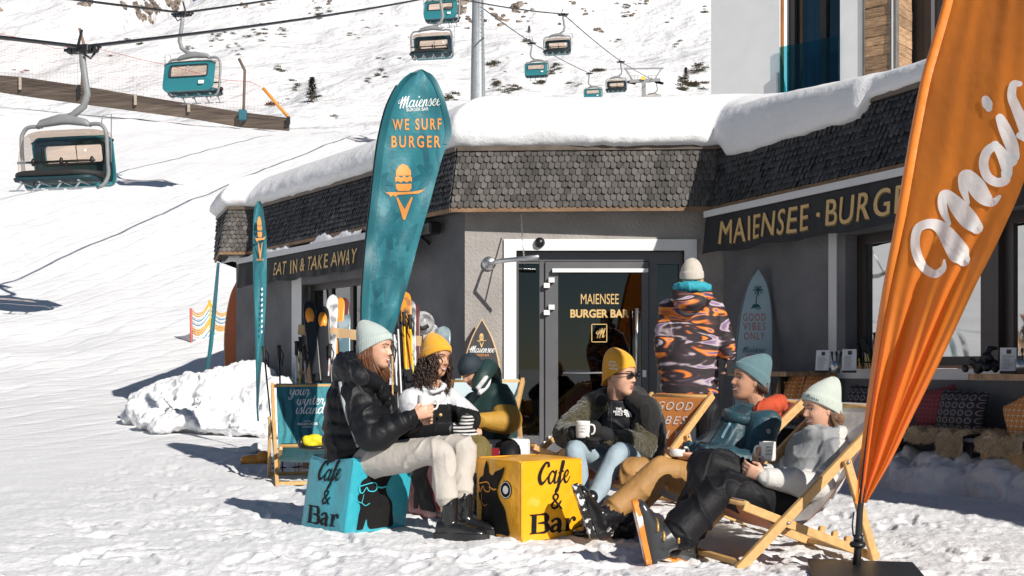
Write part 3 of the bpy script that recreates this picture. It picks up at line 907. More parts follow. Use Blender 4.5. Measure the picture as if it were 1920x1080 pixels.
# awnings ----------------------------------------------------
def tO(A, d, n, o, px):
    q = A + n*o; r = (px-960)/F; return (q.y*r-q.x)/(d.x-d.y*r)
def awning(A, d, n, t0, t1, zt, zc, zb, oc, words, ht, zl, label, flip, outline):
    c = A + d*(t0+t1)/2 + n*oc + UP(zb)
    a = thing('awning', label, 'awning', c)
    mb = MB(); slab(mb, A, d, n, t0, t1, zt, zc, .06, oc+.05); obj('cassette', mb, white_render, a)
    mb = MB()
    L = abs(t1-t0); sg = 1 if t1 > t0 else -1
    def fv(u, v): 
        s_ = u*L
        wv = .012*math.sin(s_*19+2*math.sin(s_*3))*v + .02*math.sin(s_*5.1+1)*v
        sag = .025*math.sin(s_*7.0)*v*v
        return A + d*(t0+sg*s_) + n*(oc+.02+wv+.03*v) + UP(zc-.004+(zb-zc)*v + sag*.5)
    mb.grid(fv, 160, 10); 
    def fv2(u, v): return fv(u, v) - n*.006
    mb.grid(fv2, 160, 10, flip=True)
    obj('valance', mb, M('black_awning_cloth', (.018, .019, .022), .75, .2, bump=.2, bs=200), a, fix=False)
    mb = MB(); slab(mb, A, d, n, t0, t1, zc-.004, zt+.0, oc+.0, oc+.04)
    for tt in (t0+sg*.04, t1-sg*.04):
        mb.beam(A+d*tt+n*.02+UP(zt+.02), A+d*tt+n*oc+UP(zt-.02), .05, .05)
        mb.beam(A+d*tt+n*.02+UP(zt-.22), A+d*tt+n*oc*.9+UP(zt-.06), .04, .04)
    objs('bracket', mb, black_metal, a)
    for (wd_, ta, tb) in words:
        sh = text2d(wd_, ht, space=1.15); sh = (fitw(sh[0], abs(tb-ta)), sh[1]); tc = (ta+tb)/2
        def lf(o, du_=0, dv_=0):
            def f_(u, v):
                p_t = tc + (u+du_)*(-1 if flip else 1); s_ = (p_t-t0)*sg
                vv = (zc - (zb+zl+v+dv_))/(zc-zb)
                return fv(s_/L, vv) + n*o
            return f_
        for q_ in (-1, 1): decal('lettering', sh, lf(.010+.0006*q_, q_*ht*.022, 0), gold, a, maxlen=.08)
        if outline: decal('lettering_shadow', sh, lf(.005, *outline), gold_dk, a, maxlen=.08)
    return a
qL = lambda px: tO(WC, dL, nL, .31, px)
qR = lambda px: tO(WR, dR, nR, .33, px)
aw1 = awning(WC, dL, nL, qL(768), qL(447), 2.68, 2.60, 2.24, .28, [('EAT IN & TAKE AWAY', qL(671), qL(516))], .185, .09, 'black cloth awning with gold EAT IN & TAKE AWAY lettering', True, (.01,-.01))
aw2 = awning(WR, dR, nR, qR(1322), qR(1322)+7, 2.72, 2.65, 2.25, .3, [('MAIENSEE', qR(1353), qR(1517)), ('·', qR(1531), qR(1537)), ('BURGER BAR', qR(1551), qR(1551)+2.05)], .25, .08, 'black cloth awning with large gold MAIENSEE BURGER lettering', False, (.013,-.014))
# crust of snow caught on the left awning
mb = MB(); L0 = tL(720); L1 = tL(452)
def cru(u, v):
    t = L0+(L1-L0)*u; hh = .10+.09*float(fbm(np.array([t*1.6]), np.array([0.]), seed=51, oct=3)[0]) + .03*float(fbm(np.array([t*9]), np.array([3.]), seed=52, oct=2)[0])
    hh = max(.03, hh)
    a = v*PI
    return WC + dL*t + nL*(.2+.13*math.cos(a)) + UP(2.655+hh*math.sin(a)**.7)
mb.grid(cru, 120, 10); tag(obj('awning_snow', mb, snow_roof, None, loc=(WC+dL*3+UP(2.6))), 'ragged strip of snow resting on top of the left awning', 'snow cover')
# winch box of the left awning
wb = thing('awning_winch', 'grey crank gearbox and flood light under the eave right of the tall teal flag', 'winch', onL(.35, 2.5, .1))
mb = MB(); mb.obox(onL(tL(797), 2.53, .22), dL*.16, nL*.05, UP(.05), 0, .02); mb.tube([onL(tL(797), 2.5, .22), onL(tL(797), 2.38, .22)], .02, 10); obj('gearbox', mb, steel, wb)
mb = MB(); mb.obox(onL(tL(812), 2.62, .13), dL*.28, nL*.08, UP(.07), 0, .02); obj('flood_light', mb, black_metal, wb)

# hotel block -------------------------------------------------
hot = thing('hotel_building', 'white rendered hotel block with tall windows and timber cladding above the snowy roof', 'building', (6, 16, 3.4))
H0 = Vector((3.24, 19.1, 0)); dH = Vector((.76, -.65, 0)).normalized(); nH = Vector((-.65, -.76, 0)).normalized()
def tH(px):
    r = (px-960)/F; return (H0.y*r-H0.x)/(dH.x-dH.y*r)
mb = MB()
slab(mb, H0, dH, nH, 0, tH(1462), 3, 9.5, -3, 0); slab(mb, H0, dH, nH, tH(1575), tH(1618), 3, 9.5, -3, 0)
slab(mb, H0, dH, nH, tH(1462), tH(1575), 8.6, 9.5, -3, 0)
objs('wall', mb, M('white_hotel_render', (.74, .74, .73), .85, .03, 4, bump=.15, bs=60), hot)
mb = MB(); a, b = tH(1462)+.002, tH(1575)-.002
for t_ in (a+.05, a+(b-a)*.58, b-.05): slab(mb, H0, dH, nH, t_-.05, t_+.05, 3, 8.6, -.42, -.3)
wo = obj('window', mb, dark_frame, hot)
mb = MB(); slab(mb, H0, dH, nH, a, b, 3, 8.6, -.38, -.37); obj('pane', mb, pane_hotel, wo)
mb = MB(); slab(mb, H0, dH, nH, a, a+.02, 3, 8.6, -.1, -.02); obj('reveal', mb, M('reveal_wood', (.28, .11, .03), .6, .2), wo)
mb = MB()
def cur(u, v):
    t_ = a+.18+u*.34; return H0+dH*t_+nH*(-.6+.05*math.sin(u*28))+UP(3+5.6*v)
mb.grid(cur, 50, 2); obj('curtain', mb, M('hotel_curtain', (.6, .63, .64), .9, .1), hot)
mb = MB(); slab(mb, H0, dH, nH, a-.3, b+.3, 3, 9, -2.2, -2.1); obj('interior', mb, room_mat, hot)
mb = MB(); slab(mb, H0, dH, nH, a+.02, b+.0, 3.2, 1+(HOR-66)/F*17.6, .03, .045); obj('glass_balustrade', mb, balus_glass, hot)
mb = MB(); slab(mb, H0, dH, nH, a-.03, a+.0, 3.2, 5.6, .02, .06); obj('balustrade_rail', mb, steel, hot)
mb = MB(); rnd = random.Random(5)
c0, c1 = tH(1622), tH(1668); z = 3.2
while z < 9:
    h_ = rnd.uniform(.13, .2); slab(mb, H0, dH, nH, c0, c1, z, z+h_-.008, -.1, rnd.uniform(-.012, .006)); 
    slab(mb, H0+dH*(c1+.09)-nH*.0, -nH, dH, .03, .6, z, z+h_-.008, -.02, rnd.uniform(0, .01)); z += h_
cl = obj('timber_cladding', mb, M('hotel_timber', (.40, .25, .14), .8, .4, 3, island=.3, stretch=(2, 2, 14), bump=.6, bs=8), hot)
mb = MB(); slab(mb, H0, dH, nH, tH(1618), c0-.002, 3, 9, -.1, .02); slab(mb, H0, dH, nH, c1+.002, c1+.035, 3, 9, -.1, .015); slab(mb, H0, dH, nH, c1+.065, c1+.10, 3, 9, -.1, .02); obj('corner_board', mb, M('grey_board', (.13, .12, .11), .8, .3), hot)
mb = MB(); slab(mb, H0, dH, nH, c1+.037, c1+.063, 3, 9, -.06, .02); obj('corner_trim', mb, white_paint, hot)
mb = MB(); e0 = tH(1700); slab(mb, H0, dH, nH, e0-.9, e0+4, 3, 9.5, -.75, -.7); w2 = obj('window', mb, dark_frame, hot)
mb = MB(); slab(mb, H0, dH, nH, e0+.35, e0+3.9, 3.7, 8.8, -.69, -.68); obj('pane', mb, glass('hotel_glass_right', (.1, .3, .38), .04, .12, .5), w2)
mb = MB(); slab(mb, H0, dH, nH, e0+.12, e0+.16, 4.2, 8, -.66, -.62); obj('handle', mb, steel, w2)
# ------------------------------------------------------------ chairlift
def lift_chair(open_front):
    """origin at the rope grip; width along x, front towards -y"""
    t = thing('chairlift_chair', 'x', 'lift chair')
    cx_, top = -.52, -1.70
    mb = MB()
    mb.tube([(0,0,.05),(0,0,-.3),(.07,0,-.75),(.13,0,-1.1),(.03,0,-1.4),(-.26,0,-1.6),(-.52,0,-1.68)], [.085,.085,.085,.085,.09,.09,.07], 10, flat=.8)
    obj('hanger_arm', mb, galv_far, t)
    mb = MB(); mb.obox((0,0,.0), (.22,0,0), (0,.14,0), (0,0,.09), 0, .02)
    for x in (-.33,-.2,.2,.34): mb.lathe([(0,-.05),(.09,-.05),(.09,.05),(0,.05)], (x, 0, -.02), 12, (0,1,0))
    mb.beam((-.5,0,.0),(.5,0,.03), .06,.07); mb.beam((-.16,.05,.1),(-.05,.05,.5), .05,.05)
    mb.tube([(.1,-.1,-.15),(.25,-.05,-.25),(.3,.05,-.1)], .03, 6)
    obj('grip', mb, black_metal, t)
    mb = MB(); mb.loft([((cx_-.72,0,top-.16),(0,.07,0),(0,0,.05)),((cx_-.62,0,top-.08),(0,.1,0),(0,0,.09)),((cx_-.1,0,top),(0,.11,0),(0,0,.13)),((cx_+.1,0,top),(0,.11,0),(0,0,.13)),((cx_+.6,0,top-.1),(0,.1,0),(0,0,.09)),((cx_+.72,0,top-.16),(0,.07,0),(0,0,.05))], 12, power=3)
    obj('yoke', mb, galv_far, t)
    mb = MB(); z0 = top-.15
    for sx in (-1, 1):
        pts = [(cx_+sx*.6,0,z0),(cx_+sx*.95,0,z0),(cx_+sx*1.1,0,z0-.1),(cx_+sx*1.17,0,z0-.32),(cx_+sx*1.17,.05,z0-.9),(cx_+sx*1.15,.1,z0-1.25),(cx_+sx*1.05,.05,z0-1.48),(cx_+sx*.9,0,z0-1.55)]
        mb.tube(cr(pts, 4), .05, 8)
    mb.tube([(cx_+1.03,.0,z0-.0),(cx_+1.06,.0,z0+.2),(cx_+1.3,0,z0+.22),(cx_+1.29,0,z0-.95)], .014, 6)
    objs('frame', mb, galv_far, t)
    # shell: rounded back panel, seat, sides
    cz_ = z0-.82; hw, hh = 1.12, .62
    def rr(n=8, hw_=hw, hh_=hh, r=.24):
        o = []
        for (sx, sy, a0) in ((1,1,0),(-1,1,90),(-1,-1,180),(1,-1,270)):
            for k in range(n+1):
                a = R(a0+90*k/n); o.append((sx*(hw_-r)+r*math.cos(a), sy*(hh_-r)+r*math.sin(a)))
        return o
    def bk(u, v, w_): return Vector((cx_+u, .42+.10*(1-(u/hw)**2)-.12*(v/hh)+w_, cz_+v))
    wn = rr(6, .80, .21, .07); wnh = [(u, v+.2) for u, v in wn]
    mb = MB(); mb.prism_hole(rr(), wnh, bk, .05); obj('back_shell', mb, teal_shell, t)
    mb = MB(); mb.prism_hole(rr(8, hw-.06, hh-.06, .2), wnh, lambda u, v, w_: bk(u, v, -.03+w_*.02), .5); obj('lining', mb, teal_dark, t)
    mb = MB()
    mb.prism(rr(6, .83, .24, .08), lambda u, v, w_: bk(u, v+.2, .052+w_), .006); win = obj('rear_window', mb, pane_lift, t)
    rim = rr(6, .84, .25, .09)
    mb = MB()
    for off in (-.035, .06):
        A = [bk(u, v+.2, off) for u, v in rim]; mb.tube(A, .026, 6, close=True)
    obj('window_seal', mb, rubber, win)
    mb = MB(); mb.tube([bk(0,.42,.075), bk(0,-.04,.075)], .014, 6); obj('window_bar', mb, galv, win)
    mb = MB(); mb.prism(rr(4,.11,.07,.01), lambda u, v, w_: bk(u-.62, v-.30, .052+w_), .012); obj('number_plate', mb, white_paint, t)
    mb = MB(); mb.loft([((cx_,-.2,cz_-hh+.02),(1.05,0,0),(0,.42,.02)),((cx_,-.2,cz_-hh+.10),(1.08,0,0),(0,.45,.02)),((cx_,-.16,cz_-hh+.16),(1.02,0,0),(0,.4,.02))], 28, power=5); obj('seat', mb, teal_dark, t)
    mb = MB()
    for x in (-.78,-.28,.28,.78):
        mb.beam((cx_+x, -.6, cz_-hh-.02),(cx_+x, .2, cz_-hh-.05), .05, .05)
        mb.beam((cx_+x, -.5, cz_-hh-.02),(cx_+x-.06, -.66, cz_-hh-.24), .035, .035)
        mb.beam((cx_+x-.24,-.68,cz_-hh-.24),(cx_+x+.16,-.68,cz_-hh-.24), .05,.03)
    obj('footrest', mb, galv, t)
    mb = MB(); mb.beam((cx_-1.0,-.05,cz_-hh-.06),(cx_+1.0,-.05,cz_-hh-.06), .09,.06); mb.beam((cx_-1.05,.4,cz_-hh+.05),(cx_+1.05,.4,cz_-hh+.05), .08,.06); obj('under_frame', mb, teal_shell, t)
    mb = MB()                                  # tinted bubble
    prof_b = [(.36,.60),(.20,.70),(.0,.72),(-.25,.62),(-.48,.42),(-.62,.1),(-.66,-.22),(-.62,-.42)]
    pf = cr(prof_b, 4)
    def bub(u, v):
        i = v*(len(pf)-1); a = int(min(i, len(pf)-2)); f_ = i-a
        y = pf[a][0]*(1-f_)+pf[a+1][0]*f_; z = pf[a][1]*(1-f_)+pf[a+1][1]*f_
        s = (u*2-1); e = abs(s)**5
        return Vector((cx_+s*(hw+.05)*(1-.03*(1-v)), y*(1-.55*e)+.2*e, cz_+z-.12*e*(1-v)))
    mb.grid(bub, 26, 28); b_ = obj('bubble', mb, bubble_mat, t, fix=False)
    mb = MB(); mb.tube([bub(u/26, 1)+Vector((0,0,-.02)) for u in range(27)], .075, 8, flat=1.0); obj('bubble_rim', mb, rubber, b_)
    mb = MB(); mb.tube([bub(u/26, 0) for u in range(27)], .03, 6); obj('bubble_edge', mb, rubber, b_)
    mb = MB(); mb.tube([(cx_-1.05,-.32,cz_-.12),(cx_+1.05,-.32,cz_-.12)], .03, 8)
    for x in (-.62,.15,.98): mb.ell((cx_+x,-.33,cz_-.12), (.05,.05,.1))
    for x in (-.5, .3): mb.tube([(cx_+x,-.32,cz_-.12),(cx_+x-.02,-.45,cz_-hh-.1)], .025, 6)
    obj('safety_bar', mb, black_metal, t)
    return t
proto = lift_chair(True)
yawA = R(-12.4)
def at(px, py, Y): return P(px, py, Y)
CH = [  # px of grip, py of grip, Y, back view, label
 (155, 88, 30.5, 0, 'large empty lift chair nearest the viewer with dark open front'),
 (342, 24, 51, 1, 'teal backed lift chair hanging beside the fence under the upper cable'),
 (815, -55, 82, 1, 'teal backed lift chair cut by the top edge above another chair'),
 (826, -9, 68, 0, 'open fronted lift chair directly left of the tall steel pylon'),
 (1056, 26, 106, 0, 'open fronted lift chair highest to the right of the steel pylon'),
 (997, 80, 122, 1, 'small teal backed lift chair just right of the steel pylon'),
 (1164, 115, 140, 0, 'small open fronted lift chair beside the far lift tower'),
 (1105, 137, 159, 1, 'small lift chair half sunk behind the roof snow, furthest left of the tower'),
 (1231, 152, 178, 0, 'tiny lift chair under the far lift tower crossarm'),
]
gA = []; gB = []
for i, (px, py, Y, back, lab) in enumerate(CH):
    o = proto if i == 0 else copy_tree(proto)
    p = at(px, py, Y)
    o.scale = (1.06,)*3; o.location = p - Vector((0, 0, .06)); o.rotation_euler = (0, 0, yawA + (PI if back else 0))
    relabel(o, lab, 'chairs on the chairlift')
    (gB if back else gA).append(p)
def cable(nm, pts, r, label):
    pts = sorted(pts, key=lambda p: p.y)
    d0 = (pts[1]-pts[0]).normalized(); d0 = Vector((d0.x, d0.y, max(d0.z*.55, .12)))
    mb = MB(); Q = [pts[0]-d0*45] + pts
    out = []
    for a, b in zip(Q[:-1], Q[1:]):
        n = 12
        for k in range(n):
            t = k/n; q = a.lerp(b, t); q.z -= 4*t*(1-t)*(b-a).length*.004; out.append(q)
    out.append(Q[-1])
    mb.tube(out, r, 6); tag(obj(nm, mb, black_metal, None, loc=pts[0]), label, 'cable')
cable('haul_cable', gA, .05, 'thick black lift cable that the nearest open chair hangs from')
cable('haul_cable', gB, .05, 'upper thin lift cable that the teal backed chair hangs from')
py_ = thing('lift_pylon', 'tall tapered grey steel lift pylon standing behind the roof snow', 'pylon', (P(896, 690, 86).x, 86, 12))
b = Vector((P(896, 690, 86).x, 86, 0))
mb = MB(); mb.loft([(b+UP(10), (.72,0,0), (0,.72,0)), (b+UP(21), (.54,0,0), (0,.54,0)), (b+UP(31), (.36,0,0), (0,.36,0))], 8); o = obj('mast', mb, galv, py_)
mb = MB(); mb.beam(b+Vector((-3.6,0,31.2)), b+Vector((3.6,0,31.2)), .4, .5); obj('cross_arm', mb, galv, py_)
mb = MB(); mb.tube([b+Vector((.1,-.5,19.5)), b+Vector((.1,-.36,31)) ], .03, 5); mb.tube([b+Vector((.35,-.4,19.5)), b+Vector((.35,-.3,31)) ], .03, 5)
for k in range(36): z = 19.6+.31*k; mb.tube([b+Vector((.1,-.46+.004*k,z)), b+Vector((.35,-.42+.003*k,z))], .02, 4)
obj('ladder', mb, galv_far, py_)
tw = thing('lift_tower', 'far lift tower with a wide crossarm and wheel batteries behind small chairs', 'lift tower', P(1207, 170, 172))
def tp(px, py): return P(px, py, 172)
mb = MB(); mb.beam(tp(1207, 230), tp(1207, 148), .55, .55, (0,1,0)); obj('mast', mb, galv_far, tw)
mb = MB(); mb.beam(tp(1170, 129), tp(1244, 128), .18, .2); mb.beam(tp(1173, 130), tp(1186, 150), .2, .2, (0,1,0)); mb.beam(tp(1240, 129), tp(1228, 148), .2, .2, (0,1,0)); obj('gantry', mb, galv_far, tw)
mb = MB(); mb.beam(tp(1180, 153), tp(1238, 150), .5, .45); obj('cross_arm', mb, galv_far, tw)
mb = MB()
for sx in (1184, 1236):
    for k in range(6):
        c = tp(sx+(k-2.5)*2.4, 155+(k-2.5)*.5); mb.lathe([(0,-.08),(.2,-.08),(.2,.08),(0,.08)], c, 10, (0,1,0))
obj('wheel_battery', mb, rubber, tw)
mb = MB()
for sx in (1182,1190,1196,1216,1222,1231): mb.beam(tp(sx,151), tp(sx,141), .07,.07,(0,1,0))
mb.beam(tp(1180,142), tp(1198,142), .06,.06); mb.beam(tp(1214,142), tp(1233,142), .06,.06); obj('railing', mb, galv_far, tw)
mb = MB(); mb.obox(tp(1205,148)-Vector((0,.5,0)), (.3,0,0),(0,.05,0),(0,0,.25)); obj('yellow_sign', mb, M('yellow_sign_paint',(.7,.45,.05)), tw)

fence_post_m = M('pale_fence_post', (.34, .29, .24), .8, .2)
# ------------------------------------------------------------ fence on the bank
fn_ = thing('timber_fence', 'weathered board fence running along the crest of the snowy bank', 'fence', P(250, 190, 93))
fpx = [(-60, 128, 152, 97), (0, 141, 160, 96), (38, 144, 166, 95.5), (148, 160, 181, 94), (254, 178, 195, 93), (354, 194, 208, 92), (453, 210, 225, 91), (541, 221, 231, 90)]
def fz(px, j): return float(np.interp(px, [q[0] for q in fpx], [q[j] for q in fpx]))
mb = MB()
for a, b in zip(fpx[:-1], fpx[1:]):
    for k in range(4):
        y0a = a[1]+(a[2]-a[1])*k/4; y1a = a[1]+(a[2]-a[1])*(k+.93)/4; y0b = b[1]+(b[2]-b[1])*k/4; y1b = b[1]+(b[2]-b[1])*(k+.93)/4
        q = [P(a[0], y0a, a[3]), P(b[0], y0b, b[3]), P(b[0], y1b, b[3]), P(a[0], y1a, a[3])]; dd = Vector((.05, .16, .02*k))
        if k == 3: q[2].z -= .6; q[3].z -= .6
        mb.add(q+[v+dd for v in q], [(0,1,2,3),(7,6,5,4),(0,4,5,1),(1,5,6,2),(2,6,7,3),(3,7,4,0)])
obj('board_panel', mb, wood_fence, fn_)
for q in fpx[2:-1]:
    mb = MB(); a = P(q[0], q[1]-1, q[3]-.2); b_ = P(q[0], q[2]+2, q[3]-.2); mb.beam(a, b_, .2, .15, (0,1,0)); obj('post', mb, fence_post_m if q[0] != 148 else black_metal, fn_)
mb = MB(); obj('end_post', mb.beam(P(541,219,89.8), P(541,233,89.8), .25,.25,(0,1,0)), black_metal, fn_)
net_mat = M('pink_safety_net', (.55, .36, .33), .8)
sn = thing('safety_net', 'fine pale safety net strung above the board fence', 'net', P(150, 120, 96))
def topn(px): return float(np.interp(px, [-40, 0, 50, 108, 150, 220, 265, 310, 420, 470, 493], [70, 63, 74, 92, 84, 100, 112, 121, 150, 153, 166]))
mb = MB(); rr_ = .0095
for px in np.arange(-30, 493, 6.5):
    a = P(px, topn(px), 97); b_ = P(px, fz(px, 1), 96.2); mb.tube([a, b_], rr_, 3)
for k in range(0, 17):
    pts = []
    for px in np.arange(-30, 494, 10.): 
        y = topn(px) + k*5.6
        if y < fz(px, 1): pts.append(P(px, y, 97))
        else:
            if len(pts) > 1: mb.tube(pts, rr_, 3)
            pts = []
    if len(pts) > 1: mb.tube(pts, rr_, 3)
obj('mesh', mb, net_mat, sn)
mb = MB(); mb.tube([P(px, topn(px), 96.9) for px in np.arange(-30, 494, 8.)], .022, 4); obj('top_rope', mb, red_ink, sn)
def pole(nm, pts, r, mat, label, cat, Y):
    mb = MB(); q = [P(a, b, Y) for a, b in pts]; mb.tube(q, r, 8); return tag(obj(nm, mb, mat, None, loc=q[-1]), label, cat)
pole('net_pole', [(149, 53), (157, 82), (155, 130), (153, 172)], .12, M('rusty_pole', (.22,.13,.09), .7), 'brown leaning net pole behind the nearest lift chair grip', 'pole', 95)
pole('net_pole', [(448, 110), (459, 132), (457, 200), (456, 212)], .11, M('brown_pole', (.11,.075,.055), .7), 'bent brown net pole with a blue pad near the fence end', 'pole', 91)
pole('orange_pole', [(493, 165), (541, 220)], .12, M('orange_paint', (.72,.26,.03), .5), 'orange strut leaning at the right end of the fence', 'pole', 90.5)
tag(obj('pole_pad', MB().obox(P(455,216,90.6), (.3,0,0),(0,.2,0),(0,0,.42),0,.06), M('blue_pad', (.02,.11,.15), .6), None, loc=P(455,216,90.6)), 'dark blue impact pad at the foot of the bent pole', 'pad')

# ------------------------------------------------------------ rocks, shrubs and trees on the mountain
rnd = random.Random(11)
rock_mat = M('mountain_rock', (.13, .105, .09), .9, .5, .35, island=.2, c2=(.3, .24, .19), c2amt=.55, c2soft=.1, bump=1, bs=.9)
def rock_mesh(seed):
    bm = bmesh.new(); bmesh.ops.create_icosphere(bm, subdivisions=3, radius=1)
    V = np.array([v.co[:] for v in bm.verts]); n = fbm(V[:,0]*1.3+seed*7, V[:,1]*1.3, V[:,2]*1.3, 4, seed); n2 = np.abs(fbm(V[:,0]*3, V[:,1]*3+seed, V[:,2]*3, 3, seed+3))
    V *= (1+.42*n-.2*n2)[:, None]
    for v, c in zip(bm.verts, V): v.co = c
    me = bpy.data.meshes.new('rock'); bm.to_mesh(me); bm.free(); me.materials.append(rock_mat); return me
RM = [rock_mesh(i) for i in range(4)]
def leafy(seed, kind):
    r = random.Random(seed); mb = MB()
    if kind == 'shrub':
        for k in range(170):
            a = r.uniform(0, 2*PI); e = r.uniform(.15, 1.35); l = r.uniform(.45, 1.0); cxx = Vector((r.gauss(0,.42), r.gauss(0,.42), 0))
            d = Vector((math.cos(a)*math.cos(e), math.sin(a)*math.cos(e), math.sin(e)))
            s_ = d.cross(Vector((0,0,1))).normalized()*r.uniform(.05,.12)
            p = cxx + d*l*.55; mb.add([p-s_*.5, p+d*l*.2+s_, p+d*l*.45, p+d*l*.2-s_], [(0,1,2,3)])
    else:
        for k in range(900):
            h = r.random()**.8; rad = (1-h)*.34+.02; a = r.uniform(0, 2*PI); q = rad*r.uniform(.15, 1)*(.75+.25*math.sin(h*40))
            p = Vector((math.cos(a)*q, math.sin(a)*q, .1+h*.9)); d = Vector((math.cos(a), math.sin(a), -.3+r.uniform(-.3,.3)))*r.uniform(.05,.12)
            s_ = d.cross(Vector((0,0,1))).normalized()*.022; mb.add([p-s_, p+d*.6-s_*.6, p+d, p+s_], [(0,1,2,3)])
    return mb
sh_mat = [M('dry_shrub', (.075, .062, .03), .9, .5, 3, c2=(.13, .075, .04)), M('green_shrub', (.045, .055, .03), .9, .5, 3), M('reddish_shrub', (.2, .09, .06), .9, .4, 3)]
SM = []
for i in range(4):
    me = leafy(i, 'shrub').mesh('shrub'); me.materials.append(sh_mat[i % 2]); SM.append(me)
me = leafy(9, 'shrub').mesh('shrub'); me.materials.append(sh_mat[2]); SM.append(me)
def put(nm, me, p, s, label, cat, group, sz=1.0, rz=None, rx=0):
    o = bpy.data.objects.new(nm, me); col.objects.link(o); o.location = p; o.scale = s if isinstance(s, tuple) else (s, s, s*sz)
    o.rotation_euler = (rx, rx*.6, rnd.uniform(0, 6.28) if rz is None else rz); return tag(o, label, cat, group)
# rock outcrops: photo spot, spread, count, pixel size
for (px, py, w_, h_, n, s0) in [(165, 8, 16, 9, 5, 9), (0, 18, 8, 8, 2, 9), (455, 10, 10, 12, 5, 6), (270, 14, 36, 16, 16, 11), (320, 8, 22, 8, 7, 10), (232, 12, 8, 10, 4, 9), (268, 36, 16, 8, 6, 7), (505, 8, 6, 4, 2, 5),
                            (860, 20, 20, 14, 7, 12), (880, 48, 10, 12, 4, 11), (935, 26, 16, 12, 6, 9), (945, 38, 8, 6, 3, 8), (968, 14, 12, 8, 5, 9), (993, 18, 12, 18, 7, 7), (1050, 47, 3, 2, 1, 7), (1098, 22, 12, 10, 4, 5), (1120, 55, 5, 3, 2, 7), (1126, 60, 2, 1, 1, 6),
                            (1180, 28, 14, 16, 5, 6), (1074, 5, 10, 5, 3, 5), (1208, 5, 8, 8, 3, 5), (870, 5, 8, 6, 3, 10), (397, 65, 10, 4, 3, 5), (620, 8, 8, 6, 4, 5), (590, 5, 5, 4, 2, 5)]:
    for k in range(n):
        p = hit(px+rnd.gauss(0, w_*.5), max(-6, py+rnd.gauss(0, h_*.5)))
        if p is None: continue
        s = s0*rnd.uniform(.4, .95)*p.y/F
        put('rock', RM[rnd.randrange(4)], p - UP(s*.25), (s*rnd.uniform(.8, 1.5), s, s*rnd.uniform(.7, 1.2)), 'rugged brown rock poking out of the mountain snow', 'rock', 'rocks on the snowy mountain')
for (px, py, w_, h_, n, s0, kk) in [(235, 80, 12, 6, 5, 6, 0), (262, 82, 8, 4, 3, 5, 0), (410, 72, 22, 14, 9, 5, 0), (440, 92, 18, 10, 7, 5, 0), (490, 62, 30, 14, 10, 6, 0), (530, 60, 14, 10, 6, 5, 0), (600, 20, 30, 18, 9, 6, 0),
     (360, 92, 10, 6, 4, 6, 0), (525, 132, 10, 4, 4, 7, 1), (560, 160, 8, 8, 3, 8, 1), (595, 182, 6, 4, 3, 6, 1), (630, 218, 8, 4, 3, 8, 1), (510, 196, 8, 6, 3, 10, 4), (40, 132, 10, 4, 3, 8, 4), (210, 104, 4, 3, 1, 8, 4), (535, 190, 6, 5, 2, 7, 1),
     (660, 65, 12, 5, 3, 5, 0), (715, 110, 8, 4, 2, 5, 0), (722, 145, 14, 10, 5, 6, 1), (690, 155, 8, 6, 3, 5, 0), (755, 110, 6, 4, 2, 5, 0), (840, 182, 14, 8, 5, 9, 1), (855, 175, 8, 5, 3, 7, 0),
     (925, 122, 8, 5, 5, 8, 1), (930, 155, 8, 8, 5, 9, 1), (955, 168, 22, 8, 10, 7, 0), (1010, 155, 9, 5, 5, 8, 0), (1040, 128, 12, 14, 8, 8, 0), (990, 78, 6, 3, 2, 8, 1), (1120, 133, 10, 6, 6, 7, 0), (1080, 158, 14, 5, 6, 6, 0),
     (1270, 85, 10, 6, 4, 6, 0), (1280, 160, 8, 18, 9, 9, 1), (1310, 130, 10, 8, 8, 10, 1), (1305, 160, 14, 8, 8, 9, 1), (1318, 22, 6, 5, 3, 5, 0), (1175, 30, 16, 14, 8, 5, 0), (1250, 37, 8, 6, 3, 5, 0), (1152, 78, 6, 3, 2, 5, 0), (905, 40, 4, 10, 3, 7, 1), (1180, 12, 20, 8, 6, 5, 0), (960, 120, 40, 20, 4, 4, 0), (700, 60, 60, 40, 6, 4, 0)]:
    for k in range(int(n*1.7)):
        p = hit(px+rnd.gauss(0, w_*.55), py+rnd.gauss(0, h_*.55))
        if p is None: continue
        s = s0*rnd.uniform(.4, 1.15)*p.y/F
        put('shrub', SM[4 if kk == 4 else rnd.randrange(4)], p - UP(s*.12), s, 'scrubby dark alpine shrub sticking out of the snow slope', 'shrub', 'shrubs on the snowy slope', .8)
tree_g = M('spruce_needles', (.03, .036, .022), .9, .5, 3)
me = leafy(21, 'tree').mesh('foliage'); me.materials.append(tree_g)
mt = bpy.data.meshes.new('trunk'); 
mt = MB().tube([(0,0,-.15),(0,0,.98)], [.03,.006], 6).mesh('trunk'); mt.materials.append(wood_old)
for (px, py, hpx, lab) in [(585, 192, 48, 'small dark spruce standing alone on the slope above the mound'), (650, 193/1, 10, None), (992, 62, 14, 'tiny spruce on the slope right of the pylon'), (903, 50, 18, 'small spruce touching the right side of the pylon'), (1286, 150, 24, 'small spruce beside the white hotel corner')]:
    if lab is None: continue
    p = hit(px, py)
    if p is None: continue
    s = hpx*p.y/F
    t = thing('spruce_tree', lab, 'tree', p); t.scale = (s*1.2, s*1.2, s)
    for nm, m_ in (('crown', me), ('trunk', mt)):
        o = bpy.data.objects.new(nm, m_); col.objects.link(o); o.parent = t

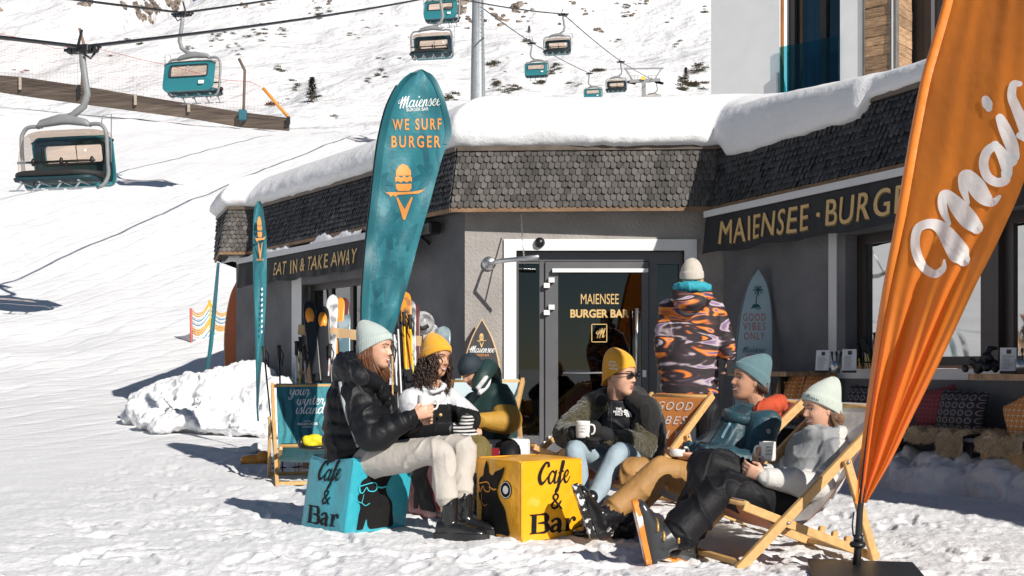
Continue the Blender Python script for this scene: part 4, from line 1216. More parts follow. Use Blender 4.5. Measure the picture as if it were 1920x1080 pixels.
# ------------------------------------------------------------ snow banks
def remesh(mb, vox, name, smooth=2, disp=None):
    me = mb.mesh('tmp'); o = bpy.data.objects.new('tmp', me); col.objects.link(o)
    m = o.modifiers.new('r', 'REMESH'); m.mode = 'VOXEL'; m.voxel_size = vox; m.use_smooth_shade = True
    if smooth:
        s_ = o.modifiers.new('s', 'SMOOTH'); s_.iterations = smooth; s_.factor = .5
    dg = bpy.context.evaluated_depsgraph_get()
    nm = bpy.data.meshes.new_from_object(o.evaluated_get(dg)); nm.name = name
    bpy.data.objects.remove(o); bpy.data.meshes.remove(me)
    if disp:
        n = len(nm.vertices); V = np.empty(n*3); nm.vertices.foreach_get('co', V); V = V.reshape(-1, 3)
        N_ = np.empty(n*3); nm.vertices.foreach_get('normal', N_); N_ = N_.reshape(-1, 3)
        V = V + N_*disp(V, N_)[:, None]; nm.vertices.foreach_set('co', V.ravel()); nm.update()
    nm.polygons.foreach_set('use_smooth', np.ones(len(nm.polygons), bool))
    return nm
def addmesh(nm, me, mat, parent=None, loc=None):
    base = BASE.get(parent.name) if parent is not None else (Vector(loc) if loc is not None else Vector())
    V = np.empty(len(me.vertices)*3); me.vertices.foreach_get('co', V); V = V.reshape(-1, 3) - np.array(base[:]); me.vertices.foreach_set('co', V.ravel()); me.update()
    me.materials.clear(); me.materials.append(mat)
    o = bpy.data.objects.new(nm, me); col.objects.link(o)
    if parent is not None: o.parent = parent
    else: o.location = base
    BASE[o.name] = Vector(base); return o
mb = MB(); rnd = random.Random(4)
for (px, py, Y, rx, ry, rz) in [(262, 764, 16.0, .30, .4, .20), (298, 754, 15.8, .42, .45, .30), (335, 750, 15.7, .5, .45, .36), (370, 742, 15.7, .5, .5, .42), (410, 738, 15.6, .5, .5, .45), (450, 735, 15.8, .6, .6, .44), (500, 750, 15.5, .6, .6, .40), (550, 765, 15.2, .6, .6, .32), (440, 770, 15.2, .5, .4, .22), (320, 738, 16.6, .6, .5, .24), (380, 722, 17.0, .8, .6, .26), (470, 712, 17.0, .8, .6, .34), (600, 785, 14.8, .7, .6, .2), (660, 795, 14.4, .7, .6, .2), (290, 772, 14.9, .25, .4, .14), (325, 785, 14.6, .3, .45, .16), (352, 778, 14.7, .35, .5, .2), (385, 782, 14.6, .25, .4, .22), (420, 786, 14.5, .4, .5, .16), (465, 782, 14.5, .35, .6, .22), (520, 790, 14.4, .5, .5, .16), (445, 690, 16.0, .5, .4, .2)]:
    c = P(px, py, Y+.9); mb.ell(c - UP(.1), (rx*1.06, ry, rz*1.06))
for k in range(22):
    px = rnd.uniform(262, 480); c = P(px, rnd.uniform(750, 794), rnd.uniform(15.8, 16.4)); s = rnd.choice((.04, .05, .06, .1, .15)); 
    mb.obox(c, Vector((rnd.gauss(0,1), rnd.gauss(0,1), rnd.gauss(0,1))).normalized()*s, Vector((rnd.gauss(0,1), rnd.gauss(0,1), rnd.gauss(0,1))).normalized()*s, Vector((rnd.gauss(0,1), rnd.gauss(0,1), rnd.gauss(0,1))).normalized()*s)
def dsp(V, N_):
    a = fbm(V[:,0]*1.9, V[:,1]*1.9, V[:,2]*2.6, 4, 2); b = np.abs(fbm(V[:,0]*4.2, V[:,1]*4.2, V[:,2]*4.2, 4, 5)); c = fbm(V[:,0]*16, V[:,1]*16, V[:,2]*16, 3, 6)
    d = np.abs(fbm(V[:,0]*9, V[:,1]*9, V[:,2]*9, 3, 12)); return .09*a + .04*b + .035*d - .055 + .012*c
o = addmesh('snow_bank', remesh(mb, .028, 'snow_bank', 5, dsp), snow); tag(o, None, None, None, 'structure')
mb = MB()
for k in range(40):
    t = 2.0+k*.14; h_ = .36+rnd.uniform(-.08,.06)
    c = onR(t, -.05, .28+rnd.uniform(-.1,.1)); mb.ell(c, (rnd.uniform(.26,.42), rnd.uniform(.26,.4), h_), n=14)
def dsp2(V, N_):
    a = fbm(V[:,0]*1.6, V[:,1]*1.6, V[:,2]*2.0, 4, 8); b = np.abs(fbm(V[:,0]*5, V[:,1]*5, V[:,2]*5, 4, 9)); c = fbm(V[:,0]*18, V[:,1]*18, V[:,2]*18, 3, 10)
    return .09*a + .06*b - .03 + .010*c
o = addmesh('snow_bank', remesh(mb, .026, 'snow_bank', 2, dsp2), M('bank_snow', (.62, .62, .64), .85, .2, 3, bump=.5, bs=30)); tag(o, None, None, None, 'structure')
# ------------------------------------------------------------ flags
def swirl(name, c, c2, sc=3.0, dist=6.0, amt=.75, rough=.55):
    m = M(name, c, rough, .08, 3, sheen=.2, bump2=.25, bs2=5)
    t = m.node_tree; b = t.nodes['Principled BSDF']; L = t.links.new
    tc = t.nodes.new('ShaderNodeTexCoord'); wv = t.nodes.new('ShaderNodeTexWave'); wv.inputs['Scale'].default_value = sc; wv.inputs['Distortion'].default_value = dist; wv.inputs['Detail'].default_value = 1.5; wv.inputs['Detail Scale'].default_value = .9
    L(tc.outputs['Object'], wv.inputs[0])
    mr = t.nodes.new('ShaderNodeMapRange'); mr.inputs[1].default_value = .62; mr.inputs[2].default_value = .72; L(wv.outputs['Fac'], mr.inputs[0])
    ns = t.nodes.new('ShaderNodeTexNoise'); ns.inputs['Scale'].default_value = 2.2; L(tc.outputs['Object'], ns.inputs[0])
    m2 = t.nodes.new('ShaderNodeMapRange'); m2.inputs[1].default_value = .42; m2.inputs[2].default_value = .6; m2.inputs[4].default_value = amt; L(ns.outputs[0], m2.inputs[0])
    mu = t.nodes.new('ShaderNodeMath'); mu.operation = 'MULTIPLY'; L(mr.outputs[0], mu.inputs[0]); L(m2.outputs[0], mu.inputs[1])
    mx = t.nodes.new('ShaderNodeMix'); mx.data_type = 'RGBA'; L(mu.outputs[0], mx.inputs[0])
    src = b.inputs['Base Color'].links[0].from_socket; L(src, mx.inputs[6]); mx.inputs[7].default_value = (*c2, 1); L(mx.outputs[2], b.inputs['Base Color'])
    return m
def cloth_mat(name, c, transl=.35, rough=.55, var=.06):
    m = M(name, c, rough, var, 3, sheen=.3, bump2=.15, bs2=6)
    t = m.node_tree; b = t.nodes['Principled BSDF']; o = t.nodes['Material Output']
    tl = t.nodes.new('ShaderNodeBsdfTranslucent'); tl.inputs[0].default_value = (*c, 1)
    mx = t.nodes.new('ShaderNodeMixShader'); mx.inputs[0].default_value = transl
    t.links.new(b.outputs[0], mx.inputs[1]); t.links.new(tl.outputs[0], mx.inputs[2]); t.links.new(mx.outputs[0], o.inputs[0])
    return m
teal_flag = swirl('teal_flag_cloth', (.018, .165, .20), (.008, .085, .115), 3.2, 7, .8)
teal_border = M('teal_flag_border', (.012, .11, .135), .5, .1)
orange_flag = cloth_mat('orange_flag_cloth', (.97, .275, .025), .55)
def interp(tab, v):
    ys = [q[0] for q in tab]; return [float(np.interp(v, ys, [q[k] for q in tab])) for k in range(1, len(tab[0]))]
def smooth_tab(tab, n=8):
    return sorted(cr(tab, n))
def burger_emblem(h):
    """round bun head, waves, board and open beak; height h, centred"""
    bun = [(-.26,.52),(-.25,.68),(-.15,.85),(0,.92),(.15,.85),(.25,.68),(.26,.52)]
    mid = [(-.28,.30),(-.29,.46),(-.2,.52),(-.08,.44),(.02,.53),(.12,.44),(.22,.52),(.29,.44),(.28,.30),(.2,.34),(.1,.28),(0,.34),(-.1,.28),(-.2,.34)]
    low = [(-.26,.08),(-.27,.24),(.27,.24),(.26,.08),(.18,.0),(-.18,.0)]
    brd = [(-.72,.02),(-.6,-.04),(.3,-.03),(.72,.04),(.5,-.10),(-.2,-.13),(-.3,-.2),(-.36,-.13),(-.46,-.2),(-.5,-.11)]
    v = [(-.26,-.22),(-.2,-.22),(.02,-.62),(.22,-.26),(.28,-.2),(.3,-.24),(.08,-.86),(.03,-.98),(-.04,-.98),(-.08,-.84)]
    eyes = strokes2d([[(-.1,.4),(-.04,.36)]], .03)
    sh = join2d(*[poly2d(q) for q in (bun, low, brd, v)], poly2d(mid))
    return [(x*h/1.9, y*h/1.9) for x, y in sh[0]], sh[1]

# tall teal flag
TY = 9.6
fl = thing('beach_flag', 'tall teal surfboard shaped flag with orange WE SURF BURGER lettering', 'flag', P(716, 905, TY) )
tabT = smooth_tab([(130, 786, 792), (140, 766, 808), (160, 747, 822), (200, 727, 836), (250, 714, 844), (300, 706, 828), (380, 697, 806), (450, 689, 786), (520, 683, 768), (590, 680, 748), (660, 684, 728), (740, 690, 712)], 6)
def tfn(px, py, off=0.0):
    l, r = interp(tabT, py); u = (px-l)/max(r-l, .5)
    a = .025*math.sin(py*.021+u*3.2) + .018*math.sin(u*9+py*.011) + .008*math.sin(py*.06-u*7)
    return P(px, py, TY + a - off - .06*(py-130)/600)
def tuv(u, v): 
    py = 130+610*v; l, r = interp(tabT, py); return tfn(l+(r-l)*u, py)
mb = MB(); mb.grid(tuv, 22, 110); obj('cloth', mb, teal_flag, fl, fix=False)
mb = MB(); mb.grid(lambda u, v: (lambda py: (lambda lr: tfn(lr[0]-2+(13*u), py, .006))(interp(tabT, py)))(136+604*v), 3, 110)
obj('border', mb, teal_border, fl, fix=False)
mb = MB(); mb.grid(lambda u, v: (lambda py: (lambda lr: tfn(lr[1]+2-(11*u), py, .006))(interp(tabT, py)))(136+(270-136)*v), 3, 50); obj('border', mb, teal_border, fl, fix=False)
mb = MB(); q = [tfn(interp(tabT, y)[0]-3, y) + Vector((0,.02,0)) for y in range(160, 740, 12)] + [P(692, 800, TY-.07), P(695, 915, TY-.08)]
mb.tube(q, .013, 8); obj('pole', mb, black_metal, fl)
mb = MB(); c = P(695, 918, TY-.08); c.z = 0.02; mb.lathe([(0,0),(.32,0),(.32,.03),(.05,.06),(.03,.12),(0,.12)], c, 24); obj('base', mb, black_metal, fl)
def tdec(name, sh, cx_, cy_, rot, mat, par=fl):
    c, s_ = math.cos(R(rot)), math.sin(R(rot))
    return decal(name, sh, lambda u, v: tfn(cx_+u*c-v*s_, cy_-(u*s_+v*c), .005), mat, par, maxlen=12)
tdec('lettering', script2d('Maiensee', 12.5, .9, .25), 786, 200, 4, white_ink)
sh = text2d('BURGER BAR', 6); tdec('lettering', (fitw(sh[0], 41), sh[1]), 783, 208, 3, white_ink)
sh = text2d('WE SURF', 20, bold=.02, space=1.35); tdec('lettering', (fitw(sh[0], 92), sh[1]), 782, 243, 1, orange_ink)
sh = text2d('BURGER', 21, bold=.02, space=1.35); tdec('lettering', (fitw(sh[0], 92), sh[1]), 780, 276, 0, orange_ink)
tdec('emblem', burger_emblem(105), 757, 358, 1, orange_ink)
# palm fronds printed on the cloth
def frond(cx_, cy_, L, ang, n=9):
    st = []
    for k in range(n):
        t = .15+.85*k/n; x = L*t*math.cos(ang); y = L*t*math.sin(ang) - L*.25*t*t
        for sgn in (-1, 1):
            a2 = ang+sgn*.9; l2 = L*.33*(1-t*.7); st.append([(x, y, 1.2), (x+l2*.5*math.cos(a2), y+l2*.5*math.sin(a2)-l2*.06, 2.6), (x+l2*math.cos(a2), y+l2*math.sin(a2)-l2*.2, .5)])
    st.append([(0, 0, 1.5), (L*.5*math.cos(ang), L*.5*math.sin(ang)-L*.06, 1.5), (L*math.cos(ang), L*math.sin(ang)-L*.25, .8)])
    return mv(strokes2d(st, 2), cx_, -cy_)
def keep(sh):       # only faces inside the cloth
    V, Fc = sh; ok = []
    for f in Fc:
        g = True
        for i in f:
            x, y = V[i]; py = -y
            if py < 150 or py > 735: g = False; break
            l, r = interp(tabT, py)
            if not (l+14 < x < r-10): g = False; break
        if g: ok.append(f)
    return V, ok
fr_ = []
rnd = random.Random(8)
for (x, y, n, L) in [(806, 330, 8, 34), (725, 420, 9, 42), (735, 520, 10, 48), (715, 590, 9, 36), (770, 440, 7, 30), (712, 340, 6, 28), (715, 660, 7, 30)]:
    for k in range(n): fr_.append(frond(x, y, L*rnd.uniform(.8, 1.1), 2*PI*k/n+rnd.uniform(-.2, .2)))
decal('palm_print', keep(join2d(*fr_)), lambda u, v: tfn(u, -v, .003), M('palm_print_teal', (.013, .13, .165), .6), fl)

# orange flag
flag_white = cloth_mat('flag_white_print', (.85, .85, .83), .3)
OY = 5.72
of = thing('beach_flag', 'big orange feather flag with white script on a black ground stake', 'flag', P(1606, 1076, 5.72))
tabO = [(-310, 1872, 1876), (-300, 1862, 1882), (-260, 1845, 1905), (-200, 1822, 1922), (-100, 1796, 1931), (0, 1776, 1933), (90, 1751, 1932), (150, 1734, 1931), (250, 1714, 1929), (330, 1700, 1923), (440, 1681, 1877), (530, 1664, 1832), (620, 1650, 1790), (690, 1641, 1757), (780, 1630, 1712), (860, 1622, 1673), (900, 1618, 1650), (943, 1614, 1625)]
tabO = smooth_tab(tabO, 5)
def ofn(px, py, off=0.0):
    l, r = interp(tabO, py); u = min(max((px-l)/max(r-l, .5), -.2), 1.2)
    pl_ = sstep(330, 800, py); w_ = (r-l)/385
    a = (.045*float(pl_)+.003)*min(1, w_*3.5)*(math.sin(u*15+py*.004) + .5*math.sin(u*31+1.3+py*.002)) + .02*math.sin(u*4+py*.012)
    Y = OY - .74*(px-l)/385 + a
    return P(px, py, Y) + Vector((-.714, -.70, 0))*off
def ouv(u, v):
    py = -310+1253*v; l, r = interp(tabO, py); return ofn(l+(r-l)*u, py)
mb = MB(); mb.grid(ouv, 60, 130); obj('cloth', mb, orange_flag, of, fix=False)
mb = MB(); mb.grid(lambda u, v: (lambda py: ofn(interp(tabO, py)[0]-6+19*u*min(1, (1000-py)/600), py, .008+.02*math.sin(PI*u)))(-305+1248*v), 6, 110); obj('pole_sleeve', mb, cloth_mat('orange_sleeve', (.85, .25, .02), .2, .4), of, fix=False)
mb = MB(); q = [ofn(interp(tabO, y)[0], y) + Vector((.008,.012,0)) for y in range(-300, 940, 40)] + [P(1612, 960, OY), P(1609, 1020, OY), P(1605, 1077, OY)]
mb.tube(q, [.012]*(len(q)-3)+[.016,.018,.02], 10); obj('pole', mb, black_metal, of)
mb = MB(); c = P(1608, 1021, OY); mb.lathe([(0,-.012),(.034,-.012),(.04,0),(.034,.012),(0,.012)], c, 16); mb.lathe([(.0,-.03),(.024,-.03),(.024,.0),(0,.0)], P(1609.5, 1003, OY), 12); mb.tube([P(1601, 960, OY), P(1598, 985, OY-.02), P(1600, 1005, OY-.01)], .004, 6); obj('collar', mb, black_metal, of)
mb = MB(); c = P(1600, 1082, OY); c.z = .03; mb.obox(c + Vector((.02,-.12,0)), (.25,-.05,0), (.05,.25,0), (0,0,.012), 0, .006); mb.tube([P(1605,1082,OY), P(1605,1060,OY)], .028, 10); obj('base_plate', mb, black_metal, of)
# white script M a i along the flag
def odec(nm, sh, x, y, rot, mat): 
    c, s_ = math.cos(R(rot)), math.sin(R(rot))
    return decal(nm, sh, lambda u, v: ofn(x+u*c-v*s_, y-(u*s_+v*c), .014), mat, of, maxlen=18)
SC = [ # pen strokes of the script (x, y, width), photo crop units
 [(324,903,10),(318,942,28),(278,966,38),(228,935,42),(196,870,44),(190,805,42),(206,755,42),(255,735,44),(305,752,62),(350,808,86),(392,872,100),(412,900,64)],
 [(345,735,20),(318,670,40),(316,612,42),(340,602,44),(385,655,78),(435,715,86),(472,752,62)],
 [(432,640,18),(412,575,40),(410,520,44),(436,512,50),(470,562,84),(505,612,72),(545,636,40),(578,610,16)],
 [(560,372,36),(520,405,44),(504,460,44),(522,518,44),(565,545,42),(604,535,42),(606,500,44)],
 [(556,372,36),(580,402,48),(606,448,62),(614,505,46)],
 [(612,450,44),(640,452,36),(655,425,20)],
 [(580,250,42),(602,300,58),(632,370,62),(648,425,46)],
 [(668,330,30),(690,345,24)],
 [(672,92,24),(642,96,36),(634,150,42),(655,205,48),(680,265,54),(690,320,40)],
 [(514,166,40),(522,186,48),(528,204,34)],
]
V, Fc = strokes2d([[(1640+a/2.4536, -(120+b/2.4536), c/2.4536) for a, b, c in s_] for s_ in SC], 20)
decal('lettering', (V, Fc), lambda u, v: ofn(u, -v, .007), flag_white, of, maxlen=14)

# small teal feather flags by the left wing
def feather(label, Y, tab, foot, detail):
    f_ = thing('beach_flag', label, 'flag', P(*foot, Y)); tb = smooth_tab(tab, 5); y0, y1 = tb[0][0], tb[-1][0]
    def fn(u, v, off=0):
        py = y0+(y1-y0)*v; l, r = interp(tb, py); return P(l+(r-l)*u, py, Y+.03*math.sin(u*3+v*9)-off)
    mb = MB(); mb.grid(fn, 8, 60); obj('cloth', mb, teal_flag, f_, fix=False)
    mb = MB(); mb.tube([fn(0, k/30)+Vector((0,.01,0)) for k in range(31)] + [P(*foot, Y)], .012, 6); obj('pole', mb, teal_border, f_)
    if detail:
        mid = lambda py: sum(interp(tb, py))/2
        sc = .52
        decal('emblem', burger_emblem(82), lambda u, v: P(mid(445-v)+u*.36, 445-v, Y-.05), orange_ink, f_)
        sh = text2d('MAIENSEE', 4); decal('lettering', (fitw(sh[0], 14), sh[1]), lambda u, v: P(488+u, 489-v, Y-.05), orange_ink, f_)
        for k in range(9):
            y = 545+k*10; decal('lettering', poly2d([(-1.2,0),(1.6,.8),(1.8,6),(-.8,5)]), lambda u, v: P(mid(y)+3+u, y-v, Y-.05), white_ink, f_)
    return f_
feather('narrow teal feather flag with a small orange burger emblem before the left wing', 13.4, [(377, 484, 488), (385, 479, 492), (410, 476, 496), (450, 475, 500), (520, 476, 500), (580, 478, 498), (650, 480, 494), (700, 481, 489), (762, 482, 485)], (484, 790), True)
feather('teal feather flag turned edge on at the far left building corner', 17.6, [(492, 408, 412), (540, 403, 409), (600, 397, 404), (650, 392, 399), (686, 388, 393), (740, 386, 389)], (386, 770), False)

# ------------------------------------------------------------ surfboards
def board(nm, label, pts, Y, lean, th, face, edge, wall_n=(0, -1, 0)):
    b = thing(nm, label, 'surfboard', P(sum(p[0] for p in pts)/len(pts), max(p[1] for p in pts), Y))
    pp = cr(pts+[pts[0]], 5)[:-1]; y1 = max(p[1] for p in pts); y0 = min(p[1] for p in pts)
    fn = lambda u, v, w_=0: P(u, v, Y + lean*(y1-v)/(y1-y0)) + Vector((0, -w_, 0))
    mb = MB(); n = len(pp); cx_ = sum(p[0] for p in pp)/n; cy_ = sum(p[1] for p in pp)/n
    mb.prism([(p[0], p[1]) for p in pp], fn, th); obj('edge', mb, edge, b)
    ins = [(cx_+(p[0]-cx_)*.93, cy_+(p[1]-cy_)*.975) for p in pp]
    mb = MB(); mb.prism(ins, lambda u, v, w_: fn(u, v, th+.002+w_), .004); obj('face', mb, face, b)
    return b, lambda u, v, o=.010: fn(u, v, th+o)
bb, bf = board('surfboard', 'black display surfboard with pale wooden edge leaning on the lit wall', [(904,597),(885,632),(871,675),(864,720),(862,765),(864,820),(868,866),(936,866),(939,820),(941,765),(940,715),(936,675),(923,632)], 12.75, .32, .03, M('black_board', (.035, .032, .033), .5, .2, 6, stretch=(8, 1, .5)), wood_edge)
decal('emblem', mv(burger_emblem(27), 903, -638), lambda u, v: bf(u, -v), gold, bb)
decal('lettering', mv(script2d('Maiensee', 7.4, .95, .25), 903, -661), lambda u, v: bf(u, -v), white_ink, bb)
sh = text2d('BURGER BAR', 4.2); decal('lettering', mv((fitw(sh[0], 27), sh[1]), 904, -668), lambda u, v: bf(u, -v), orange_ink, bb)
pb, pf = board('surfboard', 'pale blue display surfboard lettered GOOD VIBES ONLY beside the right wall', [(1420,501),(1402,530),(1389,575),(1381,625),(1376,680),(1374,750),(1376,870),(1442,870),(1445,750),(1447,680),(1447,620),(1445,575),(1437,532)], 12.0, .40, .055, M('pale_blue_board', (.42, .55, .58), .45, .05), M('grey_board_edge', (.16, .19, .2), .5))
def pdec(sh, x, y, m): decal('lettering', mv(sh, x, -y), lambda u, v: pf(u, -v), m, pb)
for w_, y in (('GOOD', 602), ('VIBES', 619), ('ONLY', 637)):
    sh = text2d(w_, 13.5, space=1.25); pdec((fitw(sh[0], 42 if w_ != 'ONLY' else 38), sh[1]), 1412, y, red_ink)
pdec(script2d('Maiensee', 6.6, .9, .25), 1410, 661, teal_ink)
sh = text2d('BURGER BAR', 3.5); pdec((fitw(sh[0], 22), sh[1]), 1408, 667, red_ink)
palm = [[(0,-12,2),(1,0,1.6),(4,14,1.2)]] + [[(4,14,1),(4+6*math.cos(a),14+6*math.sin(a)+2,2.4),(4+10*math.cos(a),14+10*math.sin(a)-1,.6)] for a in np.arange(0, 6.2, .8)]
pdec(join2d(strokes2d(palm, 1.5), poly2d([(-8,-18),(-6,-13),(0,-11),(6,-13),(9,-18)]), strokes2d([[(-9,-20),(-3,-18),(3,-21),(9,-19)]], 1.6)), 1415, 559, teal_ink)
ob = thing('surfboard', 'orange red board standing behind the far left corner of the wall', 'surfboard', P(432, 680, 19.15))
mb = MB(); pp = cr([(443,528),(432,552),(424,590),(420,630),(420,665),(422,720),(432,735),(446,730),(458,600),(452,545),(443,528)], 4)[:-1]
mb.prism([(p[0], p[1]) for p in pp], lambda u, v, w_: P(u, v, 19.25-w_), .05); obj('edge', mb, wood_edge, ob)
mb = MB(); mb.prism([(439+(p[0]-439)*.9, 605+(p[1]-605)*.97) for p in pp], lambda u, v, w_: P(u, v, 19.19-w_), .006); obj('face', mb, M('orange_board', (.52, .13, .04), .5, .1), ob)

# ------------------------------------------------------------ cubes
def cube(label, A, rx, ry, size, h, mat, shear=(0, 0), squash=0.0, seed=0):
    """A: near bottom corner; rx, ry: unit plan directions of the right and left faces"""
    A = Vector((A[0], A[1], 0)); X = Vector((*rx, 0)).normalized()*size; Yv = Vector((*ry, 0)).normalized()*size
    c = thing('seat_cube', label, 'seat cube', A + (X+Yv)/2); sh_ = Vector((*shear, 0)); r = .05
    def fn(q, off=0.0):
        q = np.array(q, float); inn = np.clip(q, -1+r, 1-r); d = q-inn; l = np.linalg.norm(d)
        if l > 1e-9: q = inn + d/l*min(r, l) if l > 0 else q
        n = np.zeros(3); k = int(np.argmax(np.abs(q))); n[k] = np.sign(q[k])
        u, v, w_ = (q+1)/2
        pf_ = .012*np.cos(q[(k+1) % 3]*PI/2)*np.cos(q[(k+2) % 3]*PI/2)
        wr = float(fbm(np.array([u*3+seed]), np.array([v*3]), np.array([w_*3]), 3, seed)[0])*.008*(1-abs(q[(k+1) % 3])**4)*(1-abs(q[(k+2)%3])**4)
        z = w_*h - squash*w_*math.exp(-((u-.3)**2+(v-.55)**2)/.12)
        N = (X.normalized()*n[0] + Yv.normalized()*n[1] + Vector((0,0,1))*n[2])
        return A + X*u + Yv*v + UP(.008+z) + sh_*w_ + N*(pf_+wr+off)
    mb = MB(); ng = 22
    for k in range(3):
        for sg in (-1, 1):
            a, b = (k+1) % 3, (k+2) % 3
            def f2(u, v):
                q = [0, 0, 0]; q[k] = sg; q[a] = (u*2-1)*sg; q[b] = v*2-1
                return fn(q)
            mb.grid(f2, ng, ng)
    obj('cover', mb, mat, c)
    mb = MB()                                  # piping along the seams
    for k in range(3):
        a, b = (k+1) % 3, (k+2) % 3
        for sa in (-1, 1):
            for sb in (-1, 1):
                pts = []
                for i in range(17):
                    q = [0, 0, 0]; q[k] = -1+.03+ (2-.06)*i/16; q[a] = sa*.985; q[b] = sb*.985
                    pts.append(fn(q, -.004))
                mb.tube(pts, .0065, 6)
    obj('piping', mb, mat, c)
    # face maps: u to the viewer's right, v up, in metres from the face centre
    right = lambda o: (lambda u, v: fn((u/size*2, -1, v/h*2), o))
    left = lambda o: (lambda u, v: fn((-1, -u/size*2, v/h*2), o))
    return c, right, left
def cafe(s=1.0):
    ca = script2d('Cafe', .062*s, 1.25, .18); amp = text2d('&', .085*s)
    S = [[(-.105,.0,.004),(-.105,.085,.004)]]
    bar_ = []
    def rect(x0, y0, x1, y1): return poly2d([(x0,y0),(x1,y0),(x1,y1),(x0,y1)])
    B = [rect(-.137,0,-.107,.1), rect(-.148,0,-.06,.007), rect(-.148,.093,-.065,.1), strokes2d([[(-.085,.097,.007),(-.055,.095,.016),(-.045,.075,.03),(-.055,.056,.016),(-.095,.053,.007)],[(-.09,.053,.007),(-.055,.051,.016),(-.04,.027,.034),(-.052,.006,.016),(-.09,.003,.007)]], .02)]
    a_ = [strokes2d([[(-.012,.058,.016),(.004,.068,.01),(.024,.064,.018),(.032,.045,.027),(.032,.008,.026),(.048,.004,.008),(.054,.012,.004)],[(.03,.042,.007),(.0,.034,.014),(-.013,.017,.024),(.0,.004,.014),(.027,.014,.006)]], .02)]
    r_ = [rect(.075,0,.10,.066), rect(.064,0,.116,.006), rect(.064,.061,.09,.067), strokes2d([[(.1,.04,.008),(.113,.062,.01),(.13,.066,.014),(.136,.058,.024)]], .01)]
    brr = join2d(*B, *a_, *r_); brr = [(x*s, y*s) for x, y in brr[0]], brr[1]
    return join2d(mv(ca, -.0, .095), mv(amp, .02, -.055*1.0), mv(brr, .005, -.19))
def bulldog(s=1.0, flip=1):
    o = [(-.135,-.17),(-.137,-.09),(-.13,-.04),(-.15,.0),(-.158,.03),(-.14,.055),(-.152,.085),(-.145,.115),(-.11,.135),(-.105,.17),(-.085,.215),(-.066,.18),(-.06,.15),(-.02,.14),(.0,.16),(.05,.175),(.085,.19),(.075,.15),(.05,.1),(.035,.06),(.05,.02),(.09,-.03),(.105,-.09),(.12,-.14),(.115,-.17),(.05,-.17),(.0,-.172),(-.04,-.17),(-.06,-.15),(-.075,-.11),(-.09,-.16),(-.1,-.17)]
    return poly2d([(x*s*flip, y*s) for x, y in cr(o+[o[0]], 4)[:-1]])
def glasses(s=1.0, flip=1):
    q = [[(-.16,.085,.006),(-.155,.055,.006),(-.13,.045,.006),(-.11,.075,.006),(-.09,.055,.006),(-.05,.05,.006),(-.035,.07,.006),(-.06,.1,.006),(-.16,.085,.006)], [(-.04,.075,.008),(.0,.066,.01),(.03,.07,.008)], [(-.16,.0,.004),(-.13,-.01,.004),(-.12,.035,.003)], [(-.13,-.01,.004),(-.1,-.03,.004),(-.07,-.02,.004)]]
    sh = strokes2d([[(a*s*flip, b*s, c*s) for a, b, c in st] for st in q], .01)
    return sh
blue_vinyl = M('blue_vinyl', (.03, .34, .42), .34, .06, 7, c2=(.10, .45, .52), c2amt=.66, c2soft=.05, coat=.25, bump2=.3, bs2=9)
yel_vinyl = M('yellow_vinyl', (.84, .385, .01), .34, .05, 7, c2=(.80, .47, .08), c2amt=.66, c2soft=.05, coat=.25, bump2=.25, bs2=9)
red_vinyl = M('dark_red_vinyl', (.20, .012, .02), .3, .08, 4, coat=.25, bump2=.25, bs2=9)
white_vinyl = M('white_vinyl', (.72, .71, .69), .35, .04, 4, coat=.2, bump2=.25, bs2=9)
cb, cbr, cbl = cube('turquoise vinyl seat cube under the woman in the black puffer jacket', (-1.003, 6.98), (.73, .68), (-.68, .73), .46, .455, blue_vinyl, (.06, .0), .05, 3)
decal('lettering', cafe(1.14), cbl(.004), black_ink, cb, maxlen=.03)
decal('emblem', mv(bulldog(1.05), .0, -.03), cbr(.004), black_ink, cb, maxlen=.03); decal('glasses_print', mv(glasses(1.05), .0, -.03), cbr(.008), M('blue_line_print', (.05, .5, .58), .5), cb, maxlen=.03)
cy, cyr, cyl = cube('yellow vinyl seat cube with black Cafe & Bar lettering in front of the group', (.052, 6.69), (.81, .59), (-.59, .81), .45, .455, yel_vinyl, (0, 0), 0, 9)
decal('lettering', cafe(1.14), cyr(.004), black_ink, cy, maxlen=.03)
decal('emblem', mv(bulldog(1.1), -.02, -.02), cyl(.004), black_ink, cy, maxlen=.03); decal('glasses_print', mv(glasses(1.1), -.02, -.02), cyl(.008), M('orange_line_print', (.8, .32, .02), .5), cy, maxlen=.03)
circ = lambda r: poly2d([(r*math.cos(2*PI*k/24), r*math.sin(2*PI*k/24)) for k in range(24)])
decal('round_sticker', mv(circ(.052), .10, .06), cyl(.005), black_ink, cy); decal('sticker_print', join2d(mv(strokes2d([[(.045*math.cos(a), .045*math.sin(a)) for a in np.arange(0, 6.4, .3)]], .004), .10, .06), mv(circ(.024), .10, .06)), cyl(.008), white_ink, cy)
cr_, crr, crl = cube('dark red vinyl seat cube half hidden behind the boots', (-.44, 7.62), (.8, .6), (-.6, .8), .45, .45, red_vinyl, (0, 0), 0.0, 5)
decal('emblem', bulldog(1.05), crl(.004), black_ink, cr_, maxlen=.03); decal('emblem', bulldog(1.05), crr(.004), black_ink, cr_, maxlen=.03); decal('glasses_print', glasses(1.05), crr(.008), M('red_line_print', (.35, .1, .1), .5), cr_, maxlen=.03)
cw, cwr, cwl = cube('white vinyl seat cube under the person in the dark green jacket', (-.30, 8.78), (.97, .24), (-.24, .97), .45, .45, white_vinyl, (0, 0), 0, 7)
decal('emblem', mv(bulldog(1.05), .06, -.05), cwr(.004), black_ink, cw, maxlen=.03)

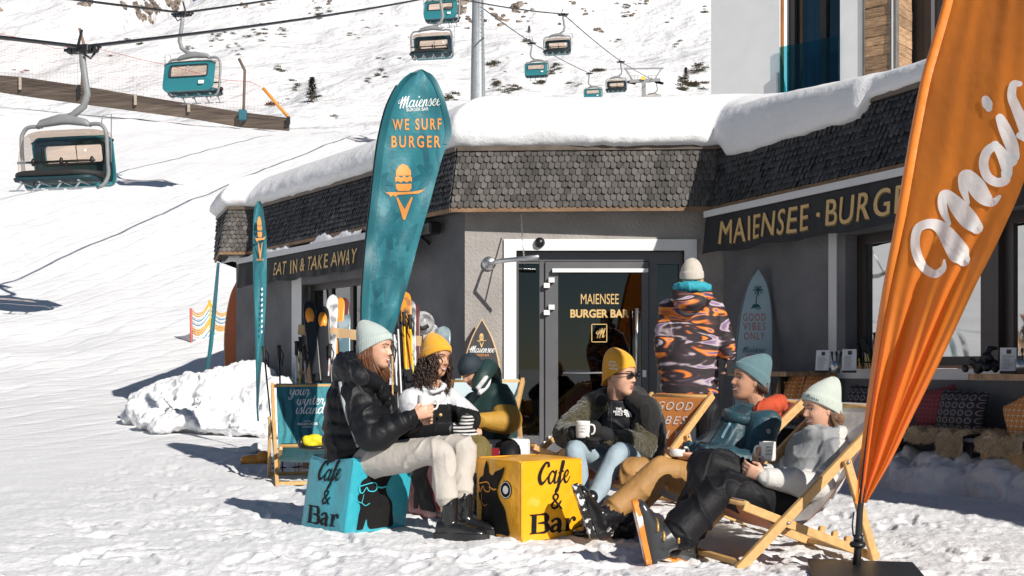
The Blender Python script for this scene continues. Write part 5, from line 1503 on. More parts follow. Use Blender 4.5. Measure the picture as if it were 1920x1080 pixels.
# ------------------------------------------------------------ deck chairs
def deckchair(label, mid, d, front, back, scale=1.0, sag=0.0):
    d = Vector((*d, 0)).normalized()
    t = thing('deck_chair', label, 'deck chair', (mid[0], mid[1], 0), rz=math.atan2(-d.x, d.y)); t.scale = (scale,)*3
    BASE[t.name] = Vector()
    W = .29
    def L(x, y, z): return Vector((x, y, z))
    for s_ in (-1, 1):
        m1 = MB().beam(L(s_*W, -.02, -.01), L(s_*W, .93, .80), .028, .05); obj('long_rail', m1, wood_beech, t)
        m1 = MB().beam(L(s_*(W-.033), .03, .305), L(s_*(W-.033), .82, .005), .028, .045); obj('seat_rail', m1, wood_beech, t)
        m1 = MB().beam(L(s_*(W+.033), .605, .525), L(s_*(W+.033), .785, .0), .026, .045); obj('prop', m1, wood_beech, t)
        mb = MB()
        for (y, z) in ((.265, .215), (.605, .515)): mb.lathe([(0,-.002),(.009,-.002),(.009,.006),(0,.008)], (s_*(W+.05 if z > .4 else W+.016), y, z), 10, (s_, 0, 0))
        obj('bolt', mb, steel, t)
        for y in (.50, .58, .66):
            mb = MB(); z = .305-.300*(y-.03)/.79; mb.obox((s_*(W-.033), y, z+.035), (.012,0,0), (0,.018,0), (0,.004,.02), 0, .004); obj('notch_block', mb, wood_beech, t)
    mb = MB(); mb.tube([L(-W+.013,.93-.02,.785), L(W-.013,.93-.02,.785)], .016, 10); obj('top_bar', mb, wood_beech, t)
    mb = MB(); mb.tube([L(-W+.02,.045,.315), L(W-.02,.045,.315)], .015, 10); obj('front_bar', mb, wood_beech, t)
    mb = MB(); mb.beam(L(-W-.033,.79,.025), L(W+.033,.79,.025), .05, .028); obj('foot_bar', mb, wood_beech, t)
    mb = MB(); mb.beam(L(-W+.014,.02,.015), L(W-.014,.02,.015), .04, .028); obj('foot_bar', mb, wood_beech, t)
    pr = [(.925,.805),(.905,.79),(.80,.62+.02),(.62,.40-sag*.6),(.45,.235-sag),(.30,.175-sag*.7),(.16,.235-sag*.3),(.065,.32),(.04,.333)]
    q = cr(pr, 5); hw = W-.035
    arc_ = [0]
    for a, b in zip(q[:-1], q[1:]): arc_.append(arc_[-1]+math.hypot(b[0]-a[0], b[1]-a[1]))
    def cf(u, s_, off=0.0):
        """u in -1..1 across, s_ metres along the cloth from the top"""
        y = float(np.interp(s_, arc_, [p[0] for p in q])); z = float(np.interp(s_, arc_, [p[1] for p in q]))
        y2 = float(np.interp(s_+.02, arc_, [p[0] for p in q])); z2 = float(np.interp(s_+.02, arc_, [p[1] for p in q]))
        if s_+.02 > arc_[-1]: y2, z2 = y-.01, z+.01
        n = Vector((0, z2-z, y-y2)); n = n.normalized() if n.length > 0 else Vector((0,0,1))
        if n.z < 0: n = -n
        k = math.sin(PI*min(max(s_/arc_[-1], 0), 1))
        return Vector((u*hw, y, z - .02*k*(1-u*u))) + n*off
    mb = MB(); mb.grid(lambda u, v: cf(u*2-1, v*arc_[-1], .003), 14, 44); obj('sling', mb, front, t, fix=False)
    mb = MB(); mb.grid(lambda u, v: cf(u*2-1, v*arc_[-1], -.003), 14, 44); obj('sling_back', mb, back, t, fix=False)
    return t, (lambda x, s_, o=.008: cf(x/hw, s_, o))
white_cl = cloth_mat('white_sling', (.72, .71, .69), .25); orange_cl = cloth_mat('orange_sling', (.82, .29, .04), .3); orange_back = cloth_mat('orange_brown_sling', (.5, .16, .04), .3)
teal_cl = swirl('teal_sling', (.03, .21, .25), (.009, .085, .11), 4, 8, .8)
dc1, f1 = deckchair('front right deck chair with a white sling backed in orange under the woman in grey', (1.045, 6.14), (.935, .355), white_cl, orange_back)
dc2, f2 = deckchair('deck chair with white printed sling under the man in the dark teal jacket', (.80, 7.12), (.95, .3), white_cl, white_cl)
decal('lettering', mv(script2d('winter', .055, .9), 0, 0), lambda u, v: f2(u+.02, .16-v), M('grey_print', (.3, .3, .3), .6), dc2, maxlen=.04)
dc3, f3 = deckchair('orange deck chair lettered GOOD VIBES ONLY behind the man in sunglasses', (.58, 8.2), (.75, .66), orange_cl, orange_back)
for w_, s_ in (('GOOD', .15), ('VIBES', .27), ('ONLY', .39)):
    sh = text2d(w_, .068, space=1.3); sh = (fitw(sh[0], .34), sh[1]); decal('lettering', sh, (lambda s0: (lambda u, v: f3(u, s0-v)))(s_), white_ink, dc3, maxlen=.05)
decal('lettering', script2d('Maiensee', .034, .9), lambda u, v: f3(u, .49-v), white_ink, dc3)
dc4, f4 = deckchair('teal deck chair with white your winter island script at the left', (-1.70, 10.05), (-.24, .97), teal_cl, teal_cl, 1.06)
for w_, s_, x in (('your', .13, -.06), ('winter', .225, .03), ('island.', .315, .03)): decal('lettering', script2d(w_, .058, 1.0, .2), (lambda s0, x0: (lambda u, v: f4(u+x0, s0-v)))(s_, x), white_ink, dc4, maxlen=.04)
for w_, s_, h_, wd in (('HOTEL', .395, .013, .06), ('MAIENSEE', .43, .024, .17), ('ARLBERG', .455, .012, .09)):
    sh = text2d(w_, h_, bold=.02); decal('lettering', (fitw(sh[0], wd), sh[1]), (lambda s0: (lambda u, v: f4(u, s0-v)))(s_), white_ink, dc4, maxlen=.05)
dc5, f5 = deckchair('deck chair with pale blue and white sling behind the person in dark green', (-.43, 9.35), (.2, .98), M('pale_blue_sling', (.5, .6, .63), .7, .05), white_cl, 1.12)
dc6, f6 = deckchair('low deck chair with reddish orange sling in front of the glass door', (.09, 10.55), (.96, .28), orange_back, orange_back, 1.0)

# ------------------------------------------------------------ ski rack, skis, poles
def ski(label, foot, top, wd, mat, side=(1, 0, 0), base=None, dec=None, tipr=.0):
    foot = Vector(foot); top = Vector(top); ax = (top-foot); L = ax.length; ax.normalize()
    sx = Vector(side); sx = (sx - ax*sx.dot(ax)).normalized(); n = ax.cross(sx)
    if n.y > 0: n = -n
    t = thing('ski', label, 'ski', foot, 'skis standing at the rack')
    prof_ = [(0, .40), (.03, .48), (.2, .42), (.5, .38), (.8, .45), (.9, .50), (.955, .47), (.985, .33), (1, .08)]
    pr = cr(prof_, 4)
    def c(s_): return foot + ax*(s_*L) + n*(-.05*max(0, (s_-.88)/.12)**2 + .012*math.sin(PI*s_))
    mb = MB(); mb.loft([(c(a), sx*w_*wd, n*.008) for a, w_ in pr], 12, power=5); obj('body', mb, mat, t)
    if dec:
        mb = MB(); mb.loft([(c(dec[1])+n*.0085, sx*wd*dec[3], ax*dec[2]), (c(dec[1])+n*.0105, sx*wd*dec[3], ax*dec[2])], 24); obj('oval_print', mb, dec[0], t)
    mb = MB(); q = c(.46)
    mb.obox(q+n*.03, sx*.04, ax*.13, n*.02, 0, .01); mb.obox(c(.53)+n*.045, sx*.042, ax*.04, n*.035, 0, .01); mb.obox(c(.37)+n*.05, sx*.042, ax*.05, n*.04, 0, .01); obj('binding', mb, black_plastic, t)
    return t
def spole(label, foot, top, shaft, grip=None, group='ski poles leaning at the rack'):
    foot = Vector(foot); top = Vector(top); d = (top-foot).normalized(); L = (top-foot).length
    t = thing('ski_pole', label, 'ski pole', foot, group)
    obj('shaft', MB().tube([foot, foot+d*(L-.12)], [.006, .009], 8), shaft, t)
    m_ = MB(); s_ = d.orthogonal().normalized()
    m_.tube([foot+d*(L-.14), foot+d*(L-.1), foot+d*(L-.03), foot+d*L], [.015,.018,.017,.022], 10); m_.tube([foot+d*L, foot+d*(L-.08)+s_*.05, foot+d*(L-.2)+s_*.03, foot+d*(L-.05)], .006, 6, flat=2)
    obj('grip', m_, grip or rubber, t)
    obj('basket', MB().lathe([(0,0),(.035,.003),(.036,.008),(0,.012)], foot+d*.06, 14, d), rubber, t)
    return t
sk_blk = M('black_ski_top', (.016, .016, .018), .35, .2, 5); sk_gry = M('grey_ski_top', (.12, .13, .14), .35, .3, 9, c2=(.55,.55,.55)); sk_org = M('orange_ski_top', (.7, .27, .03), .35, .2, 7, c2=(.1,.07,.06), c2amt=.62); sk_wht = M('white_ski_top', (.6, .6, .6), .35, .1, 9, c2=(.08,.08,.09), c2amt=.6); sk_blu = M('steel_blue_ski_top', (.1, .17, .2), .3, .2, 5, c2=(.3,.36,.38)); sk_red = M('dark_red_ski_top', (.1, .03, .03), .35, .3, 8)
oval = M('orange_oval', (.85, .30, .03), .4, .05)
RY = 11.5
rk = thing('ski_rack', 'raw timber rack frame holding skis left of the seated women', 'rack', P(588, 880, RY))
def rp(px, py, dy=0): return P(px, py, RY+dy)
for a, b in ((rp(576, 880, .25), rp(590, 612, 0)), (rp(603, 880, -.3), rp(590, 615, 0)), (rp(628, 880, .2), rp(600, 612, 0))): obj('post', MB().beam(a, b, .09, .06, (0,1,0)), wood_raw, rk)
obj('cross_rail', MB().beam(rp(560, 618, -.08), rp(790, 640, -.08), .08, .10), wood_raw, rk); obj('cross_rail', MB().beam(rp(560, 812, -.12), rp(790, 812, -.12), .07, .09), wood_raw, rk)
obj('post', MB().beam(rp(735, 880, .2), rp(740, 640, 0), .09, .06, (0,1,0)), wood_raw, rk); obj('post', MB().beam(rp(770, 880, -.3), rp(745, 640, 0), .08, .06, (0,1,0)), wood_raw, rk)
SK = [('black ski with a large orange oval on its tip, leftmost of its pair', 612, 578, 561, -.22, .13, sk_blk, (oval, .90, .085, .33)), ('black ski with a large orange oval on its tip, right one of its pair', 628, 603, 570, -.24, .13, sk_blk, (oval, .90, .085, .33)),
      ('speckled grey ski standing behind the black pair', 618, 623, 550, -.05, .12, sk_wht, None), ('orange ski with dark patches behind the black pair', 620, 636, 555, .0, .12, sk_org, None), ('dark red ski rightmost of the left rack group', 640, 645, 556, .06, .11, sk_red, None),
      ('steel blue ski with a rounded tip left of the grey beanie', 655, 644, 580, -.1, .13, sk_blu, None),
      ('dark ski standing right of the tall teal flag', 762, 752, 543, -.05, .12, sk_blk, None), ('yellow edged ski standing right of the tall teal flag', 775, 760, 545, -.1, .11, sk_org, None), ('grey ski behind the mustard beanie', 778, 768, 560, -.12, .12, sk_gry, None), ('speckled ski rightmost beside the flag', 790, 778, 566, -.02, .09, sk_red, None), ('white ski leaning left of the flag pole', 742, 735, 600, -.2, .10, sk_wht, None)]
for (lab, fx, tx, ty, dy, wd, m_, dec) in SK:
    ft_ = P(fx, 880, RY-.35+dy); ft_.z = 0.0; ski(lab, ft_, P(tx, ty, RY+dy*.3), wd, m_, dec=dec)
for (lab, px, py, dy, wd) in [('grey snowboard nose low beside the black surfboard', 808, 605, .5, .16), ('pale snowboard nose right of the mustard beanie', 831, 610, .6, .16)]:
    t_ = P(px, py, RY+dy); f_ = Vector((t_.x, t_.y-.25, 0)); ski(lab, f_, t_, wd, sk_blu if px > 820 else sk_gry)
yel = M('yellow_pole', (.72, .55, .02), .4, .3, 12, c2=(.05,.05,.04), c2amt=.6); wht_p = M('white_pole', (.7, .7, .7), .4); red_p = M('red_pole', (.45, .06, .04), .4, .3, 14, c2=(.6,.6,.6)); blk_p = M('black_pole', (.02,.02,.02), .4)
PL = [('ski pole with black strap hanging left of the teal deck chair', 518, 494, 650, -.5, blk_p), ('ski pole with black strap standing over the teal deck chair', 530, 523, 648, -.5, blk_p), ('yellow ski pole left of the timber post', 560, 563, 632, -.4, yel), ('white ski pole left of the timber post', 553, 556, 640, -.45, wht_p), ('red and white ski pole in front of the timber post', 584, 570, 650, -.5, red_p), ('red ski pole crossing in front of the black skis', 606, 619, 645, -.5, red_p), ('yellow ski pole right of the tall flag', 770, 757, 585, -.4, yel), ('second yellow ski pole right of the tall flag, nearer the grey ski', 786, 768, 590, -.4, yel), ('white ski pole between the two women', 752, 738, 600, -.45, wht_p), ('thin white ski pole just right of the grey beanie', 760, 745, 590, -.5, wht_p), ('wooden stick pole between the two women', 738, 735, 640, -.6, wood_beech)]
for (lab, fx, tx, ty, dy, m_) in PL:
    f_ = P(fx, 880, RY+dy); f_.z = .0; spole(lab, f_, P(tx, ty, RY+dy*.5), m_)
hl = thing('helmet', 'white and black ski helmet hanging on the rack behind the mustard beanie', 'helmet', P(792, 605, RY+.1))
mb = MB(); mb.ell(P(792, 606, RY+.1), (.12, .14, .12), n=20); obj('shell', mb, M('helmet_shell', (.5,.5,.5), .4, .1, 6, c2=(.05,.05,.05), c2amt=.58), hl)
mb = MB(); mb.tube([P(781, 611, RY-.04), P(792, 616, RY-.05), P(803, 611, RY-.03)], .02, 8); obj('strap', mb, rubber, hl)
gl_ = thing('glove_pair', 'bright yellow and black gloves lying on the teal deck chair', 'gloves', P(588, 838, 9.7))
mb = MB(); c = P(588, 829, 9.72)
for (dx, dz, rx, rz) in ((-.05,.01,.05,.045),(.01,.025,.06,.045),(.06,.005,.045,.04),(-.0,-.02,.08,.03)): mb.ell(c+Vector((dx,0,dz)), (rx,.05,rz), n=12)
addmesh('glove', remesh(mb, .012, 'glove', 1, lambda V, N_: .006*fbm(V[:,0]*30, V[:,1]*30, V[:,2]*30, 2, 3)), M('yellow_glove', (.75, .58, .01), .6, .1), gl_)
mb = MB(); mb.ell(c+Vector((.0,-.01,-.045)), (.11,.06,.025), n=14); mb.ell(c+Vector((-.1,-.01,-.01)), (.03,.05,.05), n=12); obj('cuff', mb, black_plastic, gl_)
for (lab, px, py, m_) in (('white ski boot lying in the snow left of the teal chair', 470, 850, sk_wht), ('dark orange ski boot lying in the snow left of the teal chair', 482, 868, sk_org)):
    b_ = thing('ski_boot', lab, 'ski boot', Gd(px, py+6)); g = Gd(px, py+6)
    mb = MB(); mb.ell(g+Vector((-.05,0,.06)), (.13,.06,.06), n=14); mb.ell(g+Vector((.07,0,.08)), (.08,.07,.08), n=14); addmesh('shell', remesh(mb, .015, 'shell', 1), m_, b_)
    mb = MB(); mb.obox(g+Vector((0,0,.012)), (.17,0,0), (0,.045,0), (0,0,.014), 0, .008); obj('sole', mb, rubber, b_)

# coloured slope net
nn = thing('slope_net', 'orange blue and white slope net between a red and a yellow stake', 'net', P(390, 655, 30.0))
mb = MB(); mb.tube([P(358, 578, 30.0), P(359, 659, 30.0)], .035, 8); obj('stake', mb, red_ink, nn); mb = MB(); mb.tube([P(393, 563, 31.0), P(393, 640, 31.0)], .035, 8); obj('stake', mb, M('yellow_stake', (.7, .38, .02), .5), nn)
def npt(u, v):
    if u < .5: a = P(358, 580+v*74, 30.0).lerp(P(393, 566+v*70, 31.0), u*2)
    else: a = P(393, 566+v*70, 31.0).lerp(P(432, 580+v*52, 32.0), (u-.5)*2)
    return a - UP(.22*math.sin(PI*((u*2) % 1 if u < 1 else 0))*(1-v*.3))
nm_ = [M('net_orange', (.75, .36, .03), .7), M('net_white', (.75, .74, .72), .7), M('net_blue', (.12, .3, .45), .7)]
for k in range(17):
    v = k/16; mb = MB(); mb.tube([npt(u/28, v) for u in range(29)], .02, 4); 
    mi = 0 if k in (0, 1, 7, 8, 9) else (2 if k in (3, 5, 12, 14, 16) else 1); tubeo = obj('band', mb, nm_[mi], nn)
mb = MB()
for u in range(1, 28): mb.tube([npt(u/28, v/8) for v in range(9)], .009, 3)
obj('mesh', mb, nm_[1], nn)

# ------------------------------------------------------------ terrace: bench, tables, cushions
qb = lambda px, o=.3: tO(WR, dR, nR, o, px)
bn = thing('bench', 'long dark timber bench along the right wall carrying cushions and sheepskins', 'bench', onR(3.2, 0, .3))
b0, b1 = 1.25, 6.2
for k in range(3):
    mb = MB(); slab(mb, WR, dR, nR, b0, b1, .425, .455, .13+k*.145, .262+k*.145); obj('seat_plank', mb, M('bench_grey', (.10, .10, .11), .7, .25, 4), bn)
for t_ in (1.5, 2.8, 4.1, 5.5):
    mb = MB(); slab(mb, WR, dR, nR, t_-.04, t_+.04, 0, .42, .14, .5); obj('leg', mb, M('bench_black', (.03,.03,.032), .6), bn)
mb = MB(); slab(mb, WR, dR, nR, 4.2, 5.4, .2, .4, .44, .47); obj('front_board', mb, wood_raw, bn)
def wtable(label, t0_, t1_, z, o0, o1):
    t = thing('wall_table', label, 'table', onR((t0_+t1_)/2, z, .3))
    mb = MB(); slab(mb, WR, dR, nR, t0_, t1_, z-.045, z, o0, o1); obj('top', mb, M('table_wood', (.30, .19, .10), .6, .4, 6, stretch=(4, 4, 1), bump=.2, bs=30), t)
    mb = MB(); c = (t0_+t1_)/2; slab(mb, WR, dR, nR, c-.02, c+.02, .55, z-.046, .3, .34); slab(mb, WR, dR, nR, c-.02, c+.02, z-.1, z-.047, .02, .3); obj('bracket', mb, black_metal, t); return t
ta, tb_ = qb(1500, .55), qb(1625, .2)
wtable('small timber wall table with two menu cards beside the left window jamb', .98, 1.95, .965, .03, .62)
tc0 = qb(1815, .6)
wtable('timber wall table at the right edge holding black gloves and a menu', tc0-.0, tc0+1.4, .955, .03, .6)
def cushion(label, t_, z, w_, h_, o, mat, rot=0.0, lean=.25, th=.09):
    c = onR(t_, z, o); t = thing('cushion', label, 'cushion', c)
    ca, sa = math.cos(rot), math.sin(rot)
    def cf(u, v, sg):
        a = (u*2-1); b = (v*2-1); k = (1-abs(a)**3.0)*(1-abs(b)**3.0)
        x = a*(1-.10*(1-b*b)*0-.07*(1-abs(b)**2)*abs(a)); y = b*(1-.07*(1-abs(a)**2)*abs(b))
        xx, yy = x*w_/2, y*h_/2; xr, yr = xx*ca-yy*sa, xx*sa+yy*ca
        return c + dR*xr + UP(yr) + nR*(sg*th*max(k, 0)**.5 - lean*yr)
    mb = MB(); mb.grid(lambda u, v: cf(u, v, 1), 18, 18); mb.grid(lambda u, v: cf(u, v, -1), 18, 18, flip=True)
    o_ = obj('cover', mb, mat, t)
    return t
def tile_mat(name, c, c2, c3, sc):
    m = M(name, c, .8, .1, 20); t = m.node_tree; L = t.links.new; b = t.nodes['Principled BSDF']
    tc = t.nodes.new('ShaderNodeTexCoord'); 
    m0 = t.nodes.new('ShaderNodeMapping'); m0.inputs['Rotation'].default_value = (0, 0, -math.atan2(dR.y, dR.x)); mp = t.nodes.new('ShaderNodeMapping'); mp.inputs['Scale'].default_value = (sc, .01, sc*1.25)
    L(tc.outputs['Object'], m0.inputs[0]); L(m0.outputs[0], mp.inputs[0])
    vo = t.nodes.new('ShaderNodeTexVoronoi'); vo.inputs['Randomness'].default_value = 0.0; vo.inputs['Scale'].default_value = 1.0; L(mp.outputs[0], vo.inputs['Vector'])
    cr2 = t.nodes.new('ShaderNodeValToRGB'); e = cr2.color_ramp.elements
    cr2.color_ramp.interpolation = 'CONSTANT'; e[0].position = 0; e[0].color = (*c2, 1); e[1].position = .28; e[1].color = (*c3, 1)
    n_ = e.new(.38); n_.color = (*c2, 1); n_ = e.new(.47); n_.color = (*c, 1)
    L(vo.outputs['Distance'], cr2.inputs[0]); L(cr2.outputs[0], b.inputs['Base Color']); return m
pat_o = tile_mat('orange_pattern', (.62, .42, .26), (.62, .24, .05), (.30, .12, .06), 20)
pat_d = tile_mat('dark_oval_pattern', (.012, .011, .014), (.03, .025, .03), (.22, .2, .22), 13)
pat_r = tile_mat('red_lattice_pattern', (.16, .015, .03), (.28, .05, .06), (.04, .01, .015), 22)
tt = lambda px: qb(px, .25)
cushion('orange scale patterned cushion under the small wall table, left one of two', tt(1476), .72, .40, .46, .22, pat_o, .08)
cushion('orange scale patterned cushion tucked right under the small wall table', tt(1518), .73, .40, .46, .17, pat_o, -.1)
cushion('black cushion with oval print left of the orange flag', tt(1618), .67, .42, .36, .25, pat_d, 0)
cushion('dark red lattice cushion right of the orange flag', tt(1742), .66, .42, .36, .18, pat_r, .15)
cushion('black cushion with oval print right of the red lattice cushion', tt(1806), .64, .50, .36, .27, pat_d, -.03)
cushion('orange patterned cushion cut off by the right edge of the view', tt(1938), .62, .40, .40, .3, pat_o, .5)
fur_m = M('sheepskin_fur', (.58, .44, .27), .95, .3, 9, sheen=.6, island=.18)
def fleece(label, t0_, t1_, o1, drop, seed):
    r = random.Random(seed); c = onR((t0_+t1_)/2, .46, .3); t = thing('sheepskin', label, 'sheepskin', c)
    L_ = .45
    def sf(u, v):
        t_ = t0_+(t1_-t0_)*u; e = 1-.25*(2*u-1)**2*1.0
        d = v*(o1-.12+drop*e)
        if d < o1-.12: o, z = .12+d, .475+.02*math.sin(u*9)
        else: o, z = o1+.015+.01*math.sin(u*7), .475-(d-(o1-.12))
        return onR(t_, z, o)
    mb = MB(); mb.grid(sf, 16, 14); obj('hide', mb, fur_m, t, fix=False)
    mb = MB()
    for k in range(4200):
        u, v = r.random(), r.random(); p = sf(u, v); flat = v*(o1-.12+drop) < o1-.12
        n = UP(1) if flat else nR
        d = (n*r.uniform(.4, 1) + UP(-.9 if not flat else -.1) + dR*r.gauss(0, .5) + nR*r.uniform(0, .6)).normalized()*r.uniform(.02, .045)
        s_ = d.cross(Vector((r.gauss(0,1), r.gauss(0,1), r.gauss(0,1)))).normalized()*.0042
        mb.add([p-s_, p+s_, p+d], [(0,1,2)])
    obj('fur', mb, fur_m, t, fix=False); return t
fleece('honey coloured sheepskin draped over the bench left of the orange flag', qb(1585, .5), qb(1640, .5), .54, .06, 1)
fleece('honey sheepskin hanging over the bench edge right of the orange flag', qb(1708, .5), qb(1765, .5), .55, .08, 2)
fleece('longer honey sheepskin under the black oval cushion', qb(1768, .5), qb(1818, .5), .55, .17, 3)
fleece('honey sheepskin over the bench at the right edge', qb(1842, .5), qb(1930, .5), .55, .13, 4)
paper = M('menu_paper', (.75, .75, .74), .6, .03); txt = M('menu_text_grey', (.25, .25, .25), .7)
def menu(label, px, py, hpx, o, ang):
    t_ = tO(WR, dR, nR, o, px); c = onR(t_, .955, o); s_ = F/c.y; h_ = hpx/s_; w_ = h_*.62
    t = thing('menu_card', label, 'menu', c); X = Vector((math.cos(ang), math.sin(ang), 0)); Yb = Vector((-X.y, X.x, 0)); U = (UP(1)+Yb*.25).normalized(); Nn = X.cross(U)
    if Nn.y > 0: Nn = -Nn
    mb = MB(); mb.obox(c+UP(.012)+Yb*.02, X*w_*.5, Yb*.04, UP(.01), 0, .004); obj('stand', mb, black_plastic, t)
    mb = MB(); mb.obox(c+UP(.018)+U*h_/2, X*w_/2, Nn*.004, U*h_/2); obj('card', mb, paper, t)
    fn = lambda u, v: c+UP(.018)+U*(h_/2+v)+X*u+Nn*.0055
    rr2 = lambda x0, y0, x1, y1: poly2d([(x0*w_,y0*h_),(x1*w_,y0*h_),(x1*w_,y1*h_),(x0*w_,y1*h_)])
    decal('picture', rr2(-.1, .24, .18, .42), fn, M('menu_picture', (.05, .06, .06), .5), t)
    rn = random.Random(int(px)); decal('text_lines', join2d(*[rr2(-.36, .16-.055*k, rn.uniform(.05, .36), .18-.055*k) for k in range(11)]), fn, txt, t); return t
menu('white menu card on the small wall table, nearer the orange cushion', 1541, 698, 40, .42, -.5)
menu('white menu card on the small wall table, nearer the orange flag', 1592, 700, 42, .33, -.35)
menu('white menu card on the wall table at the right edge', 1890, 697, 46, .36, -.45)
def pot(label, px, o):
    t_ = tO(WR, dR, nR, o, px); c = onR(t_, .955, o); t = thing('cutlery_pot', label, 'cutlery pot', c)
    obj('pot', MB().lathe([(.0,0),(.042,0),(.05,.11),(.046,.11),(.04,.006),(0,.006)], c, 20), steel, t)
    r = random.Random(int(px)); 
    for k in range(5):
        a = r.uniform(0, 6.28); p = c+Vector((.02*math.cos(a), .02*math.sin(a), .02)); q = c+Vector((.05*math.cos(a), .05*math.sin(a), .19+r.uniform(-.02,.02)))
        m_ = MB(); m_.tube([p, q], .005, 6); m_.ell(q, (.012,.006,.022), n=8, m=6); obj('utensil', m_, steel if k % 2 else black_plastic, t)
pot('steel pot of cutlery between the two menu cards on the small table', 1567, .36); pot('steel pot of cutlery beside the menu at the right edge', 1916, .3)
t_ = tO(WR, dR, nR, .35, 1850); c = onR(t_, .955, .36); bg_ = thing('glove_pair', 'black leather gloves heaped on the right wall table', 'gloves', c)
mb = MB(); r = random.Random(3)
for k in range(12): mb.ell(c+Vector((r.gauss(0,.07), r.gauss(0,.05), .025+abs(r.gauss(0,.05)))), (r.uniform(.03,.06), .035, r.uniform(.02,.04)), Euler((r.uniform(0,3), r.uniform(0,3), 0)).to_matrix(), 10, 8)
mb.limb(c+Vector((.0,0,.1)), c+Vector((.03,0,.2)), .03, .022); mb.limb(c+Vector((.03,0,.2)), c+Vector((.08,0,.2)), .02, .016)
addmesh('leather', remesh(mb, .01, 'leather', 1), M('black_leather', (.012,.012,.014), .45, .2), bg_)
for k in range(7):
    px = 1614+k*5; t_ = tO(WR, dR, nR, .05, px); a = onR(t_, .99, .06); spole('slim ski pole of the bundle on the window sill', a, a+Vector((random.uniform(-.06,.06), .0, random.uniform(.22,.36))), [yel, blk_p, wood_beech, sk_wht][k % 4], group='pole bundle on the window sill')
# ------------------------------------------------------------ people
skin_mats = {k: M('skin_'+k, c, .48, .13, 16, bump=.15, bs=140) for k, c in dict(fair=(.60, .335, .225), warm=(.50, .26, .16), tan=(.50, .265, .165)).items()}
lip_m = M('lip_skin', (.42, .13, .11), .4, .05); tooth_m = M('teeth', (.75, .72, .66), .3, .02); eye_w = M('eye_white', (.6, .58, .55), .25, .02); iris_m = M('iris_brown', (.03, .018, .012), .2, .1); brow_m = M('eyebrow_brown', (.09, .05, .03), .8, .1)
def ax3(f, u=(0, 0, 1)):
    f = Vector(f).normalized(); r = f.cross(Vector(u)).normalized(); u = r.cross(f)
    return Matrix((r, f, u)).transposed()
def wrk(A, sc=9.0, seed=0, st=(1, 1, .6)):
    """cloth creases: long thin ridges along the contours of a slow noise, plus soft swells"""
    def f(V, N_):
        k = sc*.42; x, y, z = V[:,0]*k*st[0], V[:,1]*k*st[1], V[:,2]*k*st[2]
        n = fbm(x, y, z, 2, seed); m = fbm(x*.8+9, y*.8, z*.8, 2, seed+5)
        c = (1-np.abs(np.sin(PI*1.5*n)))**3 * sstep(-.25, .35, m)
        c2 = (1-np.abs(np.sin(PI*1.8*m)))**3 * sstep(.3, -.3, n)
        return 1.7*A*(.75*c + .6*c2 - .25 + .25*fbm(x*1.3, y*1.3, z*1.3, 2, seed+11))
    return f
def segd(C, a, b):
    a = np.array(a[:]); b = np.array(b[:]); ab = b-a; t = np.clip(((C-a)@ab)/(ab@ab), 0, 1); return np.linalg.norm(C-a-t[:, None]*ab, axis=1)
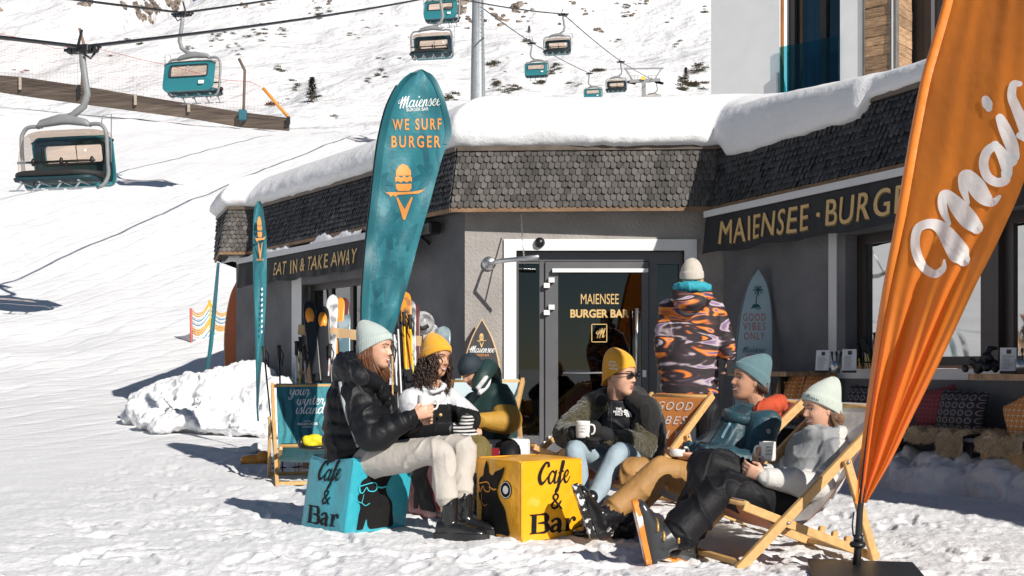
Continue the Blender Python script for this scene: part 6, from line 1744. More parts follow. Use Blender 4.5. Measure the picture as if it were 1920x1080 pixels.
class Fig:
    def __init__(s, label, at_, skin='fair'):
        s.t = thing('person', label, 'person', at_, 'people on the snow terrace'); s.body = MB(); s.skin = skin_mats[skin]; s.parts = []
    def head(s, c, f, up=(0, 0, 1), sc=1.0, smile=.3, glasses=False):
        T = ax3(f, up); c = Vector(c); s.hm = lambda p: c + T @ (Vector(p)*sc); s.hT = T; s.hs = sc
        mb = s.body; e = lambda p, r, rot=None: mb.ell(s.hm(p), [k*sc for k in r], T @ rot if rot is not None else T, 18, 12)
        zt = [-.119,-.117,-.110,-.097,-.082,-.066,-.045,-.020,.010,.035,.062,.090,.110,.121,.126]
        wt = [.006,.014,.029,.042,.051,.057,.064,.069,.0725,.0745,.073,.063,.046,.026,.004]
        ft_ = [.056,.066,.075,.0815,.0835,.0855,.088,.089,.0885,.0935,.090,.074,.050,.022,.0]
        bt = [.030,.018,.000,-.020,-.045,-.062,-.076,-.090,-.099,-.103,-.099,-.084,-.060,-.034,-.012]
        g = lambda x, z, cx_, cz_, sx_, sz_: np.exp(-((np.abs(x)-cx_)/sx_)**2-((z-cz_)/sz_)**2)
        def feat(x, z):
            nr = np.interp(z, [-.040,-.034,-.028,-.018,.0,.018,.034], [0,.008,.0245,.0255,.0155,.006,0])
            d = nr*np.exp(-(x/.0115)**2) + .008*g(x, z, .0125, -.028, .007, .007)
            d = d - .0085*g(x, z, .032, .010, .015, .010) + .0025*g(x, z, .026, .031, .020, .008) - .002*g(x, z, 0, .022, .02, .008)
            d = d + .0045*g(x, z, 0, -.0545, .017, .005) + .0045*g(x, z, 0, -.0675, .016, .0055) - .003*g(x, z, 0, -.061, .02, .0025) - .004*g(x, z, 0, -.080, .02, .007) + .004*g(x, z, 0, -.099, .015, .010)
            return d + (.0035+.003*smile)*g(x, z, .038, -.022, .018, .016) - .0025*smile*g(x, z, .033, -.05, .006, .016)
        zz = np.interp(np.linspace(0, 1, 84), np.linspace(0, 1, 15), zt); na = 96; vs = []; 
        for z in zz:
            W_, f0, b0 = np.interp(z, zt, wt), np.interp(z, zt, ft_), np.interp(z, zt, bt)
            for k in range(na):
                a_ = 2*PI*k/na; ct, st_ = math.cos(a_), math.sin(a_); e_ = 2/2.25
                x = W_*math.copysign(abs(ct)**e_, ct); y = (f0+b0)/2 + (f0-b0)/2*math.copysign(abs(st_)**e_, st_)
                if st_ > 0: y += float(feat(x, z))*min(1, st_*1.6)
                vs.append(s.hm((x, y, z)))
        fs = [(q*na+k, q*na+(k+1) % na, (q+1)*na+(k+1) % na, (q+1)*na+k) for q in range(83) for k in range(na)] + [tuple(range(na-1, -1, -1)), tuple(83*na+k for k in range(na))]
        mb.add(vs, fs, 0, True)
        def fy(x, z):
            W_, f0, b0 = np.interp(z, zt, wt), np.interp(z, zt, ft_), np.interp(z, zt, bt); u_ = min(.98, abs(x)/W_)
            return float((f0+b0)/2 + (f0-b0)/2*(1-u_**2.25)**(1/2.25) + feat(x, z))
        for sx in (-1, 1):
            e((sx*.071,-.010,-.006), (.008,.016,.027)); e((sx*.074,-.014,.004), (.007,.012,.018))
            y_ = fy(.031, .010)
            o = MB(); o.ell(s.hm((sx*.031, y_-.005, .010)), [k*sc for k in (.0135,.0085,.0066)], T, 14, 8); s.parts.append(('eye', o, eye_w))
            o = MB(); o.ell(s.hm((sx*.031, y_+.0015, .010)), [k*sc for k in (.0062,.003,.0062)], T, 10, 8); s.parts.append(('iris', o, iris_m))
            o = MB(); o.tube([s.hm((sx*x, fy(x, z)+.0005, z)) for x, z in ((.012,.029),(.022,.0335),(.034,.036),(.045,.034),(.053,.029))], [.002*sc,.0032*sc,.0034*sc,.0028*sc,.0012*sc], 8); s.parts.append(('eyebrow', o, brow_m))
            o = MB(); o.tube([s.hm((sx*x, max(fy(x, .012)+.001, y_+.004-.25*abs(x-.031)), z)) for x, z in ((.017,.0125),(.024,.0165),(.031,.018),(.039,.0165),(.046,.012))], .0016*sc, 6); s.parts.append(('eyelash', o, brow_m))
        w_ = .021+.006*smile; X_ = np.linspace(-1, 1, 11); rr = [max(.0008, .0036*(1-abs(x)**2.5))*sc for x in X_]
        up_ = [s.hm((x*w_, fy(x*w_, -.0555)+.0002, -.0555+.012*smile*x*x-.0015*math.cos(x*6))) for x in X_]; lo = [s.hm((x*w_*.93, fy(x*w_*.93, -.0665)+.0002, -.0655-.004*smile+.017*smile*x*x)) for x in X_]
        for q in (up_, lo):
            o = MB(); o.tube(q, rr, 8); s.parts.append(('lip', o, lip_m))
        if smile > .4:
            o = MB(); q = [(a+b)/2 for a, b in zip(up_, lo)]; o.tube(q, [max(.0008, .0052*smile*(1-abs(x)**2.2))*sc for x in X_], 8); s.parts.append(('teeth', o, tooth_m))
        return s
    def neck(s, base, r=.052): 
        s.body.limb(s.hm((0,-.02,-.055)), Vector(base), r*s.hs, r*1.08*s.hs); return s
    def limbs(s, pts, rs):
        for a, b, ra, rb in zip(pts[:-1], pts[1:], rs[:-1], rs[1:]): s.body.limb(a, b, ra, rb, 12)
    def torso(s, secs, side, k=.86):
        lo = []
        for i, (c, w_, d_) in enumerate(secs):
            a = Vector(secs[max(i-1, 0)][0]); b = Vector(secs[min(i+1, len(secs)-1)][0]); t = (b-a).normalized(); sd_ = Vector(side); sd_ = (sd_-t*sd_.dot(t)).normalized(); fr = sd_.cross(t)
            lo.append((c, sd_*w_*k, fr*d_*k))
        return lo
    def hand(s, wrist, d, pn, th, curl=.5, sc=1.0, spread=.0, mb=None, fat=1.0, tcurl=.5):
        mb = mb or s.body; wrist = Vector(wrist); d = Vector(d).normalized(); pn = Vector(pn); pn = (pn-d*pn.dot(d)).normalized(); t = d.cross(pn); 
        if t.dot(Vector(th)) < 0: t = -t
        P_ = lambda a, b, c: wrist + (d*a + t*b + pn*c)*sc
        mb.loft([(P_(-.03,0,0), t*.026*sc*fat, pn*.02*sc*fat), (P_(.01,0,0), t*.030*sc*fat, pn*.019*sc*fat), (P_(.05,.002,.002), t*.040*sc*fat, pn*.016*sc*fat), (P_(.085,0,.004), t*.041*sc*fat, pn*.013*sc*fat), (P_(.097,0,.006), t*.037*sc*fat, pn*.009*sc*fat)], 14)
        tips = []
        for i, (b, L) in enumerate(((.031,.072),(.0105,.080),(-.0105,.075),(-.031,.058))):
            p = P_(.086, b, .004); a = curl*(.75+.08*i); r0 = .0088*sc*fat; ang = 0; dd = d + t*(spread*(b/.03)); dd.normalize()
            pts = [p]
            for fr in (.45, .31, .24):
                ang += a; p = p + (dd*math.cos(ang) + pn*math.sin(ang))*L*fr*sc*(1+.1*(fat-1)); pts.append(p)
            for q0, q1, ra, rb in zip(pts[:-1], pts[1:], (r0, r0*.94, r0*.88), (r0*.94, r0*.88, r0*.8)): mb.limb(q0, q1, ra, rb, 10)
            tips.append(pts[-1])
        p0 = P_(.02, .028, .006); p1 = P_(.052, .052, .006+.03*tcurl); p2 = P_(.083, .05-.012*tcurl, .012+.05*tcurl)
        mb.limb(p0, p1, .0135*sc*fat, .0105*sc*fat, 10); mb.limb(p1, p2, .0105*sc*fat, .0088*sc*fat, 10)
        return tips
    def shell(s, name, mb, vox, mat, smooth=2, disp=None, two=None):
        me = remesh(mb, vox, name, smooth, disp)
        o = addmesh(name, me, mat if not isinstance(mat, list) else mat[0], s.t)
        if isinstance(mat, list):
            for m_ in mat[1:]: me.materials.append(m_)
            n = len(me.polygons); C = np.empty(n*3); me.polygons.foreach_get('center', C); C = C.reshape(-1, 3) + np.array(BASE[s.t.name][:])
            me.polygons.foreach_set('material_index', np.asarray(two(C), dtype=np.int32)); me.update()
        return o
    def part(s, name, mb, mat): return obj(name, mb, mat, s.t)
    def done(s, vox=.0045):
        s.shell('body', s.body, vox, s.skin, 2)
        for nm, mb, m_ in s.parts: obj(nm, mb, m_, s.t)
    def beanie(s, mat, H=.165, slouch=.03, cuff=.34, tilt=.58, z0=.002, wd=1.0, ribs=54, point=.0, mat2=None):
        mb = MB(); n = 54*4
        ts = [0, .0, .06, .12, .2, .28, max(cuff-.005, .29), max(cuff+.01, .3), .45, .55, .65, .75, .83, .9, .95, .985, 1.0]
        def ring(t, i):
            out = []
            r = (1-t**2.5)**.5 if t < 1 else .0
            r = max(r, .02) * (1.0 + (.055 if t <= cuff else 0)) 
            if i == 0: r *= .93
            for k in range(n):
                a = 2*PI*k/n; rb = 1 + .012*math.cos(a*ribs)*(1 if t < .97 else 0)
                x = math.cos(a)*.0845*r*rb*wd; y = -.012 + math.sin(a)*.108*r*rb - slouch*t*t
                z = z0 + tilt*(math.sin(a)*.108*r)*(1-t*.85) + H*t + point*max(0, t-.8) + .004*math.sin(3*a+1)*t
                out.append(s.hm((x, y, z)))
            return out
        vs = []; fs = []
        for i, t in enumerate(ts): vs += ring(t, i)
        for i in range(len(ts)-1):
            for k in range(n): fs.append((i*n+k, i*n+(k+1) % n, (i+1)*n+(k+1) % n, (i+1)*n+k))
        fs.append(tuple((len(ts)-1)*n+k for k in range(n)))
        mb.add(vs, fs, 0, True); return obj('beanie', mb, mat, s.t)
def sleeve(mb, pts, rs, puff=0.0, pitch=.075, n=18):
    q = cr([(*p, r) for p, r in zip(pts, rs)], 14); L = 0; P_ = []; R_ = []
    for i, a in enumerate(q):
        v = Vector(a[:3])
        if i: L += (v-P_[-1]).length
        P_.append(v); R_.append(a[3]*(1-puff+puff*abs(math.sin(PI*L/pitch))**.6))
    mb.tube(P_, R_, n); mb.ell(P_[0], (R_[0]*1.0,)*3); mb.ell(P_[-1], (R_[-1]*.8,)*3)
def chest(mb, fig, secs, side, puff=0.0, pitch=.09, n=28, power=2.4):
    q = cr([(*c, w_, d_) for c, w_, d_ in secs], 10); L = 0; S = []; prev = None
    for a in q:
        v = Vector(a[:3]); L += (v-prev).length if prev is not None else 0; prev = v
        k = 1-puff+puff*abs(math.sin(PI*L/pitch))**.6; S.append((v, a[3]*k, a[4]*k))
    lo = fig.torso(S, side, 1.0); mb.loft(lo, n, power=power)
def boot(mb, ankle, toe, up, L=.27, w_=.045, h=.09):
    """foot from an ankle; toe: direction of the foot, up: shin direction"""
    a = Vector(ankle); f = Vector(toe).normalized(); u = Vector(up); u = (u-f*u.dot(f)).normalized(); r = f.cross(u)
    S = [(-.075,.30,.02,.8),(-.065,.5,.05,.95),(.0,.52,.05,1.0),(.06,.46,.045,1.0),(.12,.34,.032,1.08),(.17,.27,.026,1.1),(.2,.2,.02,.9),(.212,.16,.012,.55)]
    mb.loft([(a - u*h + f*x*(L/.28) + u*(hh*h*1.05), r*w_*ww, u*(hh*h*1.05)) for x, hh, q, ww in S], 18, power=2.6)
    mb.limb(a - u*h*.35, a + u*.03, w_*1.0, w_*1.0)
def sole(mb, ankle, toe, up, L=.28, w_=.05, h=.09, th=.03):
    a = Vector(ankle); f = Vector(toe).normalized(); u = Vector(up); u = (u-f*u.dot(f)).normalized(); r = f.cross(u)
    out = [(-.08,.55),(-.07,.8),(-.02,.85),(.03,.8),(.1,1.02),(.15,1.05),(.19,.85),(.212,.45)]
    pl = [(x*L/.28, y*w_) for x, y in out] + [(x*L/.28, -y*w_) for x, y in out[::-1]]
    mb.prism(cr(pl+[pl[0]], 3)[:-1], lambda x, y, w2: a - u*(h+th*.6) + f*x + r*y + u*w2, th)
def strands(fig, paths, r, mat, n=5, name='hair'):
    mb = MB()
    for p in paths:
        m_ = len(p); mb.tube(p, [r*(1-.75*(i/(m_-1))**2) for i in range(m_)], n)
    return obj(name, mb, mat, fig.t)
from mathutils.bvhtree import BVHTree
def proj(name, sh, o, X, U, target, mat, parent, off=.003, maxlen=.015):
    """print a flat shape onto a garment along the direction X x U"""
    me = target.data; base = BASE[target.name]; bv = BVHTree.FromPolygons([v.co + base for v in me.vertices], [p_.vertices[:] for p_ in me.polygons])
    o = Vector(o); X = Vector(X).normalized(); U = Vector(U).normalized(); D = X.cross(U); 
    if D.y < 0: D = -D
    def fn(u, v):
        q = o + X*u + U*v; h = bv.ray_cast(q - D*.4, D, 1.0); return (h[0] if h[0] is not None else q) - D*off
    return decal(name, sh, fn, mat, parent, maxlen=maxlen)
def mug(label, c, up=(0, 0, 1), h=.095, r=.041, hdir=(1, 0, 0), txt=None, mt=None):
    c = Vector(c); u = Vector(up).normalized(); t = thing('mug', label, 'mug', c)
    obj('cup', MB().lathe([(0,-h/2),(r*.86,-h/2),(r*.95,-h/2+.006),(r,-h/2+.02),(r,h/2-.002),(r*.985,h/2),(r*.93,h/2-.002),(r*.9,-h/2+.008),(0,-h/2+.006)], c, 32, u), M('mug_glaze', (.74, .72, .68), .25, .02), t)
    hd = Vector(hdir); hd = (hd-u*hd.dot(u)).normalized()
    obj('handle', MB().tube(cr([c+hd*r*.95+u*.03, c+hd*(r+.022)+u*.026, c+hd*(r+.03), c+hd*(r+.02)-u*.026, c+hd*r*.95-u*.03], 5), .0065, 8), t.children[0].data.materials[0], t)
    obj('drink', MB().lathe([(0,h/2-.014),(r*.93,h/2-.014)], c, 24, u), M('coffee', (.06,.03,.015), .15), t)
    if txt:
        fd = Vector((-.06, -1, 0)); fd = (fd-u*fd.dot(u)).normalized(); sd_ = u.cross(fd)*-1
        if sd_.x < 0: sd_ = -sd_
        for k, wv in enumerate(txt):
            sh = text2d(wv, .011, space=1.3) if mt is None else script2d(wv, .009, .9)
            decal('lettering', sh, (lambda k: (lambda x, y: c + (fd*math.cos(x/r)+sd_*math.sin(x/r))*(r+.0012) + u*(.02-.019*k+y)))(k), M('mug_print', (.08,.08,.09), .5), t)
    return t
blk_puff = M('black_down_nylon', (.0055, .006, .008), .55, .15, 6, bump=.2, bs=28, spec=.3)
cream_pant = M('cream_trousers', (.47, .43, .385), .8, .06, 5, bump=.3, bs=22)
olive_pant = M('olive_trousers', (.16, .12, .035), .75, .12, 5, bump=.3, bs=22)
brown_pant = M('caramel_ski_trousers', (.36, .19, .06), .65, .12, 5, bump=.3, bs=22)
black_pant = M('black_ski_trousers', (.009, .009, .011), .6, .2, 5, bump=.3, bs=22, spec=.2)
denim = M('pale_denim', (.31, .39, .44), .8, .12, 9, bump=.3, bs=30)
hat_grey = M('pale_grey_knit', (.42, .475, .45), .9, .05, 30, sheen=.3, bump=.3, bs=150); hat_must = M('mustard_knit', (.74, .35, .02), .9, .06, 30, sheen=.3, bump=.3, bs=150); hat_cream = M('cream_knit', (.50, .45, .39), .9, .06, 30, sheen=.3, bump=.3, bs=150); hat_teal = M('slate_teal_knit', (.09, .17, .19), .9, .08, 30, sheen=.3, bump=.3, bs=150); hat_mint = M('pale_mint_knit', (.45, .50, .45), .9, .05, 30, sheen=.3, bump=.3, bs=150)
boot_blk = M('black_boot_leather', (.012, .012, .013), .25, .2, 8, coat=.3)
hair_aub = M('auburn_hair', (.20, .075, .03), .45, .35, 25, stretch=(8, 8, 1)); hair_dk = M('dark_curly_hair', (.045, .022, .014), .4, .6, 12); hair_br = M('brown_hair', (.17, .085, .04), .45, .45, 20); hair_bl = M('blond_hair', (.42, .26, .11), .5, .3, 20)
Z = Vector((0, 0, 1))

# --- woman in black puffer jacket
p = Fig('woman in a black puffer jacket, cream trousers and pale grey beanie on the turquoise cube', P(672, 860, 7.3), 'fair')
hc = P(705, 655, 7.25)
p.head(hc, (.93, -.36, -.04), (.06, 0, 1), 1.0, .95); p.neck(P(690, 702, 7.27))
side = Vector((-.37, -.93, 0))
S = [(P(672, 862, 7.3), .20, .18), (P(668, 835, 7.3), .215, .20), (P(668, 795, 7.3), .21, .195), (P(670, 755, 7.29), .215, .185), (P(677, 722, 7.28), .18, .15), (P(686, 702, 7.27), .085, .09)]
p.body.loft(p.torso(S, side, .75), 20)
j = MB(); chest(j, p, S, side, .07, .085)
shR, elR, wrR = P(664, 735, 7.1), P(700, 820, 6.95), P(772, 783, 6.97)
shL, elL, wrL = P(698, 730, 7.45), P(742, 808, 7.42), P(782, 790, 7.2)
sleeve(j, [shR, (shR+elR)/2, elR+Vector((-.01,0,.0)), (elR+wrR)/2, wrR], [.105, .10, .095, .082, .060], .09, .07); sleeve(j, [shL, (shL+elL)/2, elL, wrL], [.10, .095, .085, .055], .09, .07)
# hood lying on the shoulders
hood = cr([P(712, 720, 7.12), P(672, 705, 7.05), P(648, 690, 7.2), P(655, 683, 7.38), P(690, 700, 7.5), P(720, 715, 7.4)], 6)
j.tube(hood, [.05+.035*math.sin(PI*i/(len(hood)-1)) for i in range(len(hood))], 14); j.ell(P(650, 695, 7.25), (.075, .12, .10)); j.limb(P(700, 712, 7.18), P(718, 740, 7.2), .05, .04)
p.limbs([shR, elR, wrR], [.05, .042, .03]); p.limbs([shL, elL, wrL], [.05, .042, .03])
p.shell('jacket', j, .008, blk_puff, 3, wrk(.010, 11, 3))
p.hand(wrR+Vector((.01,.0,.01)), (.9, .1, .30), (.0, 1, .1), (0, 0, 1), .62, .98); p.hand(wrL, (.8, -.3, .2), (-.1, -1, .0), (0, 0, 1), .6, .95)
t_ = MB(); hpR, knR, anR = P(690, 866, 7.12), P(826, 846, 6.84), P(838, 935, 6.80); hpL, knL, anL = P(700, 858, 7.42), P(866, 838, 7.08), P(866, 925, 6.98)
for a, b, c in ((hpR, knR, anR), (hpL, knL, anL)):
    sleeve(t_, [a, a.lerp(b, .5)-Z*.005, b+Vector((-.02,0,.0)), b.lerp(c, .22)+Vector((.015,0,0)), b.lerp(c, .6), c+(c-b)*.02], [.105, .095, .074, .074, .072, .070]); p.limbs([a, b, c, c-Z*.06], [.07, .055, .042, .04])
t_.ell(P(678, 864, 7.28), (.17, .2, .11))
p.shell('trousers', t_, .009, cream_pant, 3, wrk(.010, 10, 5))
for an, dr in ((anR, (.97, -.22, 0)), (anL, (.97, -.2, 0))):
    g = Vector((an.x+.015, an.y, 0)); b_ = MB(); sleeve(b_, [g+Z*.25, g+Z*.19, g+Z*.1], [.052, .053, .05]); boot(b_, g+Z*.115, dr, Z, .29, .052, .085); p.shell('boot', b_, .006, boot_blk, 2, wrk(.004, 20, 2))
    b_ = MB(); sole(b_, g+Z*.115, dr, Z, .31, .055, .085, .042); p.part('boot_sole', b_, rubber); 
    p.body.limb(g+Z*.1, g+Z*.02+Vector(dr)*.1, .035, .02)
p.beanie(hat_grey, .175, .085)
pa = []; r = random.Random(2)
for k in range(420):
    sx = r.choice((-1, -1, 1)); a = r.uniform(.25, 1.0); y = .035-.11*a+r.gauss(0, .006); x = sx*(.074-.02*max(0, a-.6)); z = .0+r.uniform(-.005, .02)
    q0 = p.hm((x*1.02, y, z)); dx = r.gauss(0, .008); L_ = r.uniform(.15, .2)
    pa.append([q0, p.hm((x*1.08, y+.006+dx, z-L_*.35)), p.hm((x*1.0, y+.03+dx*2, z-L_*.7)), p.hm((x*.95, y+.055+dx*3, z-L_))])
strands(p, pa, .0032, hair_aub)
st_ = MB(); st_.tube(cr([P(637, 716, 7.05), P(648, 770, 7.0), P(664, 815, 7.0), P(672, 838, 7.05)], 6), .011, 6, flat=.4); p.part('bag_strap', st_, M('grey_strap', (.3, .34, .36), .6))
p.done()
mug('white mug held up by the woman in the black puffer jacket', P(797, 757, 7.04), (.05, 0, 1), .10, .047, (1, -.1, -.1))

# --- woman with dark curly hair
p = Fig('curly haired woman in a white and black jacket with mustard beanie and striped gloves', P(818, 850, 8.0), 'warm')
p.head(P(818, 672, 7.93), (.74, -.66, -.12), (.12, 0, 1), 1.0, .75); p.neck(P(809, 722, 7.95))
side = Vector((-.55, -.83, 0))
S = [(P(815, 866, 8.02), .19, .15), (P(808, 828, 8.0), .19, .15), (P(802, 790, 7.98), .195, .15), (P(800, 757, 7.97), .20, .14), (P(804, 736, 7.96), .17, .11), (P(808, 722, 7.95), .08, .075)]
p.body.loft(p.torso(S, side, .75), 20)
j = MB(); chest(j, p, S, side)
shR, elR, wrR = P(770, 752, 7.82), P(795, 812, 7.7), P(846, 806, 7.6); shL, elL, wrL = P(842, 748, 8.08), P(880, 785, 7.95), P(872, 802, 7.68)
sleeve(j, [shR, (shR+elR)/2, elR, wrR], [.088, .085, .08, .055]); sleeve(j, [shL, (shL+elL)/2, elL, (elL+wrL)/2, wrL], [.088, .085, .082, .07, .052])
cl_ = cr([P(792, 728, 7.85), P(812, 735, 7.82), P(832, 724, 7.9), P(815, 712, 8.05), P(792, 722, 7.98)], 5); j.tube(cl_, .02, 10)
p.limbs([shR, elR, wrR], [.05, .042, .03]); p.limbs([shL, elL, wrL], [.05, .042, .03])
jk_w = M('white_shell_jacket', (.58, .58, .60), .7, .05, 5, bump=.3, bs=22); jk_b = M('black_shell_jacket', (.011, .011, .012), .7, .15, 5, bump=.3, bs=22, spec=.2)
def two(C):
    py = HOR-(C[:,2]-1)*F/C[:,1]; pxx = 960+C[:,0]*F/C[:,1]
    lim = np.where(pxx > 838, 756+(pxx-838)*.25, np.where(pxx < 788, 800, 758)); return py > lim
p.shell('jacket', j, .008, [jk_w, jk_b], 2, wrk(.012, 9, 11), two)
mb_ = MB(); mb_.lathe([(0,0),(.011,0),(.011,.004),(0,.006)], P(826, 778, 7.80), 12, (.3,-1,.1)); p.part('button', mb_, gold)
gv = MB(); p.hand(P(852, 805, 7.58), (.85, -.35, -.12), (0, .3, -1), (0, -1, .3), .35, 1.08, 0, gv, 1.35); p.hand(P(872, 800, 7.66), (.5, -.75, -.3), (-.2, -.1, -1), (-1, 0, 0), .4, 1.05, 0, gv, 1.3)
sleeve(gv, [P(828, 807, 7.62), P(850, 806, 7.58)], [.052, .048]); sleeve(gv, [P(876, 790, 7.76), P(872, 802, 7.66)], [.05, .045])
glv = M('striped_leather_glove', (.02, .02, .02), .5, .1); t2 = glv.node_tree; wv = t2.nodes.new('ShaderNodeTexWave'); wv.bands_direction = 'Z'; wv.inputs['Scale'].default_value = 15; wv.inputs['Distortion'].default_value = .5; rp = t2.nodes.new('ShaderNodeValToRGB'); rp.color_ramp.interpolation = 'CONSTANT'; rp.color_ramp.elements[0].color = (.018,.018,.02,1); rp.color_ramp.elements[1].position = .5; rp.color_ramp.elements[1].color = (.62,.6,.57,1)
tc_ = t2.nodes.new('ShaderNodeTexCoord'); t2.links.new(tc_.outputs['Object'], wv.inputs[0]); t2.links.new(wv.outputs['Fac'], rp.inputs[0]); t2.links.new(rp.outputs[0], t2.nodes['Principled BSDF'].inputs['Base Color'])
p.shell('glove', gv, .005, [M('black_glove', (.015,.015,.016), .45), glv], 1, None, lambda C: (960+C[:,0]*F/C[:,1]) > 850)
t_ = MB(); hp = P(820, 858, 7.9); kn1, an1 = P(896, 842, 7.5), P(893, 925, 7.42); kn2, an2 = P(880, 846, 7.75), P(886, 925, 7.7)
for a, b, c in ((hp, kn1, an1), (hp+Vector((.02,.18,0)), kn2, an2)):
    sleeve(t_, [a, a.lerp(b, .5), b, b.lerp(c, .4), c], [.11, .105, .085, .08, .072]); p.limbs([a, b, c, c-Z*.05], [.07, .055, .042, .04])
    g = Vector((c.x, c.y, 0)); b_ = MB(); sleeve(b_, [g+Z*.3, g+Z*.2, g+Z*.1], [.056, .055, .05]); boot(b_, g+Z*.1, (.5, -.85, 0), Z, .27, .048, .08); p.shell('boot', b_, .008, boot_blk, 2)
p.shell('trousers', t_, .009, olive_pant, 2, wrk(.012, 9, 15))
p.beanie(hat_must, .165, .065, wd=1.03)
pa = []; r = random.Random(5)
for k in range(420):
    a = r.uniform(.18, 1.82)*PI if r.random() < .92 else r.uniform(.1, 1.9)*PI     # angle from the face
    ang = a+PI/2; x0 = math.cos(ang)*.075; y0 = math.sin(ang)*.09-.01; z0 = r.uniform(-.03, .035)+.25*y0
    L_ = r.uniform(.16, .27); out = r.uniform(.03, .10); ph = r.uniform(0, 6.28); rr_ = r.uniform(.008, .014); q = []
    for i in range(16):
        t = i/15; o_ = out*math.sin(min(t*1.7, 1)*PI/2); cxx = x0*(1+o_*9*.75); cyy = y0*(1+o_*6*.75)+.01*t
        q.append(p.hm((cxx+rr_*math.cos(ph+t*L_*95), cyy+rr_*math.sin(ph+t*L_*95), z0-L_*t)))
    pa.append(q)
strands(p, pa, .0036, hair_dk, 4)
p.done()

# --- person in dark green jacket, head bowed
p = Fig('person in a dark green jacket with mustard sleeves and navy cap, head bowed', P(920, 830, 9.0), 'fair')
p.head(P(884, 695, 8.85), (-.55, -.55, -.62), (-.35, -.3, .9), .98, .1); p.neck(P(908, 728, 8.95))
side = Vector((-.88, .47, 0))
S = [(P(922, 845, 9.05), .19, .16), (P(922, 815, 9.03), .20, .17), (P(921, 780, 9.0), .21, .17), (P(917, 750, 8.98), .20, .15), (P(912, 735, 8.96), .15, .11), (P(908, 725, 8.95), .08, .08)]
p.body.loft(p.torso(S, side, .75), 20)
j = MB(); chest(j, p, S, side); shA, elA, wrA = P(940, 755, 8.9), P(955, 790, 8.75), P(893, 786, 8.65); shB, elB, wrB = P(890, 755, 9.05), P(872, 800, 8.9), P(885, 795, 8.7)
sleeve(j, [shA, (shA+elA)/2, elA, (elA+wrA)/2+Vector((0,0,-.01)), wrA], [.10, .10, .10, .085, .055]); sleeve(j, [shB, (shB+elB)/2, elB, wrB], [.095, .09, .085, .055])
p.limbs([shA, elA, wrA], [.05, .042, .03]); p.limbs([shB, elB, wrB], [.05, .042, .03]); p.hand(wrA, (-.9, -.1, -.2), (0, .3, -1), (0, -1, 0), .5, .9); p.hand(wrB, (.3, -.6, -.2), (0, 0, -1), (1, 0, 0), .5, .9)
jg = M('dark_green_shell', (.012, .038, .035), .6, .15, 5, bump=.3, bs=22); jm = M('mustard_sleeve', (.44, .24, .03), .7, .1, 5, bump=.3, bs=22)
def two(C):
    py = HOR-(C[:,2]-1)*F/C[:,1]; pxx = 960+C[:,0]*F/C[:,1]; return segd(C, elA, wrA) < .125
p.shell('jacket', j, .009, [jg, jm], 2, wrk(.014, 8, 21), two)
h_ = MB(); q = cr([P(893, 735, 8.75), P(905, 705, 8.8), P(915, 690, 8.95), P(926, 705, 9.1), P(930, 735, 9.05)], 6); h_.tube(q, [.045+.03*math.sin(PI*i/(len(q)-1)) for i in range(len(q))], 12); p.shell('hood', h_, .009, jg, 2, wrk(.008, 9, 23))
h_ = MB(); q = cr([P(894, 730, 8.70), P(908, 712, 8.72), P(917, 700, 8.85), P(914, 722, 8.8), P(898, 738, 8.7)], 5); h_.tube(q, .019, 10); p.shell('hood_lining', h_, .008, M('white_fleece', (.6, .6, .6), .9, .2, 40, bump=.6, bs=60), 2)
t_ = MB()
for dx in (-.11, .11):
    a = P(922, 850, 9.0)+Vector((dx,0,0)); b = P(918, 850, 8.45)+Vector((dx*1.3,0,0)); c = Vector((b.x, b.y-.05, .12)); sleeve(t_, [a, (a+b)/2, b, (b+c)/2, c], [.11, .10, .085, .08, .075]); p.limbs([a, b, c], [.07, .055, .04])
    b_ = MB(); boot(b_, Vector((c.x, c.y, .1)), (0, -1, 0), Z, .27, .05, .085); p.shell('boot', b_, .01, boot_blk, 1)
p.shell('trousers', t_, .011, black_pant, 2, wrk(.012, 9, 25))
p.beanie(M('navy_cap', (.012, .022, .032), .7, .1, 20, bump=.2, bs=60), .14, .012, .0, .34, -.005, 1.06, 54)
p.done(.006)

# --- man in sunglasses
p = Fig('man in mustard beanie and sunglasses with olive fleece jacket holding a mug', P(1180, 870, 8.0), 'fair')
p.head(P(1163, 707, 7.78), (.80, -.60, .0), (.10, 0, 1), 1.06, .35); p.neck(P(1155, 752, 7.85), .06)
side = Vector((-.95, .1, 0))
S = [(P(1178, 880, 8.05), .20, .16), (P(1170, 845, 8.0), .20, .16), (P(1163, 805, 7.92), .215, .165), (P(1158, 778, 7.88), .22, .15), (P(1156, 758, 7.86), .17, .12), (P(1156, 742, 7.84), .09, .09)]
p.body.loft(p.torso(S, side, .75), 20)
v_ = MB(); chest(v_, p, S, side, .06, .075); vest = p.shell('vest', v_, .008, blk_puff, 2, wrk(.008, 14, 31))
shA, elA, wrA = P(1104, 768, 7.82), P(1062, 812, 7.66), P(1078, 818, 7.42); shB, elB, wrB = P(1212, 772, 7.86), P(1205, 838, 7.66), P(1140, 822, 7.44)
j = MB(); sleeve(j, [shA+Vector((.05,0,.03)), shA, (shA+elA)/2, elA, (elA+wrA)/2, wrA], [.085, .095, .09, .085, .075, .062]); sleeve(j, [shB, (shB+elB)/2, elB, (elB+wrB)/2, wrB], [.098, .092, .088, .078, .062])
sherpa = M('olive_sherpa_fleece', (.055, .046, .022), .95, .5, 45, sheen=.3, bump=1, bs=70, bump2=.8, bs2=35)
p.shell('fleece_sleeve', j, .008, sherpa, 2, lambda V, N_: .012*fbm(V[:,0]*9, V[:,1]*9, V[:,2]*9, 2, 33)+.007*np.abs(fbm(V[:,0]*45, V[:,1]*45, V[:,2]*45, 2, 35)))
k_ = MB()        # black fleece jacket over the far shoulder, open front, collar
